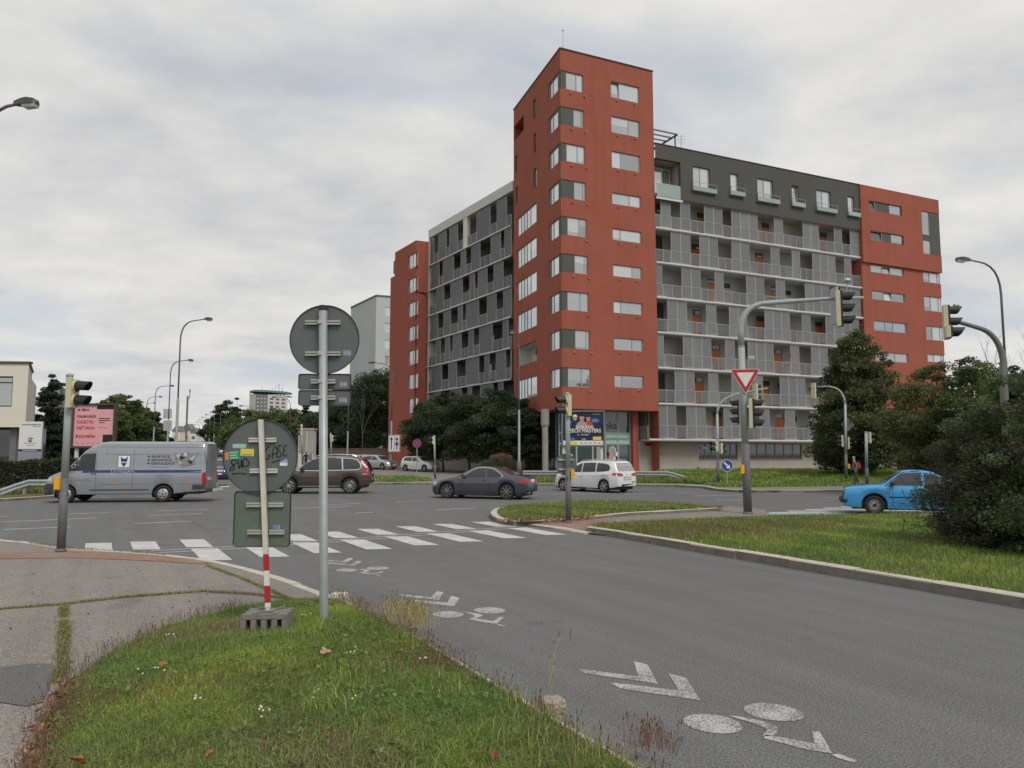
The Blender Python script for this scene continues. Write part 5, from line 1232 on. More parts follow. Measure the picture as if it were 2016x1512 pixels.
# ------------------------------------------------------------------ street lamps
def lamp(base, ztop, arm, lab, r=0.09, head_len=0.62, grp='street lamps', lower=0.45, rise=1.3, sleeve=None, simple=False):
    base = Vector(base); e = empty('street_lamp', base, 0, lab, 'street lamp', grp)
    arm = Vector((arm[0], arm[1], 0)); L = arm.length; d = arm.normalized()
    zj_ = base.z + (ztop - base.z) * lower
    b = MB(); b.tube([base, base + Vector((0, 0, 0.02)), Vector((base.x, base.y, zj_)), Vector((base.x, base.y, zj_ + 0.12))], [r * 1.15, r * 1.1, r, r * 0.75], 10); b.build('pole', 'pole_green', e, smooth=True, world=True)
    if sleeve: b = MB(); b.lathe([(r * 2, 0), (r * 2, sleeve), (r * 1.6, sleeve + 0.1), (r * 1.1, sleeve + 0.15)], 12, o=tuple(base)); b.build('pole_base', 'pole_dark', e, smooth=True, world=True)
    top = Vector((base.x, base.y, ztop - rise)); k = min(rise, L * 0.9)
    pth = [Vector((base.x, base.y, zj_ + 0.1)), top] + arc(top, Vector((base.x, base.y, ztop)), base * 1 + d * k + Vector((0, 0, ztop - base.z)), 6)[1:] + [Vector((base.x, base.y, ztop + 0.03)) + arm]
    b = MB(); b.tube(pth, [r * 0.62] * 2 + list(np.linspace(r * 0.6, r * 0.42, len(pth) - 2)), 8); b.build('arm', 'pole_dark', e, smooth=True, world=True)
    tip = Vector((base.x, base.y, ztop + 0.03)) + arm; yaw = math.atan2(d.y, d.x); M = Matrix.Translation(tip) @ Matrix.Rotation(yaw, 4, 'Z')
    h = head_len; b = MB(); secs = [(-0.1, 0.05, 0.06, -0.05), (h * 0.2, 0.11, 0.085, -0.08), (h * 0.55, 0.15, 0.09, -0.09), (h * 0.9, 0.12, 0.05, -0.09), (h, 0.06, -0.02, -0.085)]
    for x, w_, zu, zd in secs: b.v += [(x, -w_, zd), (x, w_, zd), (x, w_ * 0.8, zu), (x, -w_ * 0.8, zu)]
    n = len(secs); b.f = [(4 * i + k_, 4 * i + (k_ + 1) % 4, 4 * i + 4 + (k_ + 1) % 4, 4 * i + 4 + k_) for i in range(n - 1) for k_ in range(4)] + [(3, 2, 1, 0), (4 * n - 4, 4 * n - 3, 4 * n - 2, 4 * n - 1)]; b.m = [0] * len(b.f)
    xf(b, M); o = b.build('luminaire', 'lamp_head', e, world=True)
    b = MB(); b.hexa([(h * 0.4, -0.09, -0.17), (h * 0.92, -0.08, -0.17), (h * 0.92, 0.08, -0.17), (h * 0.4, 0.09, -0.17)], [(h * 0.33, -0.12, -0.092), (h * 0.96, -0.1, -0.092), (h * 0.96, 0.1, -0.092), (h * 0.33, 0.12, -0.092)]); xf(b, M); b.build('lamp_cover', 'lamp_glass', o, world=True)
    return e
def lamp_px(px, D, ytop, ztip, lab, r=0.09, base=None, **kw):
    z0 = H((px - CX) / FPX * D, D) + (0.1 if base is None else base); p = at(px, 893, D); tip = at(*ztip)
    return lamp((p.x, D, z0), at(px, ytop, D).z, (tip.x - p.x, tip.y - D), lab, r, **kw)
lamp_px(346, 51.5, 634, (404, 634, 50.5), 'tallest grey street lamp rising behind the silver van', lower=0.5)
lamp_px(329, 75, 712, (371, 711, 74), 'second street lamp left of the boulevard, behind the tallest lamp', lower=0.45)
lamp_px(301, 101, 761, (335, 760, 100), 'third street lamp in the row left of the boulevard')
lamp_px(285, 124, 782, (313, 781, 123), 'fourth street lamp in the row left of the boulevard')
lamp_px(283, 150, 794, (302, 793, 149), 'fifth street lamp in the row, close to the left trees')
lamp_px(770, 75.5, 717, (737, 710, 74.5), 'street lamp with lane sign on its post at the red block', sleeve=1.2)
lamp_px(569, 112, 783, (544, 781, 111), 'street lamp above the graffiti sign, right of the boulevard')
lamp_px(496, 130, 800, (478, 797, 129), 'street lamp before the far tower block')
for k, (px, D, yt) in enumerate([(432, 165, 812), (420, 190, 817), (411, 215, 822), (404, 245, 827), (397, 280, 831), (391, 320, 836)]):
    lamp_px(px, D, yt, (px - 2200 / D, yt - 1, D - 1), ['nearest', 'second', 'third', 'fourth', 'fifth', 'farthest'][k] + ' slim far street lamp in the row right of the boulevard', grp='far street lamps right of the boulevard', r=0.11)
lamp_px(1022, 56, 660, (1010, 655, 54.5), 'pale street lamp standing in front of the tower', base=0.3, sleeve=0.9, head_len=0.4, r=0.085)
lamp_px(1661, 54, 706, (1666, 701, 53.4), 'thin street lamp before the big tree, right of the balconies', base=0.3, sleeve=1.3, head_len=0.25, r=0.07)
lamp_px(1990, 36, 521, (1908, 525, 35.2), 'tall street lamp at the far right above the shrubs', lower=0.58, rise=1.5, head_len=0.85)
lamp_px(-70, 19.5, 212, (34, 221, 19.3), 'street lamp whose head reaches in at the upper left edge', head_len=0.63, rise=1.0)
lamp_px(684, 88, 770, (664, 768, 87), 'street lamp half hidden by the tall pole sign')
# lane sign hung on the lamp at the red block
e = [o for o in bpy.data.objects if o.get('label', '').startswith('street lamp with lane sign')][0]
q_ = at(776.5, 873, 75.2); b = MB(); w_, h_ = 0.58, 0.85
b.box(q_.x - w_, q_.x + w_, 75.1, 75.14, q_.z - h_, q_.z + h_); b.mi = 1; b.box(q_.x - w_ + 0.04, q_.x + w_ - 0.04, 75.094, 75.1, q_.z - h_ + 0.04, q_.z + h_ - 0.04); b.mi = 0; b.box(q_.x - w_ + 0.08, q_.x + w_ - 0.08, 75.088, 75.094, q_.z - h_ + 0.08, q_.z + h_ - 0.08)
b.mi = 2
fr = (Vector((q_.x, 75.084, q_.z)), Vector((1, 0, 0)), Vector((0, 0, 1)), Vector((0, -1, 0)))
for x in (-0.28, 0.26):
    b.flat(rect2(x - 0.05, -0.6, x + 0.05, 0.4), fr, 0); b.flat(poly2([(x - 0.16, 0.36), (x + 0.16, 0.36), (x, 0.66)]), fr, 0.001)
for k in range(4): b.flat(rect2(-0.03, -0.65 + k * 0.36, 0.03, -0.42 + k * 0.36), fr, 0)
b.mi = 3; b.flat(ell2(0.26, -0.05, 0.18, 0.18), fr, 0.003)
b.build('lane_sign', ['white_paint', 'ink_black', 'ink_black', 'blue_paint'], e, world=True)
# grey mast and blank board on the median of the boulevard
m_ = at(366, 870, 92); e = empty('mast', (m_.x, 92, H(m_.x, 92)), 0, 'bare grey mast right of the tallest street lamp', 'mast')
b = MB(); b.tube([(m_.x, 92, H(m_.x, 92)), (m_.x, 92, at(366, 780, 92).z)], 0.12, 8); b.build('pole', 'pole_dark', e, world=True)
b = MB(); b.tube([(m_.x + 0.22, 92, at(366, 785, 92).z), (m_.x + 0.25, 92, at(366, 772, 92).z)], 0.04, 6); b.lathe([(0.05, 0), (0.08, 0.1), (0.08, 0.3), (0.03, 0.36)], 8, o=(m_.x + 0.25, 92, at(366, 772, 92).z)); b.build('sensor', 'black_plastic', e, world=True)
m_ = at(330, 870, 110); e = empty('road_sign', (m_.x, 110, H(m_.x, 110)), 0, 'two pale blank square boards on a post behind the lamps', 'road sign')
b = MB(); b.tube([(m_.x, 110, H(m_.x, 110)), (m_.x, 110, at(330, 805, 110).z)], 0.06, 6); b.build('post', 'galvanised', e, world=True)
for ya, yb in ((805, 824), (828, 848)): a, c = at(322, ya, 109.9), at(338, yb, 109.9); b = MB(); b.box(a.x, c.x, 109.85, 109.9, c.z, a.z); b.build('board', 'panel_block', e, world=True)

# ------------------------------------------------------------------ signs
def disc_sign(parent, c, R, m, th=0.018, nm='round_sign'):
    b = MB(); b.lathe([(R * 0.985, -0.002), (R * 0.985, 0.004)], 48, 'y', tuple(c)); b.mi = 1; b.lathe([(R * 0.985, -0.004), (R, -0.02), (R * 1.006, 0.0), (R, th)], 48, 'y', tuple(c), close=False); b.mi = 2; b.lathe([(R, th), (R * 0.8, th + 0.001)], 48, 'y', tuple(c), close=True)
    return b.build(nm, [m, 'sign_edge', 'white_paint'], parent, world=True)
def rails(parent, c, half, m='bracket', gap=0.05, y=-0.045):
    """clamping rail: two slotted halves either side of the post"""
    for s in (-1, 1):
        b = MB(); x0, x1 = sorted((c[0] + s * gap, c[0] + s * half)); 
        b.box(x0, x1, c[1] + y, c[1] - 0.004, c[2] - 0.022, c[2] - 0.008); b.box(x0, x1, c[1] + y, c[1] - 0.004, c[2] + 0.008, c[2] + 0.022); b.box(x0, x1, c[1] - 0.016, c[1] - 0.003, c[2] - 0.008, c[2] + 0.008)
        b.build('bracket', m, parent, world=True)
# tall galvanised sign
B = gnd(637.5, 1217, 0.17); Dq = B.y
s1 = empty('road_sign', B, 0, 'tall galvanised pole carrying a round sign seen from behind', 'road sign')
top = at(636, 602, Dq)
b = MB(); b.tube([(B.x, B.y, B.z - 0.15), (B.x, B.y, B.z), (top.x, Dq, top.z)], 0.0455, 20); b.build('pole', 'galvanised', s1, smooth=True, world=True)
b = MB(); b.lathe([(0.0475, -0.055), (0.0475, 0.0), (0.03, 0.006)], 20, o=tuple(top)); b.build('cap', 'black_plastic', s1, world=True)
mpp = Dq / FPX
c = at(639, 668.5, Dq + 0.06); R = 69.5 * mpp
sg = disc_sign(s1, c, R, 'sign_back')
for yy in (636, 697): p = at(637, yy, Dq + 0.06); rails(sg, p, 35 * mpp); b = MB(); b.lathe([(0.05, -0.022), (0.05, 0.022)], 20, o=(p.x - 0.004, Dq, p.z)); b.build('clamp', 'bracket', sg, world=True)
def rbox(name, parent, x0, x1, z0, z1, y, r, m, th=0.016):
    o_ = []
    for cx_, cz_, a0 in ((x1 - r, z1 - r, 0), (x0 + r, z1 - r, 90), (x0 + r, z0 + r, 180), (x1 - r, z0 + r, 270)):
        for k in range(5): a = math.radians(a0 + 90 * k / 4); o_.append((cx_ + r * math.cos(a), cz_ + r * math.sin(a)))
    k = len(o_); b = MB(); cx_, cz_ = (x0 + x1) / 2, (z0 + z1) / 2
    inn = [(cx_ + (x - cx_) * (1 - 0.012 / (x1 - x0) * 2), cz_ + (z - cz_) * (1 - 0.012 / (z1 - z0) * 2)) for x, z in o_]
    b.add([(x, y, z) for x, z in inn], [tuple(range(k))]); b.mi = 1
    b.add([(x, y, z) for x, z in inn] + [(x, y - 0.012, z) for x, z in o_] + [(x, y + th, z) for x, z in o_], [(i, (i + 1) % k, k + (i + 1) % k, k + i) for i in range(k)] + [(k + i, k + (i + 1) % k, 2 * k + (i + 1) % k, 2 * k + i) for i in range(k)]); b.mi = 2
    b.add([(x, y + th, z) for x, z in o_], [tuple(range(k - 1, -1, -1))])
    return b.build(name, [m, 'sign_edge', 'white_paint'], parent, world=True)
for ya, yb in ((736, 767), (768, 798.5)):
    a, c2 = at(588, ya, Dq + 0.06), at(690.5, yb, Dq + 0.06); sp_ = rbox('plate_sign', s1, a.x, c2.x, c2.z, a.z, Dq + 0.06, 0.022, 'sign_back'); p = at(637.5, (ya + yb) / 2, Dq + 0.06); rails(sp_, p, 24 * mpp); b = MB(); b.lathe([(0.05, -0.018), (0.05, 0.018)], 20, o=(p.x - 0.004, Dq, p.z)); b.build('clamp', 'bracket', sp_, world=True)
def sticker(parent, x0, y0, x1, y1, D, m, txt=None, tm='ink_white', nm='sticker', rot=0):
    a, c_ = at(x0, y1, D), at(x1, y0, D); fr = (Vector((a.x, D, a.z)), Vector((math.cos(rot), 0, math.sin(rot))), Vector((-math.sin(rot), 0, math.cos(rot))), Vector((0, -1, 0)))
    w_, h_ = c_.x - a.x, c_.z - a.z
    b = MB(); b.flat(rect2(0, 0, w_, h_), fr, 0.0012); o = b.build(nm, m, parent, world=True)
    if txt:
        for i in range(len(txt)):
            if not txt[i]: continue
            n = len(txt); b = MB(); b.flat(rect2(w_ * 0.08, h_ * (n - 1 - i + 0.3) / n, w_ * (0.86 - 0.12 * (i % 2)), h_ * (n - 1 - i + 0.7) / n), fr, 0.002); b.build('print', tm, o, world=True)
sticker(s1, 676, 690, 691, 700, Dq + 0.0575, 'ink_lilac', [1, 1], 'ink_grey'); sticker(s1, 669, 752, 683, 761, Dq + 0.0595, 'ink_lilac', [1, 1], 'ink_grey'); sticker(s1, 668, 783, 683, 792, Dq + 0.0595, 'ink_lilac', [1, 1], 'ink_grey')

# leaning portable sign with graffiti
B = gnd(528, 1211, 0.28); Dp = B.y; mpp = Dp / FPX
s2 = empty('portable_sign', B, 0, 'leaning red and white striped post with graffitied round sign back', 'road sign')
def pp(y): return at(528 - (1211 - y) * (14.5 / 386), y, Dp)
def bar3(name, ya, yb, m, w=0.024):
    a, c_ = pp(ya), pp(yb); b = MB(); b.hexa([(c_.x - w, Dp - w, c_.z), (c_.x + w, Dp - w, c_.z), (c_.x + w, Dp + w, c_.z), (c_.x - w, Dp + w, c_.z)], [(a.x - w, Dp - w, a.z), (a.x + w, Dp - w, a.z), (a.x + w, Dp + w, a.z), (a.x - w, Dp + w, a.z)]); return b.build(name, m, s2, world=True, bevel=0.004)
bar3('post', 826, 1091, 'old_white_paint'); bar3('post_band', 1091, 1123, 'red_paint'); bar3('post_band', 1123, 1153, 'white_paint'); bar3('post_band', 1153, 1186, 'red_paint'); bar3('post_band', 1186, 1196, 'white_paint'); bar3('post_foot', 1196, 1222, 'old_white_paint', 0.02)
c = at(512.5, 898.5, Dp + 0.045); R = 73.5 * mpp
rs = disc_sign(s2, c, R, 'sign_back')
for yy in (866, 927): p = pp(yy); rails(rs, (p.x, Dp + 0.045, p.z), 27 * mpp, 'old_white_paint', 0.035, -0.03)
a, c2 = at(462, 967, Dp + 0.045), at(570.5, 1077, Dp + 0.045); rp = rbox('square_sign', s2, a.x, c2.x, c2.z, a.z, Dp + 0.045, 0.035, 'sign_back_green')
for yy in (994, 1048): p = pp(yy); rails(rp, (p.x, Dp + 0.045, p.z), 36 * mpp, 'bracket', 0.035, -0.03)
DS = Dp + 0.0425
sticker(rs, 458, 874, 485, 882, DS, 'ink_mint'); sticker(rs, 473, 883, 500, 897, DS, 'ink_yellow', [0, 0, 1], 'ink_grey', rot=-0.04)
sticker(rs, 451, 889, 472, 905, DS, 'ink_green', [1, 1, 1], 'ink_mint', rot=0.09); sticker(rs, 444, 891, 453, 906, DS, 'ink_orange', rot=0.15)
sticker(rs, 552, 904, 566, 911, DS, 'ink_sky'); sticker(rs, 551, 911, 566, 917, DS, 'ink_white')
sticker(rp, 538, 1033, 551, 1041, Dp + 0.0435, 'ink_sky', [1, 1], 'ink_navy')
# tags
def tagstrokes(strokes, y, m, w):
    b = MB(); O = at(512, 898, DS)
    for st in strokes:
        pts = [((at(x, yy, DS).x - O.x), (at(x, yy, DS).z - O.z)) for x, yy in st]
        q = [Vector(p) for p in pts]
        for _ in range(2):
            n_ = [q[0]]
            for a, c_ in zip(q[:-1], q[1:]): n_ += [a * 0.75 + c_ * 0.25, a * 0.25 + c_ * 0.75]
            q = n_ + [q[-1]]
        b.ribbon([(p.x, p.y) for p in q], w, (Vector((O.x, DS, O.z)), Vector((1, 0, 0)), Vector((0, 0, 1)), Vector((0, -1, 0))), 0.0025)
    b.build('graffiti', m, rs, world=True)
G = lambda x, y: (360 + x / 3.436, 560 + y / 3.436)
tagstrokes([[G(590, 1100), G(575, 1098), G(557, 1125), G(553, 1160), G(565, 1188), G(580, 1180), G(588, 1150), G(578, 1155), G(590, 1165)], [G(605, 1180), G(606, 1130), G(620, 1098), G(635, 1100), G(640, 1140), G(632, 1170)], [G(604, 1150), G(638, 1140)], [G(668, 1095), G(655, 1085), G(642, 1105), G(655, 1130), G(668, 1150), G(655, 1172), G(640, 1165)], [G(705, 1088), G(685, 1092), G(678, 1115), G(695, 1122), G(680, 1130), G(678, 1160), G(705, 1158)], [G(600, 1205), G(650, 1190), G(680, 1186)]], 0, 'ink_black', 0.011)
tagstrokes([[G(365, 1190), G(335, 1185), G(325, 1205), G(345, 1222), G(350, 1245), G(330, 1262), G(313, 1250), G(340, 1225), G(370, 1200)], [G(375, 1185), G(380, 1255), G(383, 1230), G(398, 1225), G(395, 1170), G(400, 1235)], [G(405, 1240), G(412, 1165), G(440, 1190), G(452, 1215), G(430, 1232), G(408, 1228)], [G(330, 1285), G(370, 1275), G(432, 1283)]], 0, 'ink_black', 0.012)
# rubber foot
ft_ = empty('sign_base', (B.x, B.y, 0.15), math.radians(4), 'weathered rubber foot block weighing down the leaning sign', 'sign base')
zb_ = 0.17
for i, (y0, y1) in enumerate([(-0.17, -0.1), (-0.04, 0.04), (0.1, 0.17)]): b = MB(); b.box(-0.225, 0.225, y0, y1, zb_ - 0.05, zb_); b.build('rib', 'base_rubber', ft_, bevel=0.006)
for x in (-0.2, -0.1, 0.0, 0.1, 0.2): b = MB(); b.box(x - 0.028, x + 0.028, -0.18, 0.18, -0.06, zb_ - 0.051); b.build('rib', 'base_rubber', ft_, bevel=0.006)
for x in (-0.15, 0.15): b = MB(); b.box(x - 0.06, x + 0.06, -0.172, 0.172, zb_ - 0.052, zb_ - 0.004); b.build('rib', 'base_rubber', ft_, bevel=0.006)
b = MB(); b.box(-0.06, 0.06, -0.06, 0.06, zb_ - 0.04, zb_ + 0.012); b.build('socket', 'base_rubber', ft_, bevel=0.006)
for x, y in ((-0.1, -0.13), (0.1, -0.13), (-0.1, 0.13), (0.1, 0.13)): b = MB(); b.box(x - 0.03, x + 0.03, y - 0.025, y + 0.025, zb_ + 0.001, zb_ + 0.014); b.build('lug', 'base_rubber', ft_)

# keep-right arrow, no stopping
B = gnd(1431.5, 956, ZF); Dk = B.y; e = empty('road_sign', B, 0, 'small round blue keep-right sign with white arrow on the far refuge', 'road sign')
b = MB(); b.tube([B, at(1431.5, 910, Dk)], 0.035, 10); b.build('post', 'galvanised', e, world=True)
c = at(1431.5, 916.5, Dk - 0.05); b = MB(); R = 0.33; b.lathe([(R, 0.02), (R, 0.0)], 32, 'y', tuple(c)); b.mi = 1; fr = (c, Vector((1, 0, 0)), Vector((0, 0, 1)), Vector((0, -1, 0)))
b.flat(ell2(0, 0, R * 1.0, R * 1.0, 32), fr, 0.003); b.mi = 0; b.flat(ell2(0, 0, R * 0.93, R * 0.93, 32), fr, 0.005); b.mi = 1
rot = lambda pts: [(x * math.cos(-0.85) - y * math.sin(-0.85), x * math.sin(-0.85) + y * math.cos(-0.85)) for x, y in pts]
b.flat(poly2(rot([(-0.24, -0.05), (0.06, -0.05), (0.06, 0.05), (-0.24, 0.05)])), fr, 0.008); b.flat(poly2(rot([(0.05, -0.15), (0.25, 0), (0.05, 0.15)])), fr, 0.008); b.build('sign_face', ['blue_paint', 'white_paint'], e, world=True)
D_ = 62; B = at(821, 931, D_); B.z = 0.15; e = empty('road_sign', B, 0, 'round red and blue no-stopping sign before the dark trees', 'road sign')
b = MB(); b.tube([B, at(821, 870, D_)], 0.04, 8); b.build('post', 'galvanised', e, world=True)
c = at(821, 873, D_ - 0.06); R = 0.36; fr = (c, Vector((1, 0, 0)), Vector((0, 0, 1)), Vector((0, -1, 0))); b = MB(); b.lathe([(R, 0.02), (R, 0)], 28, 'y', tuple(c)); b.mi = 1; b.flat(ell2(0, 0, R, R, 28), fr, 0.004); b.mi = 0; b.flat(ell2(0, 0, R * 0.78, R * 0.78, 28), fr, 0.008); b.mi = 1
for a in (0.785, -0.785): b.flat(poly2([(math.cos(a) * x - math.sin(a) * y, math.sin(a) * x + math.cos(a) * y) for x, y in ((-R * .8, -.035), (R * .8, -.035), (R * .8, .035), (-R * .8, .035))]), fr, 0.012 if a > 0 else 0.014)
b.build('sign_face', ['blue_paint', 'red_paint'], e, world=True)

# ------------------------------------------------------------------ billboards
def board_frame(px0, px1, py0, py1, D, lab, fm, zb, posts):
    a, c_ = at(px0, py1, D), at(px1, py0, D); e = empty('billboard', ((a.x + c_.x) / 2, D, zb), 0, lab, 'billboard')
    b = MB(); t_ = 0.11
    b.box(a.x, c_.x, D - 0.06, D + 0.25, a.z, a.z + t_); b.box(a.x, c_.x, D - 0.06, D + 0.25, c_.z - t_, c_.z); b.box(a.x, a.x + t_, D - 0.056, D + 0.25, a.z + t_, c_.z - t_); b.box(c_.x - t_, c_.x, D - 0.056, D + 0.25, a.z + t_, c_.z - t_); b.build('frame', fm, e, world=True)
    b = MB(); b.box(a.x + 0.02, c_.x - 0.02, D + 0.05, D + 0.22, a.z + 0.02, c_.z - 0.02); b.build('back', fm, e, world=True)
    for x in posts: p = at(x, py1, D); b = MB(); b.box(p.x - 0.09, p.x + 0.09, D + 0.06, D + 0.2, zb, a.z); b.build('post', 'white_frame', e, world=True)
    fr = (Vector((a.x + t_, D + 0.03, a.z + t_)), Vector((1, 0, 0)), Vector((0, 0, 1)), Vector((0, -1, 0)))
    return e, fr, c_.x - a.x - 2 * t_, c_.z - a.z - 2 * t_
def put(e, fr, nm, m, datas, off=0.004):
    for d in datas:
        b = MB(); b.flat(d, fr, off); b.build(nm, m, e, world=True)
def fit(s, x, y, w, h, bold=0.0, ctr=False):
    """lettering scaled into a box w x h with its foot at (x, y); None: small print, only a line of it"""
    if s is None: return rect2(x, y + h * 0.2, x + w, y + h * 0.8)
    d = text2d(s, 1.0, 'LEFT', bold); xs_ = [v[0] for v in d[0]]; ys_ = [v[1] for v in d[0]]; kx = w / (max(xs_) - min(xs_)); ky = h / (max(ys_) - min(ys_))
    return [((a - min(xs_)) * kx + x, (c_ - min(ys_)) * ky + y) for a, c_ in d[0]], d[1]
e, fr, w_, h_ = board_frame(139, 229, 794, 882, 44, 'pink concert billboard behind the silver van', 'billboard_frame', 0.1, (149, 216))
put(e, fr, 'poster', 'poster_pink', [rect2(0, 0, w_, h_)], 0)
put(e, fr, 'poster_photo', 'ink_black', [rect2(w_ * 0.56, h_ * 0.9, w_, h_), rect2(w_ * 0.74, 0.0, w_, h_ * 0.28)])
put(e, fr, 'lettering', 'ink_black', [fit('28. ŘÍJNA', w_ * 0.07, h_ * 0.845, w_ * 0.3, h_ * 0.085, 0.03), fit('FORUM KARLÍN', w_ * 0.07, h_ * 0.69, w_ * 0.47, h_ * 0.085, 0.03), fit('#', w_ * 0.06, h_ * 0.2, w_ * 0.04, h_ * 0.08, 0.03), fit(None, w_ * 0.62, h_ * 0.66, w_ * 0.28, h_ * 0.035), fit(None, w_ * 0.62, h_ * 0.61, w_ * 0.28, h_ * 0.035), fit(None, w_ * 0.62, h_ * 0.56, w_ * 0.15, h_ * 0.03)], 0.006)
put(e, fr, 'lettering', 'ink_red', [fit('KONCERT PRO', w_ * 0.07, h_ * 0.545, w_ * 0.42, h_ * 0.085, 0.03), fit('PAMĚŤ NÁRODA', w_ * 0.07, h_ * 0.405, w_ * 0.46, h_ * 0.1, 0.03), fit('NEZAPOMEŇME', w_ * 0.105, h_ * 0.2, w_ * 0.44, h_ * 0.1, 0.03), fit(None, w_ * 0.62, h_ * 0.44, w_ * 0.22, h_ * 0.02)], 0.006)
put(e, fr, 'logo_strip', 'ink_grey', [rect2(w_ * (0.08 + 0.13 * k), h_ * 0.06, w_ * (0.14 + 0.13 * k), h_ * 0.075) for k in range(5)], 0.006)
e, fr, w_, h_ = board_frame(1105.5, 1190.5, 808, 879, 52.5, 'dark blue golf poster billboard in front of the shop', 'pole_dark', 0.3, (1110, 1185))
put(e, fr, 'poster', 'poster_navy', [rect2(0, 0, w_, h_)], 0)
put(e, fr, 'poster_glow', 'poster_glow', [ell2(w_ * 0.8, h_ * 0.74, w_ * 0.1, h_ * 0.06), ell2(w_ * 0.2, h_ * 0.66, w_ * 0.09, h_ * 0.06), ell2(w_ * 0.22, h_ * 0.17, w_ * 0.08, h_ * 0.05)], 0.002)
for cx_, cy_, sh_, cap_, k in ((0.3, 0.83, 'poster_navy', 'ink_white', 0.9), (0.63, 0.82, 'ink_red', 'ink_black', 0.95), (0.47, 0.84, 'beige_wall', 'ink_black', 1.1)):
    x, y = w_ * cx_, h_ * cy_; s_ = w_ * 0.065 * k
    put(e, fr, 'poster_figure', sh_, [poly2([(x - s_ * 2.1, y - s_ * 4.2), (x + s_ * 2.1, y - s_ * 4.2), (x + s_ * 1.7, y - s_ * 2.1), (x + s_ * 0.5, y - s_ * 1.2), (x - s_ * 0.5, y - s_ * 1.2), (x - s_ * 1.7, y - s_ * 2.1)])], 0.003 + k * 0.002)
    put(e, fr, 'poster_figure', 'skin', [ell2(x, y - s_ * 0.1, s_ * 0.85, s_ * 1.25)], 0.0045 + k * 0.002); put(e, fr, 'poster_figure', cap_, [ell2(x, y + s_ * 0.45, s_ * 0.95, s_ * 0.85, 12, 0, math.pi), rect2(x - s_, y + s_ * 0.3, x + s_, y + s_ * 0.5)], 0.0055 + k * 0.002)
put(e, fr, 'lettering', 'ink_white', [fit('D+D REAL', w_ * 0.32, h_ * 0.5, w_ * 0.46, h_ * 0.09, 0.01), fit('CZECH MASTERS', w_ * 0.06, h_ * 0.375, w_ * 0.88, h_ * 0.115, 0.02), fit('15. - 18. 8. 2019', w_ * 0.36, h_ * 0.285, w_ * 0.28, h_ * 0.05, 0.01), fit(None, w_ * 0.74, h_ * 0.93, w_ * 0.2, h_ * 0.012), fit(None, w_ * 0.46, h_ * 0.16, w_ * 0.1, h_ * 0.03)], 0.009)
put(e, fr, 'poster_strip', 'ink_white', [rect2(0, 0, w_, h_ * 0.13)], 0.002); put(e, fr, 'poster_strip', 'ink_yellow', [rect2(w_ * 0.17, 0.01, w_ * 0.35, h_ * 0.1), rect2(w_ * 0.74, h_ * 0.15, w_ * 0.95, h_ * 0.25)], 0.004)
put(e, fr, 'logo_strip', 'ink_grey', [rect2(w_ * (0.42 + 0.11 * k), h_ * 0.04, w_ * (0.49 + 0.11 * k), h_ * 0.07) for k in range(5)], 0.004)
# office name board
D_ = 40; a, c_ = at(34.5, 909, D_), at(84.5, 830, D_); e = empty('name_board', ((a.x + c_.x) / 2, D_, 0.1), 0, 'white office name board above the hedge', 'sign')
b = MB(); b.box(a.x, c_.x, D_, D_ + 0.12, 0.1, c_.z); b.build('panel', 'board_grey', e, world=True)
fr = (Vector((a.x, D_, a.z)), Vector((1, 0, 0)), Vector((0, 0, 1)), Vector((0, -1, 0))); w_, h_ = c_.x - a.x, c_.z - a.z
put(e, fr, 'face', 'ink_white', [rect2(0, h_ * 0.27, w_, h_)], 0.004); put(e, fr, 'stripe', 'ink_navy', [rect2(0, h_ * 0.26, w_, h_ * 0.315)], 0.008)
put(e, fr, 'lettering', 'ink_black', [fit('NOVODVORSKÁ 82', w_ * 0.1, h_ * 0.905, w_ * 0.82, h_ * 0.045, 0.03), fit('office centre', w_ * 0.58, h_ * 0.865, w_ * 0.34, h_ * 0.028, 0.01), fit('Úřad práce ČR', w_ * 0.24, h_ * 0.44, w_ * 0.52, h_ * 0.035, 0.01), fit(None, w_ * 0.35, h_ * 0.39, w_ * 0.35, h_ * 0.015)], 0.008)
put(e, fr, 'lettering', 'ink_white', [fit(None, w_ * 0.18, h_ * 0.275, w_ * 0.64, h_ * 0.022)], 0.012)
put(e, fr, 'emblem', 'ink_navy', [poly2([(w_ * x, h_ * y) for x, y in ((.42, .6), (.47, .6), (.47, .53), (.5, .51), (.53, .53), (.53, .56), (.57, .56), (.57, .51), (.52, .48), (.46, .48), (.42, .51))]), poly2([(w_ * x, h_ * y) for x, y in ((.5, .565), (.62, .575), (.62, .595), (.5, .6))])], 0.008)

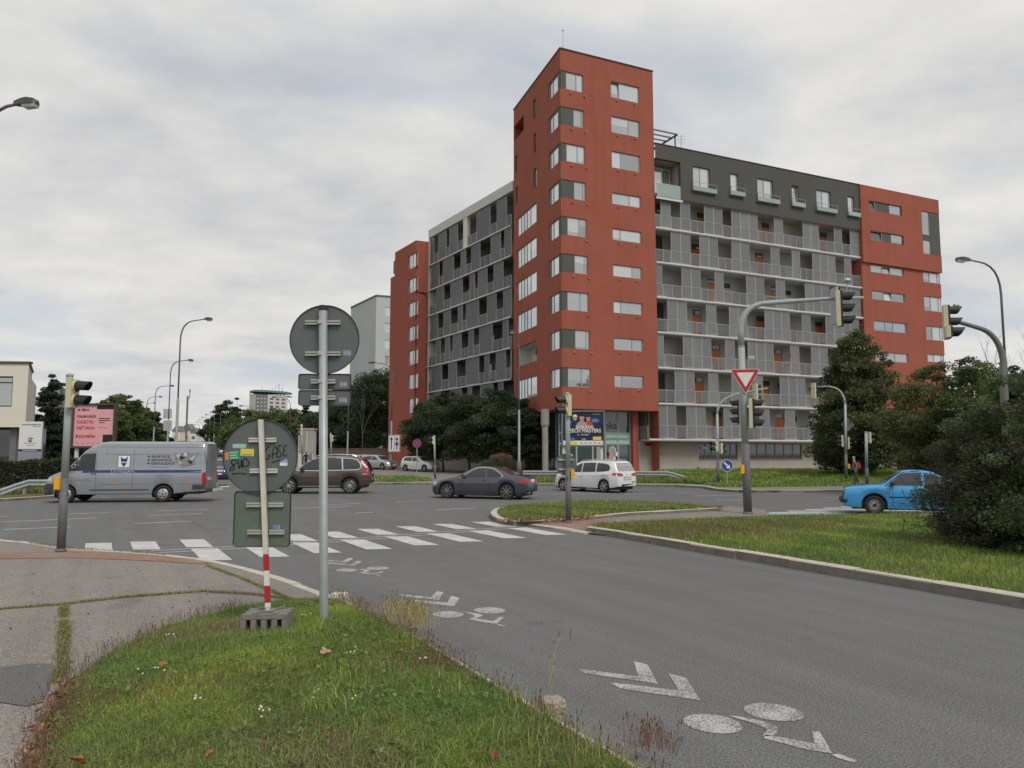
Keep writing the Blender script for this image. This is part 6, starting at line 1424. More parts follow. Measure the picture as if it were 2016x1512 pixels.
# ------------------------------------------------------------------ guard rails
def guard(path, lab, post_step=2.0):
    e = empty('guard_rail', (path[0].x, path[0].y, 0.1), 0, lab, 'guard rail')
    prof = [(-0.155, 0.0), (-0.11, 0.06), (-0.06, 0.06), (0.0, 0.0), (0.06, 0.06), (0.11, 0.06), (0.155, 0.0)]
    b = MB(); n = len(path)
    for i, p in enumerate(path):
        d = (path[min(i + 1, n - 1)] - path[max(i - 1, 0)]); d = Vector((d.x, d.y, 0)).normalized(); o_ = Vector((d.y, -d.x, 0)); o_ = o_ if o_.y < 0 else -o_
        for sgn in (0, -0.006):
            for z_, k in prof: b.v.append(tuple(p + o_ * (k + sgn) + Vector((0, 0, z_))))
    m = len(prof); 
    for i in range(n - 1):
        for k in range(m - 1):
            a = i * 2 * m + k; b.f.append((a, a + 1, a + 2 * m + 1, a + 2 * m)); b.f.append((a + m, a + 3 * m, a + 3 * m + 1, a + m + 1))
    b.m = [0] * len(b.f); b.build('beam', 'galvanised', e, world=True)
    for p in walk(path, post_step):
        z_ = min(path, key=lambda q: (Vector(q[:2]) - p).length).z; b = MB(); b.box(p.x - 0.05, p.x + 0.05, p.y + 0.03, p.y + 0.12, 0.02, z_ + 0.1); b.build('post', 'galvanised', e, world=True)
guard([at(-160, 976, 31), at(-40, 975, 32), at(0, 970, 33), at(30, 959, 33.5), at(57, 951, 34), at(84, 951, 34), at(200, 950, 35), at(300, 946, 37)], 'guard rail ramping up before the left hedge')
guard([at(1030, 931, 50), at(1100, 931.5, 49.2), at(1200, 932, 48.4), at(1312, 932.5, 47.6), at(1330, 936, 47.4), at(1350, 943, 47.2), at(1372, 951, 47)], 'guard rail behind the white people carrier, ramping down at its right end')
# ================================================================== vehicles
def curve(pts):
    xs = np.array([p[0] for p in pts][::1], float); zs = np.array([p[1] for p in pts], float)
    if xs[0] > xs[-1]: xs, zs = xs[::-1], zs[::-1]
    def f(x): return float(np.interp(x, xs, zs))
    return f
class Car:
    """body lofted from side and plan profiles; x forward, y left, z up"""
    def __init__(s, name, label, loc, yaw, spec, group=None, cat='car'):
        s.sp = spec; s.e = empty(name, loc, yaw, label, cat, group); s.e.scale = (spec.get('size', 1),) * 3; s.body()
    def body(s):
        sp = s.sp; top, belt, plan = curve(sp['top']), curve(sp['belt']), curve(sp['plan']); bot = curve(sp['bot'])
        xf_, xr_ = sp['xf'], sp['xr']; R = sp['R']; Ra = sp.get('Ra', R * 1.16); zc_ = R
        x0, x1 = sp['top'][0][0], sp['top'][-1][0]; lo, hi = min(x0, x1), max(x0, x1)
        st = set(np.round(np.arange(lo, hi, 0.09), 3)) | {lo, hi, lo + 0.02, hi - 0.02, lo + 0.05, hi - 0.05}
        for p in sp['top'] + sp['belt']: st.add(round(p[0], 3))
        for xw in (xf_, xr_):
            for a in np.linspace(0, math.pi, 17): st.add(round(xw + Ra * math.cos(a), 3))
            st |= {round(xw + Ra + 0.004, 3), round(xw - Ra - 0.004, 3)}
        st = sorted(x for x in st if lo <= x <= hi); lean = sp.get('lean', 0.36); crown = sp.get('crown', 0.05)
        b = MB(); N = 15; secs = []
        for x in st:
            zt, w = top(x), plan(x); zb = bot(x); arch = 0
            for xw in (xf_, xr_):
                d = abs(x - xw)
                if d < Ra: zb = max(zb, zc_ + math.sqrt(max(0, Ra * Ra - d * d))); arch = 1
            zl = min(belt(x), zt - 0.006); zb = min(zb, zl - 0.02)
            g = min(1, max(0, (zt - zl - 0.02) / 0.4)); h = zt - zl
            wr = w - 0.05 - (h * lean) if h > 0.06 else w - 0.1
            wr = max(wr, w * 0.4); zr = zt - crown * (0.35 + 0.65 * g) * min(1, h / 0.08)
            zr = max(zr, zl + 0.002)
            tuck = sp.get('tuck', 0.06)
            fz_ = lambda f: zb + (zl - zb) * f
            pr = [(w - tuck, fz_(0)), (w - tuck * 0.35, fz_(0.18)), (w - 0.012, fz_(0.42)), (w, fz_(0.66)), (w - 0.012, fz_(0.9)), (w - 0.04, zl)]
            for f in (0.25, 0.5, 0.75): pr.append((w - 0.04 + (wr - w + 0.04) * f + 0.025 * g * math.sin(f * math.pi), zl + (zr - zl) * f))
            pr += [(wr, zr), (wr * 0.93, zr + (zt - zr) * 0.5), (wr * 0.78, zr + (zt - zr) * 0.82), (wr * 0.5, zr + (zt - zr) * 0.95), (wr * 0.25, zt - 0.001), (0, zt)]
            secs.append(pr)
        for x, pr in zip(st, secs):
            for y, z in pr: b.v.append((x, y, z))
            for y, z in pr[-2::-1]: b.v.append((x, -y, z))
        M = 2 * N - 1
        for i in range(len(st) - 1):
            for k in range(M - 1): a = i * M + k; b.f.append((a, a + 1, a + M + 1, a + M))
        b.f += [tuple(range(M - 1, -1, -1)), tuple(range((len(st) - 1) * M, len(st) * M))]
        b.f = [f[::-1] for f in b.f]; b.m = [0] * len(b.f)
        me = b.mesh('body', sp['paint'], True); bm = bmesh.new(); bm.from_mesh(me); bmesh.ops.recalc_face_normals(bm, faces=bm.faces)
        s.bvh = BVHTree.FromBMesh(bm); bm.to_mesh(me); bm.free()
        try: me.set_sharp_from_angle(angle=math.radians(38))
        except Exception: pass
        s.o = link('body', me, s.e)
        u = MB(); u.box(lo + 0.25, hi - 0.25, -plan(0) + 0.14, plan(0) - 0.14, sp['bot'][len(sp['bot']) // 2][1] - 0.03, R * 1.4); u.build('underbody', 'trim_black', s.e)
        for xw in (xf_, xr_):
            for sd in (1, -1):
                w = plan(xw); l = MB(); an = np.linspace(-0.35, math.pi + 0.35, 15)
                for a in an: l.v += [(xw + Ra * 1.0 * math.cos(a), sd * (w - 0.03), zc_ + Ra * math.sin(a)), (xw + Ra * math.cos(a), sd * (w - 0.33), zc_ + Ra * math.sin(a))]
                l.f = [(2 * i, 2 * i + 1, 2 * i + 3, 2 * i + 2) for i in range(14)] + [tuple(2 * i + 1 for i in range(15))]; l.m = [0] * len(l.f); l.build('wheel_arch', 'trim_black', s.e)
                s.wheel(xw, sd * (w - sp.get('wi', 0.025)), R, sd, sp.get('rim', 'five'))
    def wheel(s, x, y, R, sd, kind):
        tw = s.sp.get('tw', 0.2); q = lambda prof: [(r, -sd * h) for r, h in prof]
        ri = R * s.sp.get('rr', 0.66)
        b = MB(); b.lathe(q([(ri, 0.02), (ri * 1.03, 0.0), (R * 0.93, 0.0), (R * 0.985, 0.02), (R, 0.05), (R, tw - 0.05), (R * 0.97, tw - 0.01), (ri, tw)]), 32, 'y', (x, y, R), close=False)
        w = b.build('wheel', 'rubber', s.e, smooth=True, fix=True)
        rm = s.sp.get('rimmat', 'alloy')
        b = MB(); b.lathe(q([(ri, 0.015), (ri * 0.94, 0.008), (ri * 0.9, 0.03), (ri * 0.88, 0.09)]), 32, 'y', (x, y, R), close=False)
        b.mi = 1; b.lathe(q([(ri * 0.9, 0.1), (0.01, 0.1)]), 24, 'y', (x, y, R), close=False); b.mi = 0
        if kind == 'steel':
            b.lathe(q([(ri * 0.86, 0.05), (ri * 0.7, 0.015), (ri * 0.55, 0.012), (ri * 0.42, 0.035), (ri * 0.2, 0.03), (0.005, 0.025)]), 24, 'y', (x, y, R), close=False); b.mi = 1
            for k in range(10): a = 2 * math.pi * k / 10; b.lathe(q([(ri * 0.09, 0.005), (0.002, 0.005)]), 8, 'y', (x + ri * 0.7 * math.cos(a), y, R + ri * 0.7 * math.sin(a)), close=False)
            b.lathe(q([(ri * 0.3, 0.005), (ri * 0.25, -0.01), (0.003, -0.012)]), 12, 'y', (x, y, R), close=False)
        elif kind == 'cap':
            b.lathe(q([(ri * 0.93, 0.012), (ri * 0.7, -0.005), (ri * 0.3, -0.015), (0.005, -0.018)]), 24, 'y', (x, y, R), close=False); b.mi = 1
            for k in range(5): a = 2 * math.pi * (k + 0.3) / 5; b.lathe(q([(ri * 0.15, -0.012), (0.002, -0.014)]), 10, 'y', (x + ri * 0.6 * math.cos(a), y, R + ri * 0.6 * math.sin(a)), close=False)
            b.lathe(q([(ri * 0.14, -0.022), (0.002, -0.024)]), 10, 'y', (x, y, R), close=False)
        else:
            n = {'five': 5, 'ten': 10, 'seven': 7, 'double': 8}[kind]; b.lathe(q([(ri * 0.24, 0.02), (ri * 0.2, 0.005), (0.004, 0.0)]), 14, 'y', (x, y, R), close=False)
            for k in range(n):
                offs = (-0.09, 0.09) if kind in ('five', 'double') else (0,)
                for of_ in offs:
                    a = 2 * math.pi * k / n + of_; wd = ri * (0.055 if n > 7 else 0.07); d = (math.cos(a), math.sin(a)); nn = (-d[1], d[0])
                    for_ = lambda r, s_, h: (x + d[0] * r + nn[0] * s_, y - sd * h, R + d[1] * r + nn[1] * s_)
                    b.hexa([for_(ri * 0.15, -wd, 0.06), for_(ri * 0.15, wd, 0.06), for_(ri * 0.92, wd, 0.06), for_(ri * 0.92, -wd, 0.06)], [for_(ri * 0.15, -wd * 1.2, 0.008), for_(ri * 0.15, wd * 1.2, 0.008), for_(ri * 0.92, wd, 0.018), for_(ri * 0.92, -wd, 0.018)])
        b.build('rim', [rm, 'trim_black'], w, fix=True)
    def lay(s, name, polys, m, axis='L', off=0.004, step=0.12, parent=None, th=0.0):
        """sheet metal, glass or print laid on the bodywork. axis L/R: (x, z) outlines, F/B: (y, z), T: (x, y)"""
        b = MB(); dirs = {'L': (0, -1, 0), 'R': (0, 1, 0), 'F': (-1, 0, 0), 'B': (1, 0, 0), 'T': (0, 0, -1)}; d = Vector(dirs[axis])
        for data in polys:
            if isinstance(data, tuple): vs, fs = data
            else: vs, fs = data, [tuple(range(len(data)))]
            bm = bmesh.new(); bv = [bm.verts.new((p[0], p[1], 0)) for p in vs]
            for f in fs:
                try: bm.faces.new([bv[i] for i in f])
                except ValueError: pass
            bmesh.ops.triangulate(bm, faces=bm.faces[:])
            for ax in (0, 1):
                lo_, hi_ = min(p[ax] for p in vs), max(p[ax] for p in vs); k = lo_ + step
                while k < hi_: bmesh.ops.bisect_plane(bm, geom=bm.verts[:] + bm.edges[:] + bm.faces[:], plane_co=(k, k, 0), plane_no=(1, 0, 0) if ax == 0 else (0, 1, 0)); k += step
            bm.verts.index_update(); ok = {}; base = len(b.v)
            for v in bm.verts:
                a, c_ = v.co.x, v.co.y
                o = {'L': Vector((a, 4, c_)), 'R': Vector((a, -4, c_)), 'F': Vector((9, a, c_)), 'B': Vector((-9, a, c_)), 'T': Vector((a, c_, 6))}[axis]
                loc, nrm, idx, dist = s.bvh.ray_cast(o, d)
                if loc is None: continue
                if nrm.dot(d) > 0: nrm = -nrm
                ok[v.index] = len(b.v); b.v.append(tuple(loc + nrm * off))
            for f in bm.faces:
                if all(v.index in ok for v in f.verts): b.f.append(tuple(ok[v.index] for v in f.verts)); b.m.append(0)
            bm.free()
        if not b.f: return None
        o = b.build(name, m, parent or s.e, smooth=True)
        return o
    def both(s, name, polys, m, **kw):
        for ax in ('L', 'R'): o = s.lay(name, polys, m, axis=ax, **kw)
        return o
    def line(s, pts, w=0.012, m='trim_black', axis='L', name='panel_gap', **kw):
        q = []
        for a, c_ in zip(pts[:-1], pts[1:]):
            a, c_ = Vector(a), Vector(c_); d = (c_ - a).normalized(); n = Vector((-d.y, d.x)) * w / 2; q.append([tuple(a - n), tuple(c_ - n), tuple(c_ + n), tuple(a + n)])
        return s.lay(name, q, m, axis=axis, off=0.003, **kw)
    def mirror(s, x, z, m, size=1.0):
        for sd in (1, -1):
            hit = s.bvh.ray_cast(Vector((x, sd * 4, z)), Vector((0, -sd, 0)))[0]; y = hit.y if hit else sd * 0.8
            b = MB(); y0, y1 = sorted((y + sd * 0.04, y + sd * 0.2 * size)); b.hexa([(x - 0.05, y0, z), (x + 0.1 * size, y0, z), (x + 0.07 * size, y1, z + 0.01), (x - 0.05, y1, z + 0.01)], [(x - 0.05, y0, z + 0.13 * size), (x + 0.06 * size, y0, z + 0.13 * size), (x + 0.03 * size, y1, z + 0.12 * size), (x - 0.05, y1, z + 0.12 * size)])
            b.build('mirror', m, s.e, bevel=0.015)
    def handle(s, x, z, m='paint'):
        for ax, sd in (('L', 1), ('R', -1)):
            hit = s.bvh.ray_cast(Vector((x, sd * 4, z)), Vector((0, -sd, 0)))[0]
            if hit: y0, y1 = sorted((hit.y + sd * 0.002, hit.y + sd * 0.03)); b = MB(); b.box(x - 0.09, x + 0.09, y0, y1, z - 0.014, z + 0.014); b.build('door_handle', s.sp['paint'] if m == 'paint' else m, s.e, bevel=0.006)
    def plate(s, end, z, txt=None, y=0.0):
        s.lay('number_plate', [[(y - 0.26, z - 0.055), (y + 0.26, z - 0.055), (y + 0.26, z + 0.055), (y - 0.26, z + 0.055)]], 'plate', axis=end, off=0.012)
        if txt: d = text2d(txt, 0.085, 'CENTER'); k = -1 if end == 'B' else 1; s.lay('plate_print', [([(x * k + y, c_ + z - 0.03) for x, c_ in d[0]], d[1])], 'ink_black', axis=end, off=0.015, step=0.2)
def heading(dx, dy): return math.atan2(dy, dx)
def win(pts): return [pts]

# ---- silver panel van
van_spec = dict(size=0.95, paint='paint_silver', R=0.35, Ra=0.43, xf=2.22, xr=-1.55, lean=0.1, crown=0.1, tuck=0.05, rim='cap', rr=0.62, tw=0.22,
    top=[(-3.2, 2.3), (-3.19, 2.42), (-3.1, 2.5), (0.8, 2.5), (1.0, 2.47), (1.35, 2.33), (1.62, 2.12), (2.22, 1.42), (2.42, 1.3), (2.8, 1.16), (3.02, 1.03), (3.15, 0.82), (3.2, 0.55), (3.21, 0.42)],
    belt=[(-3.2, 1.35), (1.4, 1.3), (2.2, 1.22), (2.6, 1.12), (3.0, 0.95), (3.21, 0.5)],
    plan=[(-3.2, 0.9), (-3.1, 0.97), (-2.6, 0.985), (2.0, 0.985), (2.6, 0.94), (3.0, 0.82), (3.15, 0.66), (3.21, 0.5)],
    bot=[(-3.2, 0.46), (-2.4, 0.42), (-2.0, 0.36), (2.8, 0.34), (3.21, 0.28)])
pv = gnd(243, 989.5, 0); van_yaw = math.radians(187)
v = Car('delivery_van', 'silver high-roof panel van crossing at the left', (pv.x - 0.12, pv.y + 0.85, 0), van_yaw, van_spec, cat='van')
v.both('door_window', [[(1.52, 1.3), (2.12, 1.29), (2.13, 1.36), (1.75, 1.9), (1.55, 2.0), (1.16, 2.02), (1.13, 1.98), (1.13, 1.24)]], 'car_glass')
v.lay('windscreen', [[(-0.7, 1.5), (0.7, 1.5), (0.68, 2.05), (-0.68, 2.05)]], 'car_glass', axis='F')
for pts in ([(1.1, 2.1), (1.08, 1.2), (1.05, 0.45)], [(2.05, 1.2), (2.0, 0.75)], [(1.1, 2.08), (1.6, 2.06), (1.8, 1.88)], [(0.95, 2.28), (-3.1, 2.25)], [(0.9, 0.75), (-1.0, 0.75)], [(-2.1, 0.75), (-3.05, 0.75)], [(0.9, 1.98), (-3.1, 1.96)], [(-0.35, 2.2), (-0.35, 0.5)], [(0.72, 2.2), (0.72, 1.98)]): v.line(pts, 0.012, 'van_trim')
v.line([(1.3, 0.52), (-1.0, 0.52)], 0.05, 'van_trim', name='sill_strip')
for seg_ in ([(0.96, 1.27), (1.6, 1.27)], [(0.5, 1.27), (1.05, 1.27)], [(-3.05, 1.27), (-0.42, 1.27)]): v.both('blue_stripe', [[(seg_[0][0], 1.215), (seg_[1][0], 1.215), (seg_[1][0], 1.325), (seg_[0][0], 1.325)]], 'ink_navy', off=0.005)
v.both('logo_square', [[(0.27, 1.42), (0.27, 1.93), (-0.22, 1.93), (-0.22, 1.42)]], 'ink_navy', off=0.005); v.both('logo_field', [[(0.25, 1.44), (0.25, 1.91), (-0.2, 1.91), (-0.2, 1.44)]], 'ink_white', off=0.007)
wolf = [(0.0, 0.0), (0.1, 0.13), (0.13, 0.3), (0.14, 0.44), (0.06, 0.34), (-0.06, 0.34), (-0.14, 0.44), (-0.13, 0.3), (-0.1, 0.13)]
v.both('logo_emblem', [[(0.025 - x, 1.455 + z) for x, z in wolf]], 'ink_navy', off=0.009)
zig = [(-0.1, 0.2), (-0.06, 0.16), (-0.03, 0.2), (0.0, 0.16), (0.03, 0.2), (0.06, 0.16), (0.1, 0.2)]
v.both('logo_teeth', [[(0.025 - x, 1.455 + z + 0.02) for x, z in zig] + [(0.025 - x, 1.455 + z - 0.01) for x, z in zig[::-1]]], 'ink_white', off=0.011)
def vtext(s_, xl, z, size, m='ink_navy', bold=0.004, sx=1.0):
    d = text2d(s_, size, 'LEFT', bold, sx); v.lay('lettering', [([(xl - x, z + y) for x, y in d[0]], d[1])], m, axis='L', off=0.006, step=0.3)
vtext('REISSWOLF', 0.47, 1.215, 0.175, sx=1.02); vtext('SKARTACE', -1.04, 1.83, 0.13, 'van_trim', sx=1.15); vtext('ARCHIVACE', -1.04, 1.69, 0.13, 'van_trim', sx=1.15); vtext('DIGITALIZACE', -1.04, 1.55, 0.13, 'van_trim', sx=1.08)
for z_ in (1.845, 1.705, 1.565): v.lay('bullet', [[(-0.89, z_), (-0.98, z_), (-0.98, z_ + 0.07), (-0.89, z_ + 0.07)]], 'van_trim', off=0.006)
v.lay('small_print', [[(-1.04, 1.43), (-1.75, 1.43), (-1.75, 1.455), (-1.04, 1.455)]], 'ink_grey', off=0.006)
rg = random.Random(9)
tear = [(-1.9, 2.04), (-2.25, 2.0), (-2.35, 2.1), (-2.5, 2.08), (-2.6, 1.98), (-2.95, 2.08), (-2.75, 1.75), (-2.8, 1.55), (-2.55, 1.5), (-2.3, 1.42), (-2.1, 1.6), (-1.95, 1.62), (-1.98, 1.8)]
v.lay('torn_print', [tear], 'ink_grey', off=0.006, step=0.1)
v.lay('torn_print', [[(-2.0, 1.95), (-2.2, 2.0), (-2.1, 1.8)], [(-2.3, 2.05), (-2.42, 2.05), (-2.45, 1.9), (-2.3, 1.88)], [(-2.55, 1.8), (-2.8, 1.95), (-2.65, 1.7)], [(-2.1, 1.7), (-2.3, 1.6), (-2.15, 1.58)]], 'panel_block', off=0.008)
v.lay('torn_print', [[(-2.15, 1.92), (-2.4, 1.84), (-2.2, 1.72)], [(-2.45, 1.72), (-2.7, 1.68), (-2.6, 1.55)]], 'ink_black', off=0.008)
v.both('front_bumper', [[(2.72, 0.36), (3.2, 0.3), (3.2, 0.74), (2.95, 0.78), (2.66, 0.76)]], 'van_trim', off=0.012)
v.lay('front_bumper', [[(-0.7, 0.3), (0.7, 0.3), (0.7, 0.74), (-0.7, 0.74)]], 'van_trim', axis='F', off=0.012)
v.both('headlight', [[(2.8, 0.9), (3.1, 0.84), (3.06, 0.98), (2.85, 1.1)]], 'lens_clear', off=0.006)
v.both('indicator', [[(2.42, 0.99), (2.56, 0.985), (2.55, 1.07), (2.44, 1.07)]], 'amber', off=0.01)
for sd in (1, -1): b = MB(); y0, y1 = sorted((sd * 0.84, sd * 0.985)); b.box(-3.225, -3.06, y0, y1, 0.74, 1.22); b.build('tail_light', 'tail_red', v.e, bevel=0.03)
v.line([(0, 2.3), (0, 0.55)], 0.02, 'van_trim', axis='B'); v.line([(0.85, 2.1), (0.85, 0.6)], 0.015, 'van_trim', axis='B'); v.plate('B', 0.95, None, 0.4)
v.lay('rear_corner', [[(-2.95, 0.42), (-3.19, 0.42), (-3.19, 0.72), (-2.72, 0.72), (-2.72, 0.42)]], 'van_trim', axis='L', off=0.03)
for x in (0.35, -2.55): v.both('side_marker', [[(x, 0.78), (x - 0.14, 0.78), (x - 0.14, 0.84), (x, 0.84)]], 'amber', off=0.006)
b = MB(); b.box(-3.5, -3.15, -0.7, 0.7, 0.4, 0.56); b.build('rear_step', 'van_trim', v.e, bevel=0.02)
b = MB(); b.box(-3.52, -3.49, -0.75, 0.78, 0.42, 0.55); b.build('step_reflector', 'plate', v.e); v.mirror(2.1, 1.32, 'van_trim', 1.8); v.handle(1.18, 1.18, 'van_trim')
v.line([(1.9, 0.9), (1.25, 0.9)], 0.04, 'ink_grey', name='small_print'); v.line([(1.8, 0.96), (1.35, 0.96)], 0.025, 'ink_grey', name='small_print')

# ---- brown off-roader
suv_spec = dict(paint='paint_brown', R=0.37, Ra=0.44, xf=1.42, xr=-1.44, lean=0.3, rim='ten', rr=0.68, tw=0.23, crown=0.06,
    top=[(-2.4, 0.75), (-2.39, 0.95), (-2.34, 1.15), (-2.2, 1.45), (-1.98, 1.7), (-1.7, 1.755), (-0.9, 1.78), (0.1, 1.75), (0.4, 1.66), (1.12, 1.14), (1.25, 1.09), (1.9, 1.0), (2.2, 0.88), (2.33, 0.7), (2.37, 0.5)],
    belt=[(-2.4, 0.9), (-2.3, 1.1), (-1.5, 1.13), (1.1, 1.05), (1.9, 0.92), (2.3, 0.7), (2.37, 0.45)],
    plan=[(-2.4, 0.76), (-2.3, 0.88), (-1.9, 0.94), (1.4, 0.94), (1.9, 0.9), (2.2, 0.76), (2.37, 0.55)], bot=[(-2.4, 0.5), (-2.0, 0.36), (0, 0.3), (1.9, 0.32), (2.37, 0.3)])
ps = gnd(612, 972.5, 0)
c = Car('off_roader', 'brown off-road estate with bright roof rails, half behind the sign pole', (ps.x + 0.3, ps.y + 0.95, 0), math.radians(184), suv_spec)
for pts in ([(1.0, 1.13), (0.72, 1.38), (0.38, 1.58), (0.12, 1.66), (-0.05, 1.665), (-0.08, 1.13)], [(-0.16, 1.13), (-0.13, 1.67), (-0.55, 1.685), (-0.98, 1.67), (-1.04, 1.15)], [(-1.14, 1.15), (-1.08, 1.665), (-1.5, 1.64), (-1.72, 1.57), (-1.86, 1.4), (-1.9, 1.25), (-1.8, 1.18)]): c.both('side_window', [pts], 'car_glass', off=0.006)
for pts in ([(1.06, 1.1), (0.72, 1.42), (0.36, 1.62), (0.1, 1.7), (-0.6, 1.715), (-1.5, 1.67), (-1.75, 1.61), (-1.91, 1.42), (-1.96, 1.24), (-1.82, 1.14), (0, 1.09), (1.06, 1.1)],): c.line(pts, 0.035, 'chrome', name='window_trim'); c.line(pts, 0.035, 'chrome', axis='R', name='window_trim')
c.line([(-1.09, 1.16), (-1.03, 1.68)], 0.06, 'chrome', name='window_trim')
c.both('tail_light', [[(-2.02, 1.66), (-1.92, 1.64), (-2.06, 1.42), (-2.16, 1.18), (-2.06, 1.02), (-2.04, 0.95), (-2.37, 0.93), (-2.36, 1.15), (-2.22, 1.42)]], 'tail_red', off=0.01, step=0.06)
c.both('lamp_trim', [[(-2.03, 0.945), (-2.36, 0.93), (-2.36, 0.9), (-2.03, 0.91)]], 'chrome', off=0.01)
c.lay('rear_window', [[(-0.66, 1.2), (0.66, 1.2), (0.58, 1.6), (-0.58, 1.6)]], 'car_glass', axis='B'); c.plate('B', 0.98); c.lay('windscreen', [[(-0.72, 1.18), (0.72, 1.18), (0.62, 1.62), (-0.62, 1.62)]], 'car_glass', axis='F')
for sd in (1, -1): b = MB(); b.tube([(-1.7, sd * 0.6, 1.76), (-1.5, sd * 0.62, 1.83), (-0.7, sd * 0.63, 1.86), (0.1, sd * 0.62, 1.81), (0.3, sd * 0.6, 1.73)], 0.022, 8); b.build('roof_rail', 'chrome', c.e)
for pts in ([(0.98, 1.08), (0.95, 0.6), (0.9, 0.42)], [(-0.1, 1.1), (-0.1, 0.42)], [(-1.05, 1.12), (-1.1, 0.8), (-1.0, 0.5)], [(0.95, 0.72), (-0.95, 0.72)]): c.line(pts)
c.line([(1.0, 0.36), (-0.95, 0.36)], 0.05, 'chrome', name='sill_strip'); c.both('lower_trim', [[(0.95, 0.38), (-0.95, 0.38), (-0.95, 0.55), (0.95, 0.55)]], 'paint_dark', off=0.003)
c.lay('rear_bumper', [[(-0.75, 0.5), (0.75, 0.5), (0.75, 0.62), (-0.75, 0.62)]], 'trim_black', axis='B', off=0.02); c.both('reflector', [[(-2.1, 0.66), (-2.36, 0.66), (-2.36, 0.74), (-2.1, 0.74)]], 'tail_red', off=0.008)
c.both('headlight', [[(2.0, 0.76), (2.28, 0.7), (2.22, 0.84), (1.98, 0.92)]], 'lens_clear'); c.mirror(0.78, 1.08, 'trim_black', 1.1); c.handle(0.1, 0.95); c.handle(-0.9, 0.97)

# ---- slate coupe
cp_spec = dict(paint='paint_slate', R=0.325, Ra=0.37, xf=1.37, xr=-1.35, lean=0.5, rim='double', rr=0.76, tw=0.22, crown=0.045, rimmat='dark_alloy',
    top=[(-2.23, 0.55), (-2.22, 0.78), (-2.16, 0.93), (-1.75, 0.985), (-1.5, 1.02), (-0.85, 1.3), (-0.5, 1.36), (-0.1, 1.375), (0.2, 1.33), (0.95, 0.95), (1.05, 0.92), (1.7, 0.8), (2.08, 0.68), (2.2, 0.55), (2.24, 0.4)],
    belt=[(-2.23, 0.7), (-2.1, 0.88), (-1.2, 0.9), (0.9, 0.86), (1.6, 0.75), (2.1, 0.6), (2.24, 0.36)], plan=[(-2.23, 0.66), (-2.1, 0.78), (-1.6, 0.87), (1.3, 0.87), (1.8, 0.8), (2.1, 0.66), (2.24, 0.45)],
    bot=[(-2.23, 0.32), (-1.9, 0.24), (0, 0.17), (1.8, 0.19), (2.24, 0.22)])
pc = gnd(952, 983, 0)
c = Car('coupe', 'dark slate grey coupe with large spoked wheels in mid junction', (pc.x - 0.03, pc.y + 0.95, 0), math.radians(160), cp_spec)
for pts in ([(0.68, 0.9), (0.2, 1.19), (-0.02, 1.26), (-0.3, 1.275), (-0.42, 0.92)], [(-0.5, 0.92), (-0.38, 1.275), (-0.68, 1.23), (-0.98, 1.08), (-1.12, 0.98), (-1.08, 0.93)]): c.both('side_window', [pts], 'window_glass' if False else 'car_glass', off=0.006)
for ax in 'LR': c.line([(0.78, 0.88), (0.2, 1.235), (0.0, 1.3), (-0.35, 1.315), (-0.7, 1.265), (-1.02, 1.1), (-1.19, 0.97), (-1.1, 0.905)], 0.022, 'chrome', axis=ax, name='window_trim')
c.lay('windscreen', [[(-0.68, 0.97), (0.68, 0.97), (0.52, 1.31), (-0.52, 1.31)]], 'car_glass', axis='F'); c.lay('rear_window', [[(-1.45, -0.55), (-0.8, -0.5), (-0.8, 0.5), (-1.45, 0.55)]], 'car_glass', axis='T')
c.both('tail_light', [[(-1.88, 0.7), (-2.2, 0.68), (-2.17, 0.84), (-1.95, 0.87)]], 'tail_red', off=0.008); c.lay('tail_light', [[(0.4, 0.68), (0.74, 0.68), (0.74, 0.84), (0.4, 0.84)]], 'tail_red', axis='B', off=0.008); c.lay('tail_light', [[(-0.4, 0.68), (-0.74, 0.68), (-0.74, 0.84), (-0.4, 0.84)]], 'tail_red', axis='B', off=0.008)
c.plate('B', 0.77); c.both('headlight', [[(1.85, 0.58), (2.14, 0.53), (2.08, 0.65), (1.88, 0.7)]], 'lens_clear'); c.both('side_marker', [[(1.62, 0.66), (1.75, 0.65), (1.74, 0.7), (1.63, 0.71)]], 'amber')
for pts in ([(0.62, 0.86), (0.7, 0.6), (0.62, 0.22)], [(-0.52, 0.88), (-0.6, 0.6), (-0.5, 0.22)], [(-1.75, 0.6), (-2.2, 0.58)], [(0.95, 0.6), (-0.95, 0.61)], [(1.7, 0.6), (2.2, 0.52)]): c.line(pts, 0.014)
c.lay('rear_bumper', [[(-0.7, 0.32), (0.7, 0.32), (0.7, 0.4), (-0.7, 0.4)]], 'trim_black', axis='B', off=0.006); c.mirror(0.58, 0.9, 'paint_slate'); c.handle(-0.35, 0.78)
for y in (0.42, 0.5): b = MB(); b.lathe([(0.035, -2.26), (0.035, -2.1)], 12, 'x', (0, y, 0.28)); b.build('exhaust', 'chrome', c.e)
c.line([(0.95, 0.3), (-0.95, 0.3)], 0.02, 'trim_black')

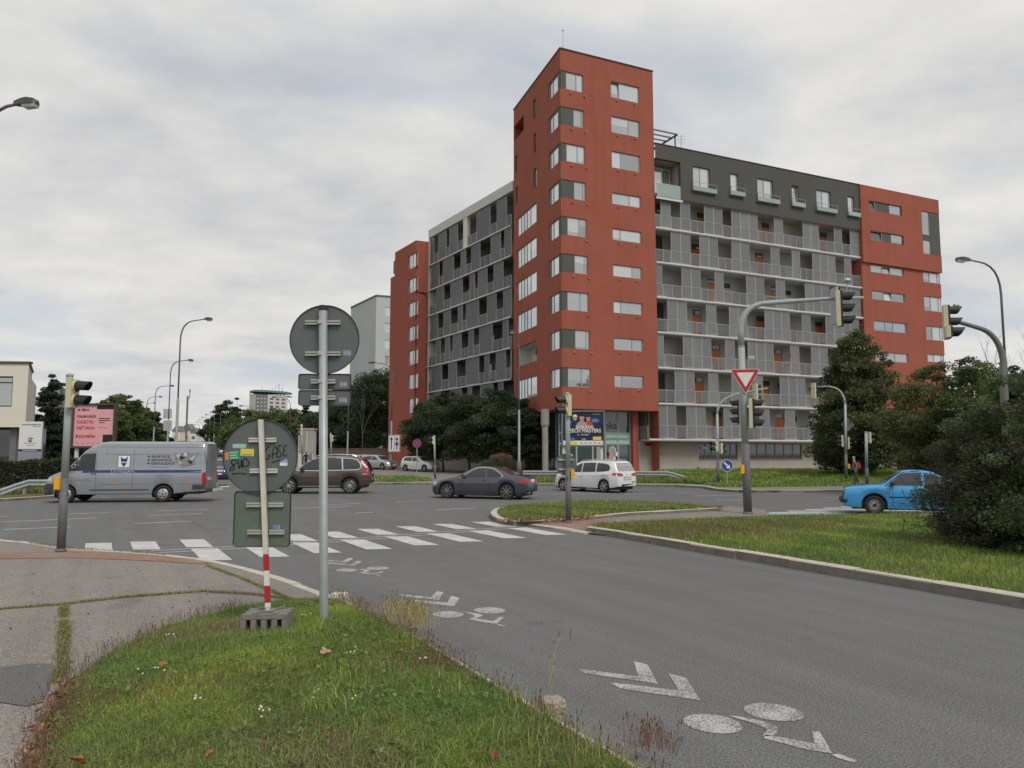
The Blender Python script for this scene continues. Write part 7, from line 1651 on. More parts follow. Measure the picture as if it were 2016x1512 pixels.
# ---- white people carrier
mpv_spec = dict(size=0.95, paint='paint_white', R=0.325, Ra=0.375, xf=1.4, xr=-1.38, lean=0.28, rim='five', rr=0.7, tw=0.21, crown=0.05, wi=0.02,
    top=[(-2.26, 0.55), (-2.25, 0.85), (-2.2, 1.08), (-2.0, 1.5), (-1.9, 1.6), (-1.4, 1.64), (-0.5, 1.66), (0.3, 1.6), (0.6, 1.5), (1.35, 1.05), (1.5, 1.0), (2.0, 0.86), (2.2, 0.7), (2.26, 0.45)],
    belt=[(-2.26, 0.8), (-2.2, 1.0), (-1.6, 1.04), (0, 1.0), (1.3, 0.94), (2.0, 0.8), (2.26, 0.42)], plan=[(-2.26, 0.72), (-2.2, 0.8), (-1.8, 0.905), (1.4, 0.905), (1.9, 0.84), (2.2, 0.66), (2.26, 0.5)], bot=[(-2.26, 0.34), (-1.9, 0.26), (0, 0.18), (1.9, 0.2), (2.26, 0.22)])
pm = gnd(1180, 969, 0)
c = Car('people_carrier', 'white people carrier driving away beyond the refuge signal', (pm.x - 0.18, pm.y + 1.0, 0), heading(-0.7, 0.72), mpv_spec)
for pts in ([(1.05, 1.02), (0.6, 1.32), (0.25, 1.47), (0.1, 1.5), (0.1, 1.03)], [(0.04, 1.03), (0.04, 1.505), (-0.5, 1.53), (-0.82, 1.52), (-0.85, 1.06)], [(-0.92, 1.06), (-0.9, 1.515), (-1.4, 1.49), (-1.68, 1.42), (-1.8, 1.25), (-1.72, 1.12), (-1.4, 1.08)]): c.both('side_window', [pts], 'car_glass', off=0.006)
c.lay('rear_window', [[(-0.62, 1.1), (0.62, 1.1), (0.68, 1.14), (0.56, 1.52), (-0.56, 1.52), (-0.68, 1.14)]], 'rear_glass', axis='B', off=0.008); c.lay('windscreen', [[(-0.7, 1.1), (0.7, 1.1), (0.58, 1.48), (-0.58, 1.48)]], 'car_glass', axis='F')
for sy in (1, -1):
    c.lay('tail_light', [[(sy * 0.3, 0.93), (sy * 0.42, 0.86), (sy * 0.76, 0.85), (sy * 0.76, 1.02), (sy * 0.6, 1.02)]], 'tail_red', axis='B', off=0.01)
c.both('tail_light', [[(-1.9, 0.93), (-2.22, 0.85), (-2.2, 1.0), (-1.98, 1.03)]], 'tail_red', off=0.01)
c.plate('B', 0.72); c.lay('emblem', [ell2(0, 0.93, 0.055, 0.055, 16)], 'chrome', axis='B', off=0.012)
c.lay('rear_bumper', [[(-0.72, 0.32), (0.72, 0.32), (0.72, 0.44), (-0.72, 0.44)]], 'trim_black', axis='B', off=0.008); c.lay('plate_frame', [[(-0.29, 0.65), (0.29, 0.65), (0.29, 0.79), (-0.29, 0.79)]], 'ink_black', axis='B', off=0.008)
c.line([(-0.7, 0.82), (0.7, 0.82)], 0.012, 'ink_grey', axis='B'); c.line([(-0.68, 0.55), (-0.35, 0.52)], 0.05, 'trim_black', axis='B')
for pts in ([(0.98, 0.95), (1.0, 0.6), (0.9, 0.22)], [(0.06, 1.0), (0.05, 0.22)], [(-0.9, 1.03), (-1.0, 0.6), (-0.95, 0.4)], [(1.0, 0.82), (-1.9, 0.9)]): c.line(pts, 0.011, 'ink_grey')
c.line([(0.95, 0.22), (-0.95, 0.22)], 0.06, 'trim_black', name='sill_strip'); c.mirror(0.88, 0.97, 'paint_white'); c.handle(0.18, 0.83); c.handle(-0.8, 0.87)
for sd in (1, -1): b = MB(); b.tube([(-1.75, sd * 0.62, 1.6), (-1.6, sd * 0.63, 1.66), (-0.6, sd * 0.64, 1.7), (0.2, sd * 0.62, 1.64), (0.35, sd * 0.6, 1.58)], 0.018, 8); b.build('roof_rail', 'chrome', c.e)
b = MB(); b.tube([(-1.5, 0, 1.63), (-1.62, 0, 1.7)], [0.03, 0.01], 6); b.build('aerial', 'trim_black', c.e)

# ---- light blue old saloon behind the shrub
sk_spec = dict(paint='paint_blue', R=0.3, Ra=0.365, xf=1.12, xr=-1.28, lean=0.42, rim='steel', rr=0.64, tw=0.17, crown=0.04, tuck=0.05,
    top=[(-2.08, 0.6), (-2.06, 0.82), (-1.95, 0.9), (-1.5, 0.93), (-1.2, 0.98), (-0.55, 1.34), (-0.3, 1.39), (0.1, 1.4), (0.32, 1.36), (0.85, 0.96), (0.92, 0.94), (1.6, 0.885), (1.9, 0.845), (1.97, 0.8), (2.0, 0.4)],
    belt=[(-2.08, 0.75), (-1.9, 0.86), (0.9, 0.88), (1.5, 0.85), (1.93, 0.8), (2.0, 0.38)], plan=[(-2.08, 0.72), (-1.9, 0.78), (-1.4, 0.8), (1.3, 0.8), (1.85, 0.78), (2.0, 0.75)], bot=[(-2.08, 0.36), (-1.8, 0.26), (0, 0.2), (1.6, 0.22), (2.0, 0.24)])
pk = gnd(1704, 1015, 0)
c = Car('saloon', 'light blue old saloon half hidden by the right shrub', (pk.x + 1.72, pk.y + 0.5, 0), math.radians(158), sk_spec)
for pts in ([(0.72, 0.92), (0.32, 1.26), (0.2, 1.3), (-0.2, 1.32), (-0.22, 0.92)], [(-0.3, 0.92), (-0.28, 1.32), (-0.6, 1.27), (-1.0, 1.02), (-1.0, 0.93)]): c.both('side_window', [pts], 'car_glass', off=0.006)
c.lay('windscreen', [[(-0.66, 0.99), (0.66, 0.99), (0.52, 1.33), (-0.52, 1.33)]], 'car_glass', axis='F')
for ax in 'LR': c.line([(0.8, 0.9), (0.3, 1.3), (0.15, 1.35), (-0.3, 1.36)], 0.03, 'trim_black', axis=ax, name='window_trim')
c.both('side_strip', [[(0.72, 0.545), (-1.9, 0.545), (-1.9, 0.58), (0.72, 0.58)]], 'ink_navy', off=0.01); c.both('side_marker', [[(0.72, 0.74), (0.8, 0.74), (0.8, 0.78), (0.72, 0.78)]], 'lens_clear', off=0.01)
c.both('indicator', [[(1.86, 0.56), (1.99, 0.56), (1.98, 0.7), (1.88, 0.72)]], 'amber', off=0.008); c.lay('grille', [[(-0.6, 0.52), (0.6, 0.52), (0.6, 0.7), (-0.6, 0.7)]], 'trim_black', axis='F', off=0.006)
b = MB(); b.box(1.86, 2.1, -0.78, 0.78, 0.36, 0.5); b.build('front_bumper', 'trim_black', c.e, bevel=0.03); b = MB(); b.box(-2.16, -1.95, -0.76, 0.76, 0.38, 0.5); b.build('rear_bumper', 'trim_black', c.e, bevel=0.03)
for pts in ([(0.6, 0.9), (0.6, 0.32), (0.55, 0.22)], [(-0.26, 0.9), (-0.26, 0.25)]): c.line(pts, 0.012, 'ink_navy')
c.mirror(0.6, 0.9, 'trim_black'); c.handle(-0.1, 0.8, 'trim_black')

# ---- small cars farther off
hat_spec = dict(paint='paint_navy', R=0.3, Ra=0.35, xf=1.25, xr=-1.25, lean=0.35, rim='five', rr=0.66, tw=0.18,
    top=[(-2.0, 0.55), (-1.98, 0.9), (-1.75, 1.3), (-1.55, 1.4), (-0.4, 1.46), (0.2, 1.4), (0.95, 1.0), (1.1, 0.96), (1.7, 0.84), (1.92, 0.72), (2.0, 0.45)],
    belt=[(-2.0, 0.8), (-1.8, 0.95), (0.9, 0.9), (1.6, 0.78), (2.0, 0.42)], plan=[(-2.0, 0.7), (-1.8, 0.82), (-1.3, 0.85), (1.3, 0.85), (1.8, 0.76), (2.0, 0.58)], bot=[(-2.0, 0.32), (0, 0.18), (2.0, 0.22)])
est_spec = dict(hat_spec, paint='paint_grey', top=[(-2.25, 0.55), (-2.23, 0.95), (-2.05, 1.35), (-1.85, 1.44), (-0.4, 1.5), (0.2, 1.43), (0.95, 1.0), (1.1, 0.96), (1.75, 0.84), (2.0, 0.72), (2.1, 0.45)], belt=[(-2.25, 0.8), (-2.05, 0.95), (0.9, 0.9), (1.7, 0.78), (2.1, 0.42)], plan=[(-2.25, 0.7), (-2.1, 0.82), (-1.5, 0.85), (1.3, 0.85), (1.85, 0.76), (2.1, 0.58)], bot=[(-2.25, 0.32), (0, 0.18), (2.1, 0.22)])
def small_car(name, label, loc, yaw, spec, paint, group, front=True):
    c = Car(name, label, loc, yaw, dict(spec, paint=paint), group)
    rx = spec['top'][0][0]
    c.both('side_window', [[(0.72, 0.95), (0.15, 1.28), (-0.35, 1.35), (-0.36, 0.96)]], 'car_glass', off=0.006); c.both('side_window', [[(-0.45, 0.96), (-0.44, 1.35), (-1.2, 1.33), (rx + 0.55, 1.24), (rx + 0.4, 1.02)]], 'car_glass', off=0.006)
    c.lay('windscreen', [[(-0.66, 1.02), (0.66, 1.02), (0.54, 1.34), (-0.54, 1.34)]], 'car_glass', axis='F'); c.lay('rear_window', [[(-0.6, 1.02), (0.6, 1.02), (0.52, 1.3), (-0.52, 1.3)]], 'car_glass', axis='B')
    for sy in (1, -1):
        c.lay('headlight', [[(sy * 0.42, 0.6), (sy * 0.7, 0.62), (sy * 0.66, 0.76), (sy * 0.44, 0.72)]], 'lens_clear', axis='F', off=0.01); c.lay('tail_light', [[(sy * 0.5, 0.75), (sy * 0.72, 0.75), (sy * 0.7, 0.98), (sy * 0.55, 0.98)]], 'tail_red', axis='B', off=0.01)
    c.lay('grille', [[(-0.34, 0.6), (0.34, 0.6), (0.3, 0.7), (-0.3, 0.7)]], 'chrome', axis='F', off=0.008); c.plate('F', 0.42); c.plate('B', 0.68); c.lay('lower_grille', [[(-0.6, 0.26), (0.6, 0.26), (0.6, 0.34), (-0.6, 0.34)]], 'trim_black', axis='F', off=0.008)
    c.mirror(0.62, 0.94, paint); c.handle(-0.2, 0.82)
    return c
p = at(428, 943, 57); c = small_car('hatchback', 'dark blue hatchback with lit headlights behind the silver van', (p.x + 0.2, p.y, 0.004), heading(0.3, -1), hat_spec, 'paint_navy', None)
p = at(751, 930, 77); small_car('estate_car', 'silver estate parked beneath the lane sign', (p.x - 0.2, 77, ZF + H(p.x, 77)), heading(0.8, -0.62), est_spec, 'paint_grey', 'cars parked by the red block')
p = at(727, 928, 81); small_car('parked_car', 'grey parked car tucked behind the silver estate', (p.x, 81, ZF + H(p.x, 81)), heading(0.8, -0.62), hat_spec, 'paint_grey', 'cars parked by the red block')
p = at(828, 929, 72); small_car('parked_car', 'white parked car under the dark trees by the no-stopping sign', (p.x, 72, ZF + H(p.x, 72)), heading(0.8, -0.62), hat_spec, 'paint_white', 'cars parked by the red block')
def on_blvd(k, off):
    p = BL0 + BD * k + BN * off; return (p.x, p.y, H(p.x, p.y) + 0.004)
up, dn = math.atan2(BD.y, BD.x), math.atan2(-BD.y, -BD.x)
for k, off, yaw, pnt, lab in [(112, 8.3, up, 'paint_dark', 'dark car climbing the boulevard, nearest of the far cars'), (138, 9.0, up, 'paint_white', 'small white far car parked up the boulevard'), (165, 9.2, up, 'paint_dark', 'small dark far car up the boulevard behind the white one'), (205, 2.4, dn, 'paint_grey', 'silver far car coming down the boulevard'), (260, 6.5, up, 'paint_dark', 'tiny dark car near the top of the boulevard'), (225, 9.2, up, 'paint_wine', 'tiny red car at the right kerb of the boulevard')]:
    small_car('far_car', lab, on_blvd(k, off), yaw, est_spec if pnt != 'paint_white' else hat_spec, pnt, 'cars up the boulevard')
# ================================================================== plants
def leaf_mesh(name, P, S, C, rng, m='leaf', wide=0.55, droop=0.0, up=0.0):
    """one small folded leaf per point: P (n,3) places, S sizes, C colours"""
    n = len(P)
    d = rng.normal(size=(n, 3)); d[:, 2] = d[:, 2] * 0.7 - droop + up; d /= np.linalg.norm(d, axis=1)[:, None]
    r = rng.normal(size=(n, 3)); a = np.cross(d, r); a /= np.linalg.norm(a, axis=1)[:, None] + 1e-9; nn = np.cross(d, a)
    S = S[:, None]; v = np.empty((n, 4, 3))
    v[:, 0] = P - d * S * 0.5; v[:, 1] = P + a * S * wide * 0.5 + nn * S * 0.08; v[:, 2] = P + d * S * 0.5; v[:, 3] = P - a * S * wide * 0.5 + nn * S * 0.08
    return raw_mesh(name, v.reshape(-1, 3), np.arange(n * 4).reshape(-1, 4), np.repeat(C, 4, axis=0), m)
def raw_mesh(name, V, Fc, C, m):
    me = bpy.data.meshes.new(name); k = Fc.shape[1]
    me.vertices.add(len(V)); me.vertices.foreach_set('co', V.astype(np.float32).ravel())
    me.loops.add(Fc.size); me.loops.foreach_set('vertex_index', Fc.astype(np.int32).ravel())
    me.polygons.add(len(Fc)); me.polygons.foreach_set('loop_start', np.arange(0, Fc.size, k, dtype=np.int32))
    me.update(calc_edges=True)
    at_ = me.color_attributes.new('Col', 'FLOAT_COLOR', 'POINT'); cc = np.ones((len(V), 4), np.float32); cc[:, :3] = C; at_.data.foreach_set('color', cc.ravel())
    me.materials.append(MATS[m]); return me
def palette(n, cols, rng, jit=0.25):
    c = np.array(cols)[rng.integers(0, len(cols), n)]; return np.clip(c * (1 + rng.normal(size=(n, 1)) * jit), 0.003, 1)
DARK = [(0.047, 0.076, 0.034), (0.062, 0.095, 0.038), (0.076, 0.111, 0.046), (0.054, 0.078, 0.041)]
MID = [(0.094, 0.138, 0.045), (0.119, 0.163, 0.055), (0.081, 0.119, 0.043), (0.138, 0.163, 0.057)]
OLIVE = [(0.115, 0.145, 0.05), (0.14, 0.16, 0.058), (0.095, 0.125, 0.045), (0.15, 0.15, 0.06)]
PINE = [(0.036, 0.060, 0.036), (0.047, 0.075, 0.044), (0.058, 0.081, 0.044)]
def tree(name, label, base, h, rx, leaf, nleaf, cols, seed, shape='round', trunk=0.12, t0=0.22, group=None, nclump=46, bark='bark', cat='tree', droop=0.25, wide=0.55, lean=0.0, clr=0.3):
    """trunk with limbs, crown of leaf clumps scattered through an uneven volume"""
    rng = np.random.default_rng(seed); base = Vector(base)
    e = empty(name, base, 0, label, cat, group)
    cl = []
    while len(cl) < nclump:
        f = rng.uniform(0, 1)
        if shape == 'round': w = math.sin(math.pi * (0.12 + 0.84 * f)) ** 0.6
        elif shape == 'cone': w = (1 - f) ** 0.42 * (0.6 + 0.4 * min(1, f / 0.15))
        elif shape == 'spire': w = (1 - f) ** 1.0 * 1.0 + 0.04
        elif shape == 'shrub': w = math.sqrt(max(0, 1 - (f * 0.98) ** 2.2))
        else: w = 0.9
        if rng.uniform() > w ** 1.2 + 0.05: continue
        a = rng.uniform(0, 2 * math.pi); q = rng.uniform(0.15, 1) ** 0.5 * w * (0.82 + 0.3 * math.sin(3 * a + seed) * rng.uniform(0, 1))
        z = t0 * h + (h - t0 * h) * f * 0.96; k_ = rng.uniform(0.55, 1.25)
        if rng.uniform() < 0.2: q *= rng.uniform(1.05, 1.3); z += rx * rng.uniform(-0.05, 0.18); k_ = rng.uniform(0.25, 0.5)      # stray sprigs
        cl.append((rx * q * math.cos(a) + lean * f * h, rx * q * math.sin(a), z, rx * clr * k_ * (0.5 + 0.5 * w)))
    cl = np.array(cl); top = np.array([[lean * h, 0, h * 0.95, rx * 0.14]]); cl = np.vstack([cl, top])
    wts = cl[:, 3] ** 2; idx = rng.choice(len(cl), nleaf, p=wts / wts.sum())
    g = rng.normal(size=(nleaf, 3)); g /= np.linalg.norm(g, axis=1)[:, None]; rad = rng.uniform(0, 1, nleaf) ** 0.45
    flat = 0.62 if shape != 'spire' else 0.4
    P = cl[idx, :3] + g * (rad * cl[idx, 3])[:, None] * np.array([1.15, 1.15, flat]); P[:, 2] -= (droop * 0.3 * rad * cl[idx, 3])
    kp = P[:, 2] > 0.05; P = P[kp]; idx = idx[kp]; n = len(P)
    cc = palette(len(cl), cols, rng, 0.2)[idx] * (1 + rng.normal(size=(n, 1)) * 0.22); cc = np.clip(cc, 0.004, 1)
    me = leaf_mesh('crown', P, leaf * rng.uniform(0.6, 1.35, n), cc, rng, droop=droop, wide=wide); link('crown', me, e)
    b = MB(); th = h * (t0 + 0.1)
    if shape != 'shrub':
        p = [Vector((0, 0, -0.05)), Vector((rng.uniform(-.05, .05) * rx, 0, th * 0.5)), Vector((lean * th, 0, th)), Vector((lean * h * 0.9, 0, h * 0.9))]; b.tube(p, [trunk * 1.25, trunk, trunk * 0.85, trunk * 0.15], 8); fr = lambda z: Vector((lean * z, 0, z))
        for k in rng.choice(len(cl), min(len(cl), 14), replace=False):
            c_ = Vector(cl[k, :3]); s_ = fr(max(th * 0.7, c_.z - rx * 0.8)); m_ = s_.lerp(c_, 0.5) + Vector((0, 0, 0.12 * rx)); b.tube([s_, m_, c_], [trunk * 0.42, trunk * 0.26, trunk * 0.08], 5)
    else:
        for k in rng.choice(len(cl), min(len(cl), 26), replace=False):
            c_ = Vector(cl[k, :3]); s_ = Vector((c_.x * 0.12, c_.y * 0.12, 0)); m_ = s_.lerp(c_, 0.5) + Vector((0, 0, 0.1 * h)); b.tube([s_, m_, c_], [trunk * 0.5, trunk * 0.3, trunk * 0.08], 5)
    b.build('trunk', bark, e, smooth=True)
    return e
def tree_px(name, label, px, D, ytop, hw, leaf, nleaf, cols, seed, zb=None, **kw):
    x = (px - CX) / FPX * D; z0 = H(x, D) + (0.12 if zb is None else zb); h = at(px, ytop, D).z - z0
    return tree(name, label, (x, D, z0), h, hw / FPX * D, leaf, nleaf, cols, seed, **kw)
g1 = 'young trees in front of the left wing'
for px, D, yt, hw, lab in [(838, 78, 792, 38, 'leftmost young dark tree before the left wing, above the white parked car'), (874, 71, 768, 50, 'second young dark tree before the left wing'), (926, 68, 772, 48, 'middle young dark tree before the left wing'), (978, 66, 764, 48, 'fourth young dark tree before the left wing'), (1028, 63.5, 784, 36, 'rightmost young dark tree beside the lamp at the tower')]:
    tree_px('young_tree', lab, px, D, yt, hw * 1.28, 0.2, 24000, DARK, px, shape='round', trunk=0.09, t0=0.17, group=g1, nclump=90, clr=0.34)
g2 = 'trees right of the boulevard'
for px, D, yt, hw, cols, sh, lab in [(738, 105, 722, 56, DARK, 'round', 'big dark tree beside the red end block'), (690, 112, 756, 44, DARK, 'round', 'dark tree behind the tall sign pole'), (640, 120, 790, 42, DARK, 'round', 'dark tree above the kiosk'), (603, 140, 786, 24, PINE, 'spire', 'dark conifer right of the far tower block'), (578, 150, 806, 36, MID, 'round', 'green tree below the far tower block'), (536, 165, 800, 38, MID, 'round', 'broad green tree in front of the far tower'), (497, 185, 806, 38, MID, 'round', 'green tree left of the far tower block'), (466, 215, 780, 22, PINE, 'spire', 'tall conifer above the boulevard trees'), (443, 225, 786, 26, DARK, 'round', 'airy tree left of the tall conifer'), (424, 275, 822, 22, DARK, 'round', 'last small tree right of the boulevard end'), (478, 160, 834, 40, MID, 'round', 'low green tree behind the graffiti sign'), (455, 200, 828, 26, DARK, 'round', 'low dark tree behind the row of far lamps'), (548, 128, 838, 34, DARK, 'round', 'low dark tree left of the kiosk')]:
    tree_px('spire_conifer' if sh == 'spire' else 'broad_tree', lab, px, D, yt, hw * 1.25, 0.0029 * D, 32000 if D < 130 else 15000, cols, px + 1, shape=sh, trunk=0.2, t0=0.04 if D > 115 else 0.12, group=g2, nclump=85, clr=0.36)
g3 = 'trees left of the boulevard'
for px, D, yt, hw, cols, sh, lab in [(97, 64, 731, 30, PINE, 'cone', 'dark conifer beside the cream office'), (128, 72, 800, 34, DARK, 'round', 'dark tree behind the left signal pole'), (172, 84, 800, 30, DARK, 'round', 'dark tree behind the pink billboard'), (214, 92, 779, 36, MID, 'round', 'green tree right of the pink billboard'), (252, 104, 774, 36, MID, 'round', 'tall green tree behind the van'), (288, 125, 800, 26, MID, 'round', 'green tree by the left lamp row'), (310, 165, 826, 22, DARK, 'round', 'small dark tree beyond the left lamp row'), (20, 58, 846, 46, DARK, 'shrub', 'dark bush under the cream office')]:
    tree_px('conifer' if sh == 'cone' else 'broad_tree', lab, px, D, yt, hw * 1.25, 0.003 * D, 22000, cols, px + 2, shape=sh, trunk=0.18, t0=0.04, group=g3, nclump=85, clr=0.34)
tree_px('linden_tree', 'large conical tree standing before the right wing', 1692, 48, 640, 112, 0.17, 60000, [(0.075, 0.105, 0.044), (0.1, 0.132, 0.052), (0.125, 0.14, 0.058), (0.07, 0.095, 0.044)], 77, shape='cone', trunk=0.16, t0=0.06, nclump=200, clr=0.24, zb=0.4, droop=0.5)
for px, D, yt, hw, n, cols, lab, sd in [(1838, 33, 712, 92, 46000, OLIVE, 'olive shrub tree above the blue car', 5), (1915, 30, 692, 84, 46000, MID, 'tall green shrub tree below the right-hand signal', 6), (2000, 27, 712, 86, 46000, MID, 'green shrub tree at the right edge below the tall lamp', 8)]:
    tree_px('shrub_tree', lab, px, D, yt, hw, 0.115, n, cols, sd, shape='round', trunk=0.1, t0=0.02, nclump=130, clr=0.32, bark='twig', group='tall shrubs on the right', cat='shrub')
def near_shrub():
    D = 14.6; px = 1978; x = (px - CX) / FPX * D; rng = np.random.default_rng(21)
    e = tree('dense_shrub', 'large dark shrub hiding the rear of the blue car', (x, D, ZI), 3.35, 1.6, 0.062, 56000, [(0.095, 0.115, 0.06), (0.115, 0.125, 0.068), (0.09, 0.13, 0.056), (0.12, 0.112, 0.075), (0.13, 0.185, 0.068)], 33, shape='shrub', trunk=0.07, t0=0.0, nclump=150, clr=0.22, bark='twig', cat='shrub')
    b = MB(); P = []; r = random.Random(4)
    for k in range(105):                      # thin branches fraying towards the car
        a = math.radians(r.uniform(130, 235)); h0 = r.uniform(0.15, 2.2); L = r.uniform(0.7, 1.55) * (1.15 if h0 < 1.2 else 0.8); s_ = Vector((math.cos(a) * 0.6, math.sin(a) * 0.5, h0 * 0.7)); pts = [s_]; d = Vector((math.cos(a), math.sin(a), r.uniform(-0.05, 0.35)))
        for i in range(5): d = (d + Vector((r.uniform(-.25, .25), r.uniform(-.25, .25), r.uniform(-.18, .2)))).normalized(); pts.append(pts[-1] + d * L / 5)
        b.tube(pts, [0.011, 0.009, 0.007, 0.005, 0.004, 0.002], 4, cap=False)
        for i in range(2, 6):
            for _ in range(7): P.append(tuple(pts[i] + Vector((r.gauss(0, .07), r.gauss(0, .07), r.gauss(0, .06)))))
            q = pts[i]; t_ = q + Vector((r.uniform(-.25, .1), r.uniform(-.2, .2), r.uniform(-.12, .22))); b.tube([q, t_], [0.004, 0.0015], 3, cap=False)
            for _ in range(4): P.append(tuple(q.lerp(t_, r.random())))
    b.build('twigs', 'twig', e)['kind'] = 'stuff'
    P = np.array(P); n = len(P); link('outer_leaves', leaf_mesh('outer_leaves', P, 0.034 * rng.uniform(.6, 1.3, n), palette(n, [(0.07, 0.08, 0.04), (0.055, 0.065, 0.034), (0.09, 0.08, 0.05)], rng), rng), e)['kind'] = 'stuff'
    c = np.array([[0.12, -1.25, 1.35], [-0.1, -1.2, 1.15], [0.05, -1.3, 1.0], [-0.35, -1.1, 1.2], [0.2, -1.25, 0.75], [0.35, -1.2, 1.1], [-0.1, -1.25, 0.6], [0.3, -1.2, 1.5]]); k = rng.integers(0, 8, 2200)
    P = c[k] + rng.normal(size=(2200, 3)) * np.array([.15, .14, .15]); link('bright_leaves', leaf_mesh('bright_leaves', P, 0.075 * rng.uniform(.6, 1.3, 2200), palette(2200, [(0.07, 0.12, 0.035), (0.05, 0.09, 0.03), (0.09, 0.13, 0.045)], rng), rng, wide=0.7), e)['kind'] = 'stuff'
near_shrub()
tree_px('dense_shrub', 'second dark shrub reaching in at the right edge', 2090, 13.5, 700, 150, 0.06, 34000, [(0.075, 0.11, 0.046), (0.095, 0.13, 0.052), (0.07, 0.095, 0.042)], 41, zb=ZI, shape='shrub', trunk=0.08, t0=0.0, nclump=130, clr=0.24, bark='twig', cat='shrub')
# bare twiggy sapling against the sky
def sapling(px, D, lab, h, seed):
    r = random.Random(seed); x = (px - CX) / FPX * D; e = empty('bare_sapling', (x, D, 0.15), 0, lab, 'tree'); b = MB()
    def grow(p, d, L, rad, k):
        q = p + d * L; b.tube([p, p.lerp(q, 0.5) + Vector((r.uniform(-.03, .03), 0, 0)) * L, q], [rad, rad * 0.8, rad * 0.55], 5, cap=False)
        if k:
            for _ in range(3): grow(p.lerp(q, r.uniform(0.5, 1)), (d + Vector((r.uniform(-.55, .55), r.uniform(-.55, .55), r.uniform(0, .3)))).normalized(), L * r.uniform(0.5, 0.75), rad * 0.5, k - 1)
    grow(Vector((0, 0, 0)), Vector((0, 0, 1)), h * 0.55, 0.05, 4); b.build('branches', 'pale_bark', e)
sapling(1972, 31, 'bare twiggy sapling between the shrubs and the tall right lamp', 7.2, 3); sapling(714, 98, 'thin bare pale tree before the salmon house', 8.5, 5)
def hedge():
    rng = np.random.default_rng(2); a, c = at(-90, 893, 36.5), at(262, 893, 40); u = Vector((c.x - a.x, c.y - a.y)); L = u.length; u = u / L; n_ = Vector((-u.y, u.x)); N = 46000
    t = rng.uniform(0, L, N); d = rng.uniform(-0.7, 0.7, N); z = rng.uniform(0, 1, N); f = rng.integers(0, 3, N)
    d = np.where(f == 0, -0.7 + rng.normal(size=N) * 0.06, d); z = np.where(f == 1, 1 + rng.normal(size=N) * 0.03, z); bump_ = 0.06 * np.sin(t * 1.7) + 0.05 * np.sin(t * 4.1 + 1)
    P = np.stack([a.x + u.x * t + n_.x * (d * (1 - 0.12 * z) + bump_), a.y + u.y * t + n_.y * (d * (1 - 0.12 * z) + bump_), 0.1 + z * (1.42 + bump_)], 1)
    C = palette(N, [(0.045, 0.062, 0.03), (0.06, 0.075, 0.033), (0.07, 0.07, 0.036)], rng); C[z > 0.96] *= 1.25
    o = link('hedge', leaf_mesh('hedge', P, 0.1 * rng.uniform(.6, 1.3, N), C, rng)); tag(o, 'clipped dark green hedge behind the left guard rail', 'hedge')
hedge()
def plumes():
    rng = np.random.default_rng(8); D = 57.5; p = at(990, 893, D); e = empty('ornamental_grass', (p.x, D, 0.3), 0, 'tall ornamental grass with pinkish plumes before the tower', 'plant'); N = 2600
    a = rng.uniform(0, 2 * math.pi, N); r = rng.uniform(0, 1, N) ** 0.5; bx_, by_ = 1.3 * r * np.cos(a), 0.6 * r * np.sin(a); h = rng.uniform(0.6, 1.25, N); lx, ly = bx_ * 0.35 + rng.normal(size=N) * .15, by_ * 0.3 + rng.normal(size=N) * .1; w = 0.025
    V = np.empty((N, 3, 3)); V[:, 0] = np.stack([bx_ - w, by_, 0 * h], 1); V[:, 1] = np.stack([bx_ + w, by_, 0 * h], 1); V[:, 2] = np.stack([bx_ + lx, by_ + ly, h], 1)
    link('blades', raw_mesh('blades', V.reshape(-1, 3), np.arange(N * 3).reshape(-1, 3), np.repeat(palette(N, [(0.07, 0.085, 0.03), (0.1, 0.1, 0.045), (0.05, 0.065, 0.025)], rng), 3, 0), 'grass'), e)['kind'] = 'stuff'
    M = 1500; a = rng.uniform(0, 2 * math.pi, M); r = rng.uniform(0, 1, M) ** 0.5; P = np.stack([0.85 * r * np.cos(a) - 0.15, 0.5 * r * np.sin(a), 1.2 + 0.45 * rng.uniform(0, 1, M) * (1.1 - r * 0.6)], 1)
    link('plumes', leaf_mesh('plumes', P, 0.13 * rng.uniform(.6, 1.3, M), palette(M, [(0.28, 0.17, 0.13), (0.22, 0.14, 0.11)], rng), rng, wide=0.3, up=0.8), e)['kind'] = 'stuff'
plumes()

# ------------------------------------------------------------------ grass
def inpoly(X, Y, poly):
    ins = np.zeros(len(X), bool); n = len(poly)
    for i in range(n):
        x0, y0 = poly[i][0], poly[i][1]; x1, y1 = poly[(i + 1) % n][0], poly[(i + 1) % n][1]
        if y0 == y1: continue
        ins ^= ((y0 > Y) != (y1 > Y)) & (X < (x1 - x0) * (Y - y0) / (y1 - y0) + x0)
    return ins
def vnoise(X, Y, s, seed):
    r = np.random.default_rng(seed); z = np.zeros(len(X))
    for k in range(6): a = r.uniform(0, 2 * math.pi); f = s * (0.6 + 0.5 * k); z += np.sin(f * (X * math.cos(a) + Y * math.sin(a)) + r.uniform(0, 6.28)) / (1 + 0.35 * k)
    return z / 2.6
GREEN = np.array([(0.165, 0.275, 0.042), (0.21, 0.31, 0.055), (0.135, 0.235, 0.042), (0.24, 0.33, 0.08), (0.115, 0.215, 0.055)]); DRY = np.array([(0.36, 0.31, 0.15), (0.28, 0.23, 0.12), (0.44, 0.38, 0.2), (0.2, 0.15, 0.085)]); RUST = np.array([(0.21, 0.125, 0.075), (0.26, 0.17, 0.1), (0.17, 0.1, 0.07)])
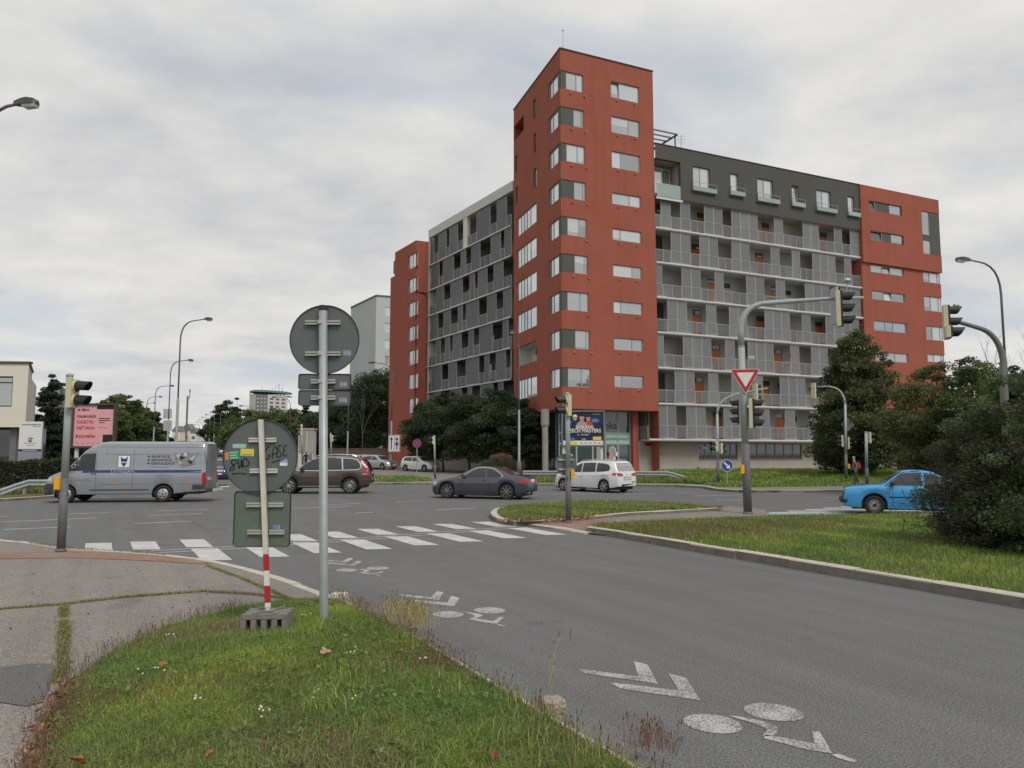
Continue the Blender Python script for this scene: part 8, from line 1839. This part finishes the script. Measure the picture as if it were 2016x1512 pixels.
def blades(name, label, X, Y, Z, hgt, wid, rng, seed, dry=0.12, parent=None, rust=0.0, bend=0.55, patchy=1.0):
    n = len(X); nz = vnoise(X, Y, 1.6, seed); n2 = vnoise(X, Y, 5.0, seed + 1)
    h = hgt * rng.uniform(0.45, 1.35, n) * (1 + 0.3 * nz * patchy + 0.15 * n2); h = np.maximum(h, hgt * 0.25); w = wid * rng.uniform(0.6, 1.4, n)
    a = rng.uniform(0, 2 * math.pi, n); ln = h * np.abs(rng.normal(size=n)) * bend; b = a + rng.normal(size=n) * 0.9
    dx, dy = np.cos(a) * w / 2, np.sin(a) * w / 2; lx, ly = -np.sin(b) * ln, np.cos(b) * ln
    V = np.empty((n, 5, 3)); V[:, 0] = np.stack([X - dx, Y - dy, Z], 1); V[:, 1] = np.stack([X + dx, Y + dy, Z], 1)
    V[:, 2] = np.stack([X + dx * .8 + lx * .35, Y + dy * .8 + ly * .35, Z + h * .6], 1); V[:, 3] = np.stack([X - dx * .8 + lx * .35, Y - dy * .8 + ly * .35, Z + h * .6], 1); V[:, 4] = np.stack([X + lx, Y + ly, Z + h * np.clip(1.02 - ln / h * .3, .5, 1)], 1)
    n3 = vnoise(X, Y, 2.6, seed + 7); C = GREEN[rng.integers(0, len(GREEN), n)] * (1.12 + 0.26 * n2[:, None] + 0.3 * n3[:, None]) * np.stack([1 + 0.25 * n3, np.ones(n), 1 - 0.2 * n3], 1); pd = np.clip(dry + 0.3 * np.clip(nz - 0.3, 0, 1) * patchy * 2.6, 0, 0.85); isd = rng.uniform(size=n) < pd; C[isd] = DRY[rng.integers(0, len(DRY), isd.sum())]
    if rust is not None:
        rr = (np.broadcast_to(rust, n) if np.ndim(rust) else np.full(n, rust)); isr = rng.uniform(size=n) < rr; C[isr] = RUST[rng.integers(0, 3, isr.sum())]
    C = np.clip(C * rng.uniform(0.7, 1.3, (n, 1)), 0.004, 1); i = np.arange(n)[:, None] * 5
    F = np.concatenate([np.concatenate([i, i + 1, i + 2], 1), np.concatenate([i, i + 2, i + 3], 1), np.concatenate([i + 3, i + 2, i + 4], 1)])
    o = link(name, raw_mesh(name, V.reshape(-1, 3), F, np.repeat(C, 5, 0), 'grass'), parent, world=parent is not None); o['kind'] = 'stuff'
    if label: o['label'] = label
    return o
def scatter(poly, dens, rng):
    xs, ys = [p[0] for p in poly], [p[1] for p in poly]; A = (max(xs) - min(xs)) * (max(ys) - min(ys)); n = int(A * dens); X = rng.uniform(min(xs), max(xs), n); Y = rng.uniform(min(ys), max(ys), n); k = inpoly(X, Y, poly); return X[k], Y[k]
def dline(X, Y, line):
    d = np.full(len(X), 1e9)
    for a, c in zip(line[:-1], line[1:]):
        ax, ay, bx_, by_ = a[0], a[1], c[0], c[1]; L2 = (bx_ - ax) ** 2 + (by_ - ay) ** 2 + 1e-12; t = np.clip(((X - ax) * (bx_ - ax) + (Y - ay) * (by_ - ay)) / L2, 0, 1); d = np.minimum(d, np.hypot(X - ax - t * (bx_ - ax), Y - ay - t * (by_ - ay)))
    return d
rng = np.random.default_rng(12)
near = [p for p in GRpoly]
X, Y = scatter([(p[0], p[1]) for p in near], 9500, rng); k = (Y > 3.0) & (np.abs(X / np.maximum(Y, .1)) < 0.78); X, Y = X[k], Y[k]
eL = dline(X, Y, [(p[0], p[1]) for p in GR]); eR = dline(X, Y, [(p[0], p[1]) for p in K1i]); Z = ZP + np.minimum(eL, 1) * 0.07
thin = vnoise(X, Y, 2.3, 30); keep = rng.uniform(size=len(X)) > np.clip((thin - 0.35) * 1.3, 0, 0.88); X, Y, Z, eL, eR = X[keep], Y[keep], Z[keep], eL[keep], eR[keep]
rust = np.clip(0.5 - eL * 2.2, 0, 0.5) * np.clip((7.0 - Y) / 2, 0.25, 1) + np.clip(0.4 - eR * 2.8, 0, 0.4) + np.clip((vnoise(X, Y, 1.3, 71) - 0.35) * 1.1, 0, 0.6); rust = np.where(X < -1.2, rust, rust * 0.8)
blades('verge_grass', 'short uneven green and dry grass of the foreground verge', X, Y, Z, 0.052, 0.0042, rng, 3, 0.2, rust=rust, bend=1.25)
k = rng.uniform(size=len(X)) < 0.05; tall = vnoise(X, Y, 3.1, 44) > 0.35; k &= tall
blades('tall_verge_grass', 'longer grass tufts in the foreground verge', X[k], Y[k], Z[k], 0.13, 0.0048, rng, 5, 0.2, bend=0.7)
# rosettes of broad leaves
def rosettes():
    cs = rng.choice(len(X), 420); P, Cc, S = [], [], []
    for c in cs:
        if vnoise(np.array([X[c]]), np.array([Y[c]]), 2.0, 60)[0] < 0.0: continue
        m = rng.integers(6, 14); P.append(np.stack([X[c] + rng.normal(size=m) * .035, Y[c] + rng.normal(size=m) * .035, Z[c] + 0.03 + rng.uniform(0, .035, m)], 1)); Cc.append(palette(m, [(0.13, 0.22, 0.06), (0.18, 0.26, 0.07), (0.22, 0.28, 0.09)], rng, .15)); S.append(rng.uniform(.02, .05, m))
    o = link('broadleaf_weeds', leaf_mesh('broadleaf_weeds', np.vstack(P), np.concatenate(S), np.vstack(Cc), rng, wide=0.6, up=0.2)); tag(o, 'broad-leaved weeds among the verge grass', kind='stuff')
rosettes()
# dry seed stalks along both edges, rusty by the pavement
def stalks(name, label, line, n, h, cols, spread, seed, heads=True, rgn=None):
    r = np.random.default_rng(seed); pts = walk(line, 0.02); b = []; V, F, C = [], [], []
    for k in range(n):
        p = pts[r.integers(0, len(pts))]
        if rgn and not rgn(p): continue
        x, y = p.x + r.normal() * spread, p.y + r.normal() * spread; z = ZP + 0.02; hh = h * r.uniform(.5, 1.3); lx, ly = r.normal(size=2) * hh * 0.22; w = 0.0018; c = np.array(cols[r.integers(0, len(cols))]) * r.uniform(.7, 1.3); i = len(V)
        V += [(x - w, y, z), (x + w, y, z), (x + lx * .6 + w, y + ly * .6, z + hh * .7), (x + lx * .6 - w, y + ly * .6, z + hh * .7), (x + lx, y + ly, z + hh)]; C += [c] * 5; F += [(i, i + 1, i + 2), (i, i + 2, i + 3), (i + 3, i + 2, i + 4)]
        if heads:
            i = len(V); q = hh * 0.16; s_ = 0.0032 * r.uniform(.6, 1.5); V += [(x + lx - s_, y + ly, z + hh - q * .2), (x + lx + s_, y + ly, z + hh - q * .2), (x + lx * 1.1, y + ly * 1.1, z + hh + q), (x + lx, y + ly - s_, z + hh - q), (x + lx, y + ly + s_, z + hh + q * .2)]; C += [c * 1.1] * 5; F += [(i, i + 1, i + 2), (i, i + 1, i + 3), (i + 4, i + 3, i + 2)]
    o = link(name, raw_mesh(name, np.array(V), np.array(F), np.array(C), 'grass')); tag(o, label, kind='stuff')
GRl = [Vector(p[:2]) for p in GR]
stalks('rusty_stalks', 'rusty seed stalks along the pavement edge of the verge', GRl[3:12], 800, 0.065, [(0.17, 0.1, 0.08), (0.22, 0.13, 0.09), (0.27, 0.18, 0.1)], 0.09, 1)
stalks('kerb_stalks', 'dry seed stalks leaning over the road kerb', [p for p in K1i if 3.2 < p.y < 9.6], 650, 0.12, [(0.4, 0.33, 0.18), (0.28, 0.2, 0.11), (0.18, 0.09, 0.08)], 0.06, 2)
pz_ = Vector(gnd(800, 1225, ZP)[:2]); stalks('straw_tuft', 'straw-coloured grass tuft at the kerb right of the tall pole', [pz_ - Vector((.18, -.2)), pz_ + Vector((.22, -.36))], 330, 0.2, [(0.52, 0.44, 0.22), (0.42, 0.35, 0.17), (0.32, 0.29, 0.13)], 0.09, 3)
pz_ = Vector(gnd(1290, 1478, ZP)[:2]); stalks('red_tuft', 'dark reddish seed tuft at the kerb near the bottom edge', [pz_ - Vector((.1, 0)), pz_ + Vector((.08, -.05))], 90, 0.14, [(0.24, 0.15, 0.12), (0.19, 0.11, 0.09), (0.3, 0.21, 0.15)], 0.045, 4)
pz_ = Vector(gnd(1078, 1368, ZP)[:2]); stalks('lone_stalk', 'lone tall pale grass stalk beside the broken stone', [pz_, pz_ + Vector((.03, .01))], 9, 0.36, [(0.34, 0.32, 0.15)], 0.02, 6)
# weeds in the pavement joints
def joint(name, label, line, w, n, h, seed, rust=0.1):
    r = np.random.default_rng(seed); pts = walk(line, 0.01); k = r.integers(0, len(pts), n); Xj = np.array([pts[i].x for i in k]) + r.normal(size=n) * w; Yj = np.array([pts[i].y for i in k]) + r.normal(size=n) * w * 1.2
    g = vnoise(Xj, Yj, 4, seed) > -0.95; Xj, Yj = Xj[g], Yj[g]; blades(name, label, Xj, Yj, np.full(len(Xj), ZP - 0.004), h, 0.005, r, seed, 0.35, rust=rust, bend=0.8)
joint('joint_weeds', 'weeds growing along the joint across the pavement', pxl([(-60, 1202), (7, 1198), (118, 1190), (243, 1176), (399, 1164), (500, 1170), (573, 1180)], ZP), 0.018, 3600, 0.028, 7)
joint('joint_weeds', 'weedy strip running down the pavement joint at the left', pxl([(126, 1194), (126, 1250), (124, 1310), (108, 1345)], ZP), 0.03, 3800, 0.025, 8, 0.35)
joint('joint_weeds', 'weeds along the joint running to the leaning sign', pxl([(406, 1113), (470, 1136), (520, 1157), (573, 1180), (600, 1180)], ZP), 0.02, 2200, 0.03, 9, 0.2)
joint('joint_weeds', 'small weeds sprouting along the left pavement kerb', pxl([(60, 1070), (140, 1080), (250, 1086), (330, 1092)], ZP), 0.03, 900, 0.05, 10, 0.2)
for q_, w_ in (([(-60, 1202), (7, 1198), (118, 1190), (243, 1176), (399, 1164), (500, 1170), (573, 1180)], 0.028), ([(126, 1190), (126, 1250), (124, 1310), (108, 1345)], 0.05), ([(406, 1113), (470, 1136), (520, 1157), (573, 1180)], 0.026)):
    l_ = walk(pxl(q_, ZP), 0.06); r_ = random.Random(len(l_)); a_ = inset(l_, 1); b = MB()
    for p, s_ in zip(l_, a_): d = (s_ - p); k1, k2 = w_ * r_.uniform(.5, 1.3), w_ * r_.uniform(.5, 1.3); b.v += [(p.x + d.x * k1, p.y + d.y * k1, ZP - .004), (p.x - d.x * k2, p.y - d.y * k2, ZP - .004)]
    b.f = [(2 * i, 2 * i + 2, 2 * i + 3, 2 * i + 1) for i in range(len(l_) - 1)]; b.m = [0] * len(b.f); b.build('mossy_joint', 'moss', pav, world=True)
# islands and banks
Xi, Yi = scatter([(p[0], p[1]) for p in list(I1) + list(I1b)], 900, rng); k = (np.abs(Xi / Yi) < 0.72); Xi, Yi = Xi[k], Yi[k]; g = dline(Xi, Yi, [(p[0], p[1]) for p in I1]) > 0.14; Xi, Yi = Xi[g], Yi[g]
br = np.clip(vnoise(Xi, Yi, 0.8, 91) * 0.55 - (Xi - 6) * 0.12 + 0.1, 0, 0.5)
blades('island_grass', 'mown green and brownish grass of the long island', Xi, Yi, np.full(len(Xi), ZI - 0.01), 0.07, 0.009, rng, 15, 0.14, rust=br, bend=0.7)
Xi, Yi = scatter([(p[0], p[1]) for p in J0[:-1]], 800, rng); g = dline(Xi, Yi, [(p[0], p[1]) for p in J0]) > 0.2; Xi, Yi = Xi[g], Yi[g]
blades('nose_island_grass', 'patchy grass on the small rounded island', Xi, Yi, np.full(len(Xi), ZJ - 0.01), 0.09, 0.014, rng, 16, 0.22, rust=0.15)
bk = [Vector(q[:2]) for q in (gnd(1306, 949, .14), gnd(1385, 953, .14), gnd(1410, 958, .14), gnd(1480, 959, .14), gnd(1700, 956, .14), gnd(1900, 956, .14))] + [Vector((34, 58)), Vector((18.5, 58)), Vector((10.2, 53.5))]
def zbank(x, y): return ZF + 0.004 + max(0, min(1, (y - 43.5 - (x - 10) * -0.12) / 9)) * 0.55
tag(sheet('grass_bank', bk, zbank, 'turf', step=1.5), 'grass bank rising to the right wing')
Xi, Yi = scatter([(p[0], p[1]) for p in bk], 120, rng); blades('bank_grass', 'lush grass on the bank before the right wing', Xi, Yi, np.array([zbank(a, c) for a, c in zip(Xi, Yi)]), 0.14, 0.035, rng, 17, 0.05, bend=0.6)
vg = [Vector(q[:2]) for q in (gnd(1030, 950.5, ZF), gnd(1200, 951, ZF), gnd(1372, 952.5, ZF), gnd(1360, 947, ZF), gnd(1200, 944, ZF), gnd(1030, 944, ZF))]
Xi, Yi = scatter([(p[0], p[1]) for p in vg], 260, rng); blades('rail_weeds', 'rank weeds under the guard rail behind the white car', Xi, Yi, np.full(len(Xi), ZF), 0.3, 0.035, rng, 18, 0.12, rust=0.1)
vp = [Vector(q[:2]) for q in (gnd(735, 948.5, ZF), gnd(800, 949, ZF), gnd(852, 946.5, ZF), gnd(846, 941, ZF), gnd(800, 938.5, ZF), gnd(735, 938, ZF))]
tag(sheet('corner_verge', vp, ZF + 0.006, 'turf'), 'small grass verge by the parked cars'); Xi, Yi = scatter([(p[0], p[1]) for p in vp], 130, rng); blades('corner_verge_grass', 'mown grass of the small far verge', Xi, Yi, np.full(len(Xi), ZF), 0.12, 0.04, rng, 19, 0.1)
rl = [Vector(q[:2]) for q in (at(-90, 893, 31.5), at(-10, 893, 33), at(300, 893, 38), at(300, 893, 39.3), at(-90, 893, 35.5))]; Xi, Yi = scatter([(p[0], p[1]) for p in rl], 110, rng); blades('left_rail_weeds', 'brown weeds under the left guard rail', Xi, Yi, np.full(len(Xi), Z2), 0.25, 0.035, rng, 20, 0.3, rust=0.45)
def specks():
    r = np.random.default_rng(31); q = [Vector(p[:2]) for p in pxl([(-40, 1110), (380, 1120), (520, 1165), (300, 1235), (120, 1330), (40, 1520), (-60, 1520)], ZP)]; Xs, Ys = scatter([(p.x, p.y) for p in q], 6, r); n = len(Xs)
    me = leaf_mesh('pavement_specks', np.stack([Xs, Ys, np.full(n, ZP + .004)], 1), r.uniform(.008, .04, n), palette(n, [(0.1, 0.07, 0.05), (0.3, 0.25, 0.18), (0.06, 0.05, 0.04), (0.4, 0.38, 0.34)], r), r, wide=0.5); tag(link('pavement_specks', me), 'scattered bits of leaf and grit on the pavement', kind='stuff')
specks()
# leaf litter, single leaves, flowers
def litter(name, label, line, n, spread, seed, size=0.05, z=None):
    r = np.random.default_rng(seed); pts = walk(line, 0.01); k = r.integers(0, len(pts), n); P = np.stack([np.array([pts[i].x for i in k]) + r.normal(size=n) * spread, np.array([pts[i].y for i in k]) + r.normal(size=n) * spread, np.full(n, ZP + 0.012 if z is None else z) + r.uniform(0, .025, n)], 1)
    me = leaf_mesh(name, P, size * r.uniform(.5, 1.4, n), palette(n, [(0.32, 0.16, 0.08), (0.24, 0.12, 0.075), (0.4, 0.23, 0.12), (0.16, 0.09, 0.06), (0.45, 0.3, 0.17)], r, .2), r, wide=0.6); tag(link(name, me), label, kind='stuff')
litter('leaf_litter', 'drift of dry brown leaves along the pavement edge', [p for p in GRl[7:12]], 900, 0.05, 1, 0.042)
litter('nose_leaf_litter', 'dry leaves at the foot of the rounded island', pxl([(1000, 1024), (1060, 1023), (1150, 1016)], ZJ), 700, 0.16, 2, 0.09, ZJ)
litter('island_leaf_litter', 'dry leaves along the far end of the rounded island', pxl([(1270, 1008), (1420, 1000)], ZR), 500, 0.12, 3, 0.09, ZR + .03)
for i, (px, py, s_, col, lab) in enumerate([(640, 1283, .09, 'cloth_brown', 'curled pale brown leaf in the grass below the tall pole'), (316, 1308, .08, 'leaf_rust', 'rust brown leaf lying in the grass left of centre'), (152, 1500, .1, 'leaf_rust', 'large brown leaf at the bottom left grass edge'), (935, 1336, .06, 'leaf_rust', 'orange brown leaf in the grass near the kerb'), (788, 1283, .07, 'cloth_brown', 'pale crumpled leaf in the grass at centre'), (412, 1486, .06, 'leaf_rust', 'small rusty leaf near the bottom of the grass'), (973, 1486, .06, 'leaf_red', 'dark red leaf in the grass near the bottom edge')]):
    p = gnd(px, py, 0.19); b = MB(); r = random.Random(i); n = 12; V = []
    for k in range(n): a = 2 * math.pi * k / n; q = s_ / 2 * (1 + 0.3 * math.cos(3 * a)) * r.uniform(.8, 1.1); V.append((q * math.cos(a), q * math.sin(a) * .8, s_ * (.25 * abs(math.cos(a)) + r.uniform(-.05, .1))))
    b.add(V + [(0, 0, 0)], [(k, (k + 1) % n, n) for k in range(n)])
    if col not in MATS: mat(col, {'cloth_brown': (0.4, 0.25, 0.15), 'leaf_rust': (0.3, 0.11, 0.04), 'leaf_red': (0.2, 0.05, 0.035)}[col], 0.8, 0.2, 30)
    o = b.build('fallen_leaf', col); o.location = p; o.rotation_euler = (0.5, 0.2, i); tag(o, lab, 'leaf', 'single fallen leaves on the verge')
def flowers():
    r = np.random.default_rng(5); V, F, C = [], [], []
    for px, py, n in [(520, 1396, 4), (508, 1402, 2), (625, 1365, 4), (700, 1372, 2), (320, 1315, 3), (395, 1375, 4), (270, 1322, 2), (700, 1283, 4), (830, 1300, 3), (320, 1245, 3), (600, 1210, 3)]:
        for _ in range(n):
            p = gnd(px + r.normal() * 9, py + r.normal() * 5, 0.2); i = len(V); s_ = 0.008
            V += [(p.x + s_ * math.cos(k * 1.047), p.y + s_ * math.sin(k * 1.047) * 0.8, p.z + s_ * 0.6 * math.sin(k * 1.047)) for k in range(6)]; F.append(tuple(range(i, i + 6))); C += [(0.75, 0.75, 0.7)] * 6
    tag(link('white_flowers', raw_mesh('white_flowers', np.array(V), np.array(F), np.array(C), 'grass')), 'tiny white yarrow flowers dotted over the verge', kind='stuff')
flowers()
def rock(name, label, p, sx, sy, sz, seed, m='stone'):
    r = random.Random(seed); bm = bmesh.new(); bmesh.ops.create_icosphere(bm, subdivisions=3, radius=1)
    for v in bm.verts:
        c = v.co; k = 1 / max(abs(c.x), abs(c.y), abs(c.z)); q = c.lerp(c * k, 0.65); n = 0.06 * math.sin(7 * q.x + seed) + 0.05 * math.sin(9 * q.z + 2) + 0.05 * math.sin(11 * q.y) + r.uniform(-.03, .03); v.co = Vector((q.x * sx, q.y * sy, q.z * sz)) * (1 + n)
    me = bpy.data.meshes.new(name); bm.to_mesh(me); bm.free(); me.materials.append(MATS[m]); o = link(name, me); o.location = p; tag(o, label, 'stone'); return o
rock('broken_stone', 'broken pale stone lying at the kerb of the verge', gnd(1088, 1388, 0.12), 0.085, 0.075, 0.055, 3).rotation_euler = (0, 0, 0.3)
rock('broken_kerb_end', 'chipped kerb end beside the tall pole', gnd(668, 1174, 0.1), 0.11, 0.08, 0.05, 5, 'kerb_stone')

# ================================================================== people
def person(label, loc, h, yaw, mats_, stride=0.16, lean=0.03, arm=0.25):
    """one skinned figure: x forward"""
    k = h / 1.75; e = empty('person', loc, yaw, label, 'person')
    J = [((0, 0, .95), .125), ((0.01 + lean, 0, 1.12), .12), ((0.03 + lean, 0, 1.32), .15), ((0.03 + lean, 0, 1.45), .09), ((0.04 + lean, 0, 1.53), .055), ((0.06 + lean, 0, 1.61), .085), ((0.06 + lean, 0, 1.7), .075),
         ((0, .09, .88), .1), ((stride * .55, .1, .5), .065), ((stride * .6, .1, .1), .045), ((stride * .6 + .14, .1, .04), .035), ((0, -.09, .88), .1), ((-stride * .3, -.1, .5), .065), ((-stride, -.1, .12), .045), ((-stride + .13, -.1, .04), .035),
         ((0.03 + lean, .18, 1.41), .06), ((-arm * .3, .23, 1.14), .05), ((arm * .15, .23, .92), .036), ((arm * .25, .22, .83), .034), ((0.03 + lean, -.18, 1.41), .06), ((arm * .3, -.23, 1.14), .05), ((arm * .8, -.23, .95), .036), ((arm, -.22, .87), .034)]
    E = [(0, 1), (1, 2), (2, 3), (3, 4), (4, 5), (5, 6), (0, 7), (7, 8), (8, 9), (9, 10), (0, 11), (11, 12), (12, 13), (13, 14), (2, 15), (15, 16), (16, 17), (17, 18), (2, 19), (19, 20), (20, 21), (21, 22)]
    me = bpy.data.meshes.new('body'); me.from_pydata([tuple(c * k for c in p) for p, _ in J], E, []); o = bpy.data.objects.new('tmp', me); COL.objects.link(o)
    m = o.modifiers.new('s', 'SKIN'); 
    for i, (_, r) in enumerate(J): me.skin_vertices[0].data[i].radius = (r * k, r * k * (1.25 if i in (1, 2) else 1))
    me.skin_vertices[0].data[0].use_root = True
    o.modifiers.new('d', 'SUBSURF').levels = 2; dg = bpy.context.evaluated_depsgraph_get(); m2 = bpy.data.meshes.new_from_object(o.evaluated_get(dg)); bpy.data.objects.remove(o); m2.materials.clear()
    for mm in mats_: m2.materials.append(MATS[mm])
    for p in m2.polygons:
        z = p.center.z / k; y = abs(p.center.y) / k
        p.material_index = 0 if z < 0.09 else 1 if (z < 0.93 and y < 0.19) else 3 if (z > 1.49 or (z < 0.9 and y >= .19)) else 2
        p.use_smooth = True
    link('body', m2, e); return e, k
pp_ = gnd(1694, 957, ZF); e, k = person('person in grey jacket with red backpack standing at the far kerb', (pp_.x, pp_.y + 0.5, ZF), 1.62, math.radians(165), ['cloth_dark', 'cloth_olive', 'cloth_grey', 'skin'], 0.12)
b = MB(); b.hexa([(-.3, -.14, 1.02), (-.12, -.14, 1.0), (-.12, .14, 1.0), (-.3, .14, 1.02)], [(-.24, -.12, 1.42), (-.1, -.12, 1.44), (-.1, .12, 1.44), (-.24, .12, 1.42)]); b.v = [tuple(c * k for c in p) for p in b.v]; b.build('backpack', 'cloth_red', e, bevel=0.04)
b = MB(); b.lathe([(0.083, 0.0), (0.086, 0.03), (0.07, 0.07), (0.03, 0.095)], 14, o=(0.075, 0, 1.655)); b.v = [tuple(c * k for c in p) for p in b.v]; b.build('hair', 'hair_grey', e, smooth=True)
pp_ = at(602, 920, 79); person('distant person in dark clothes walking by the kiosk', (pp_.x, 79, H(pp_.x, 79) + ZF), 1.75, math.radians(100), ['cloth_dark', 'cloth_dark', 'cloth_dark', 'cloth_dark'])
print('objects', len(bpy.data.objects))
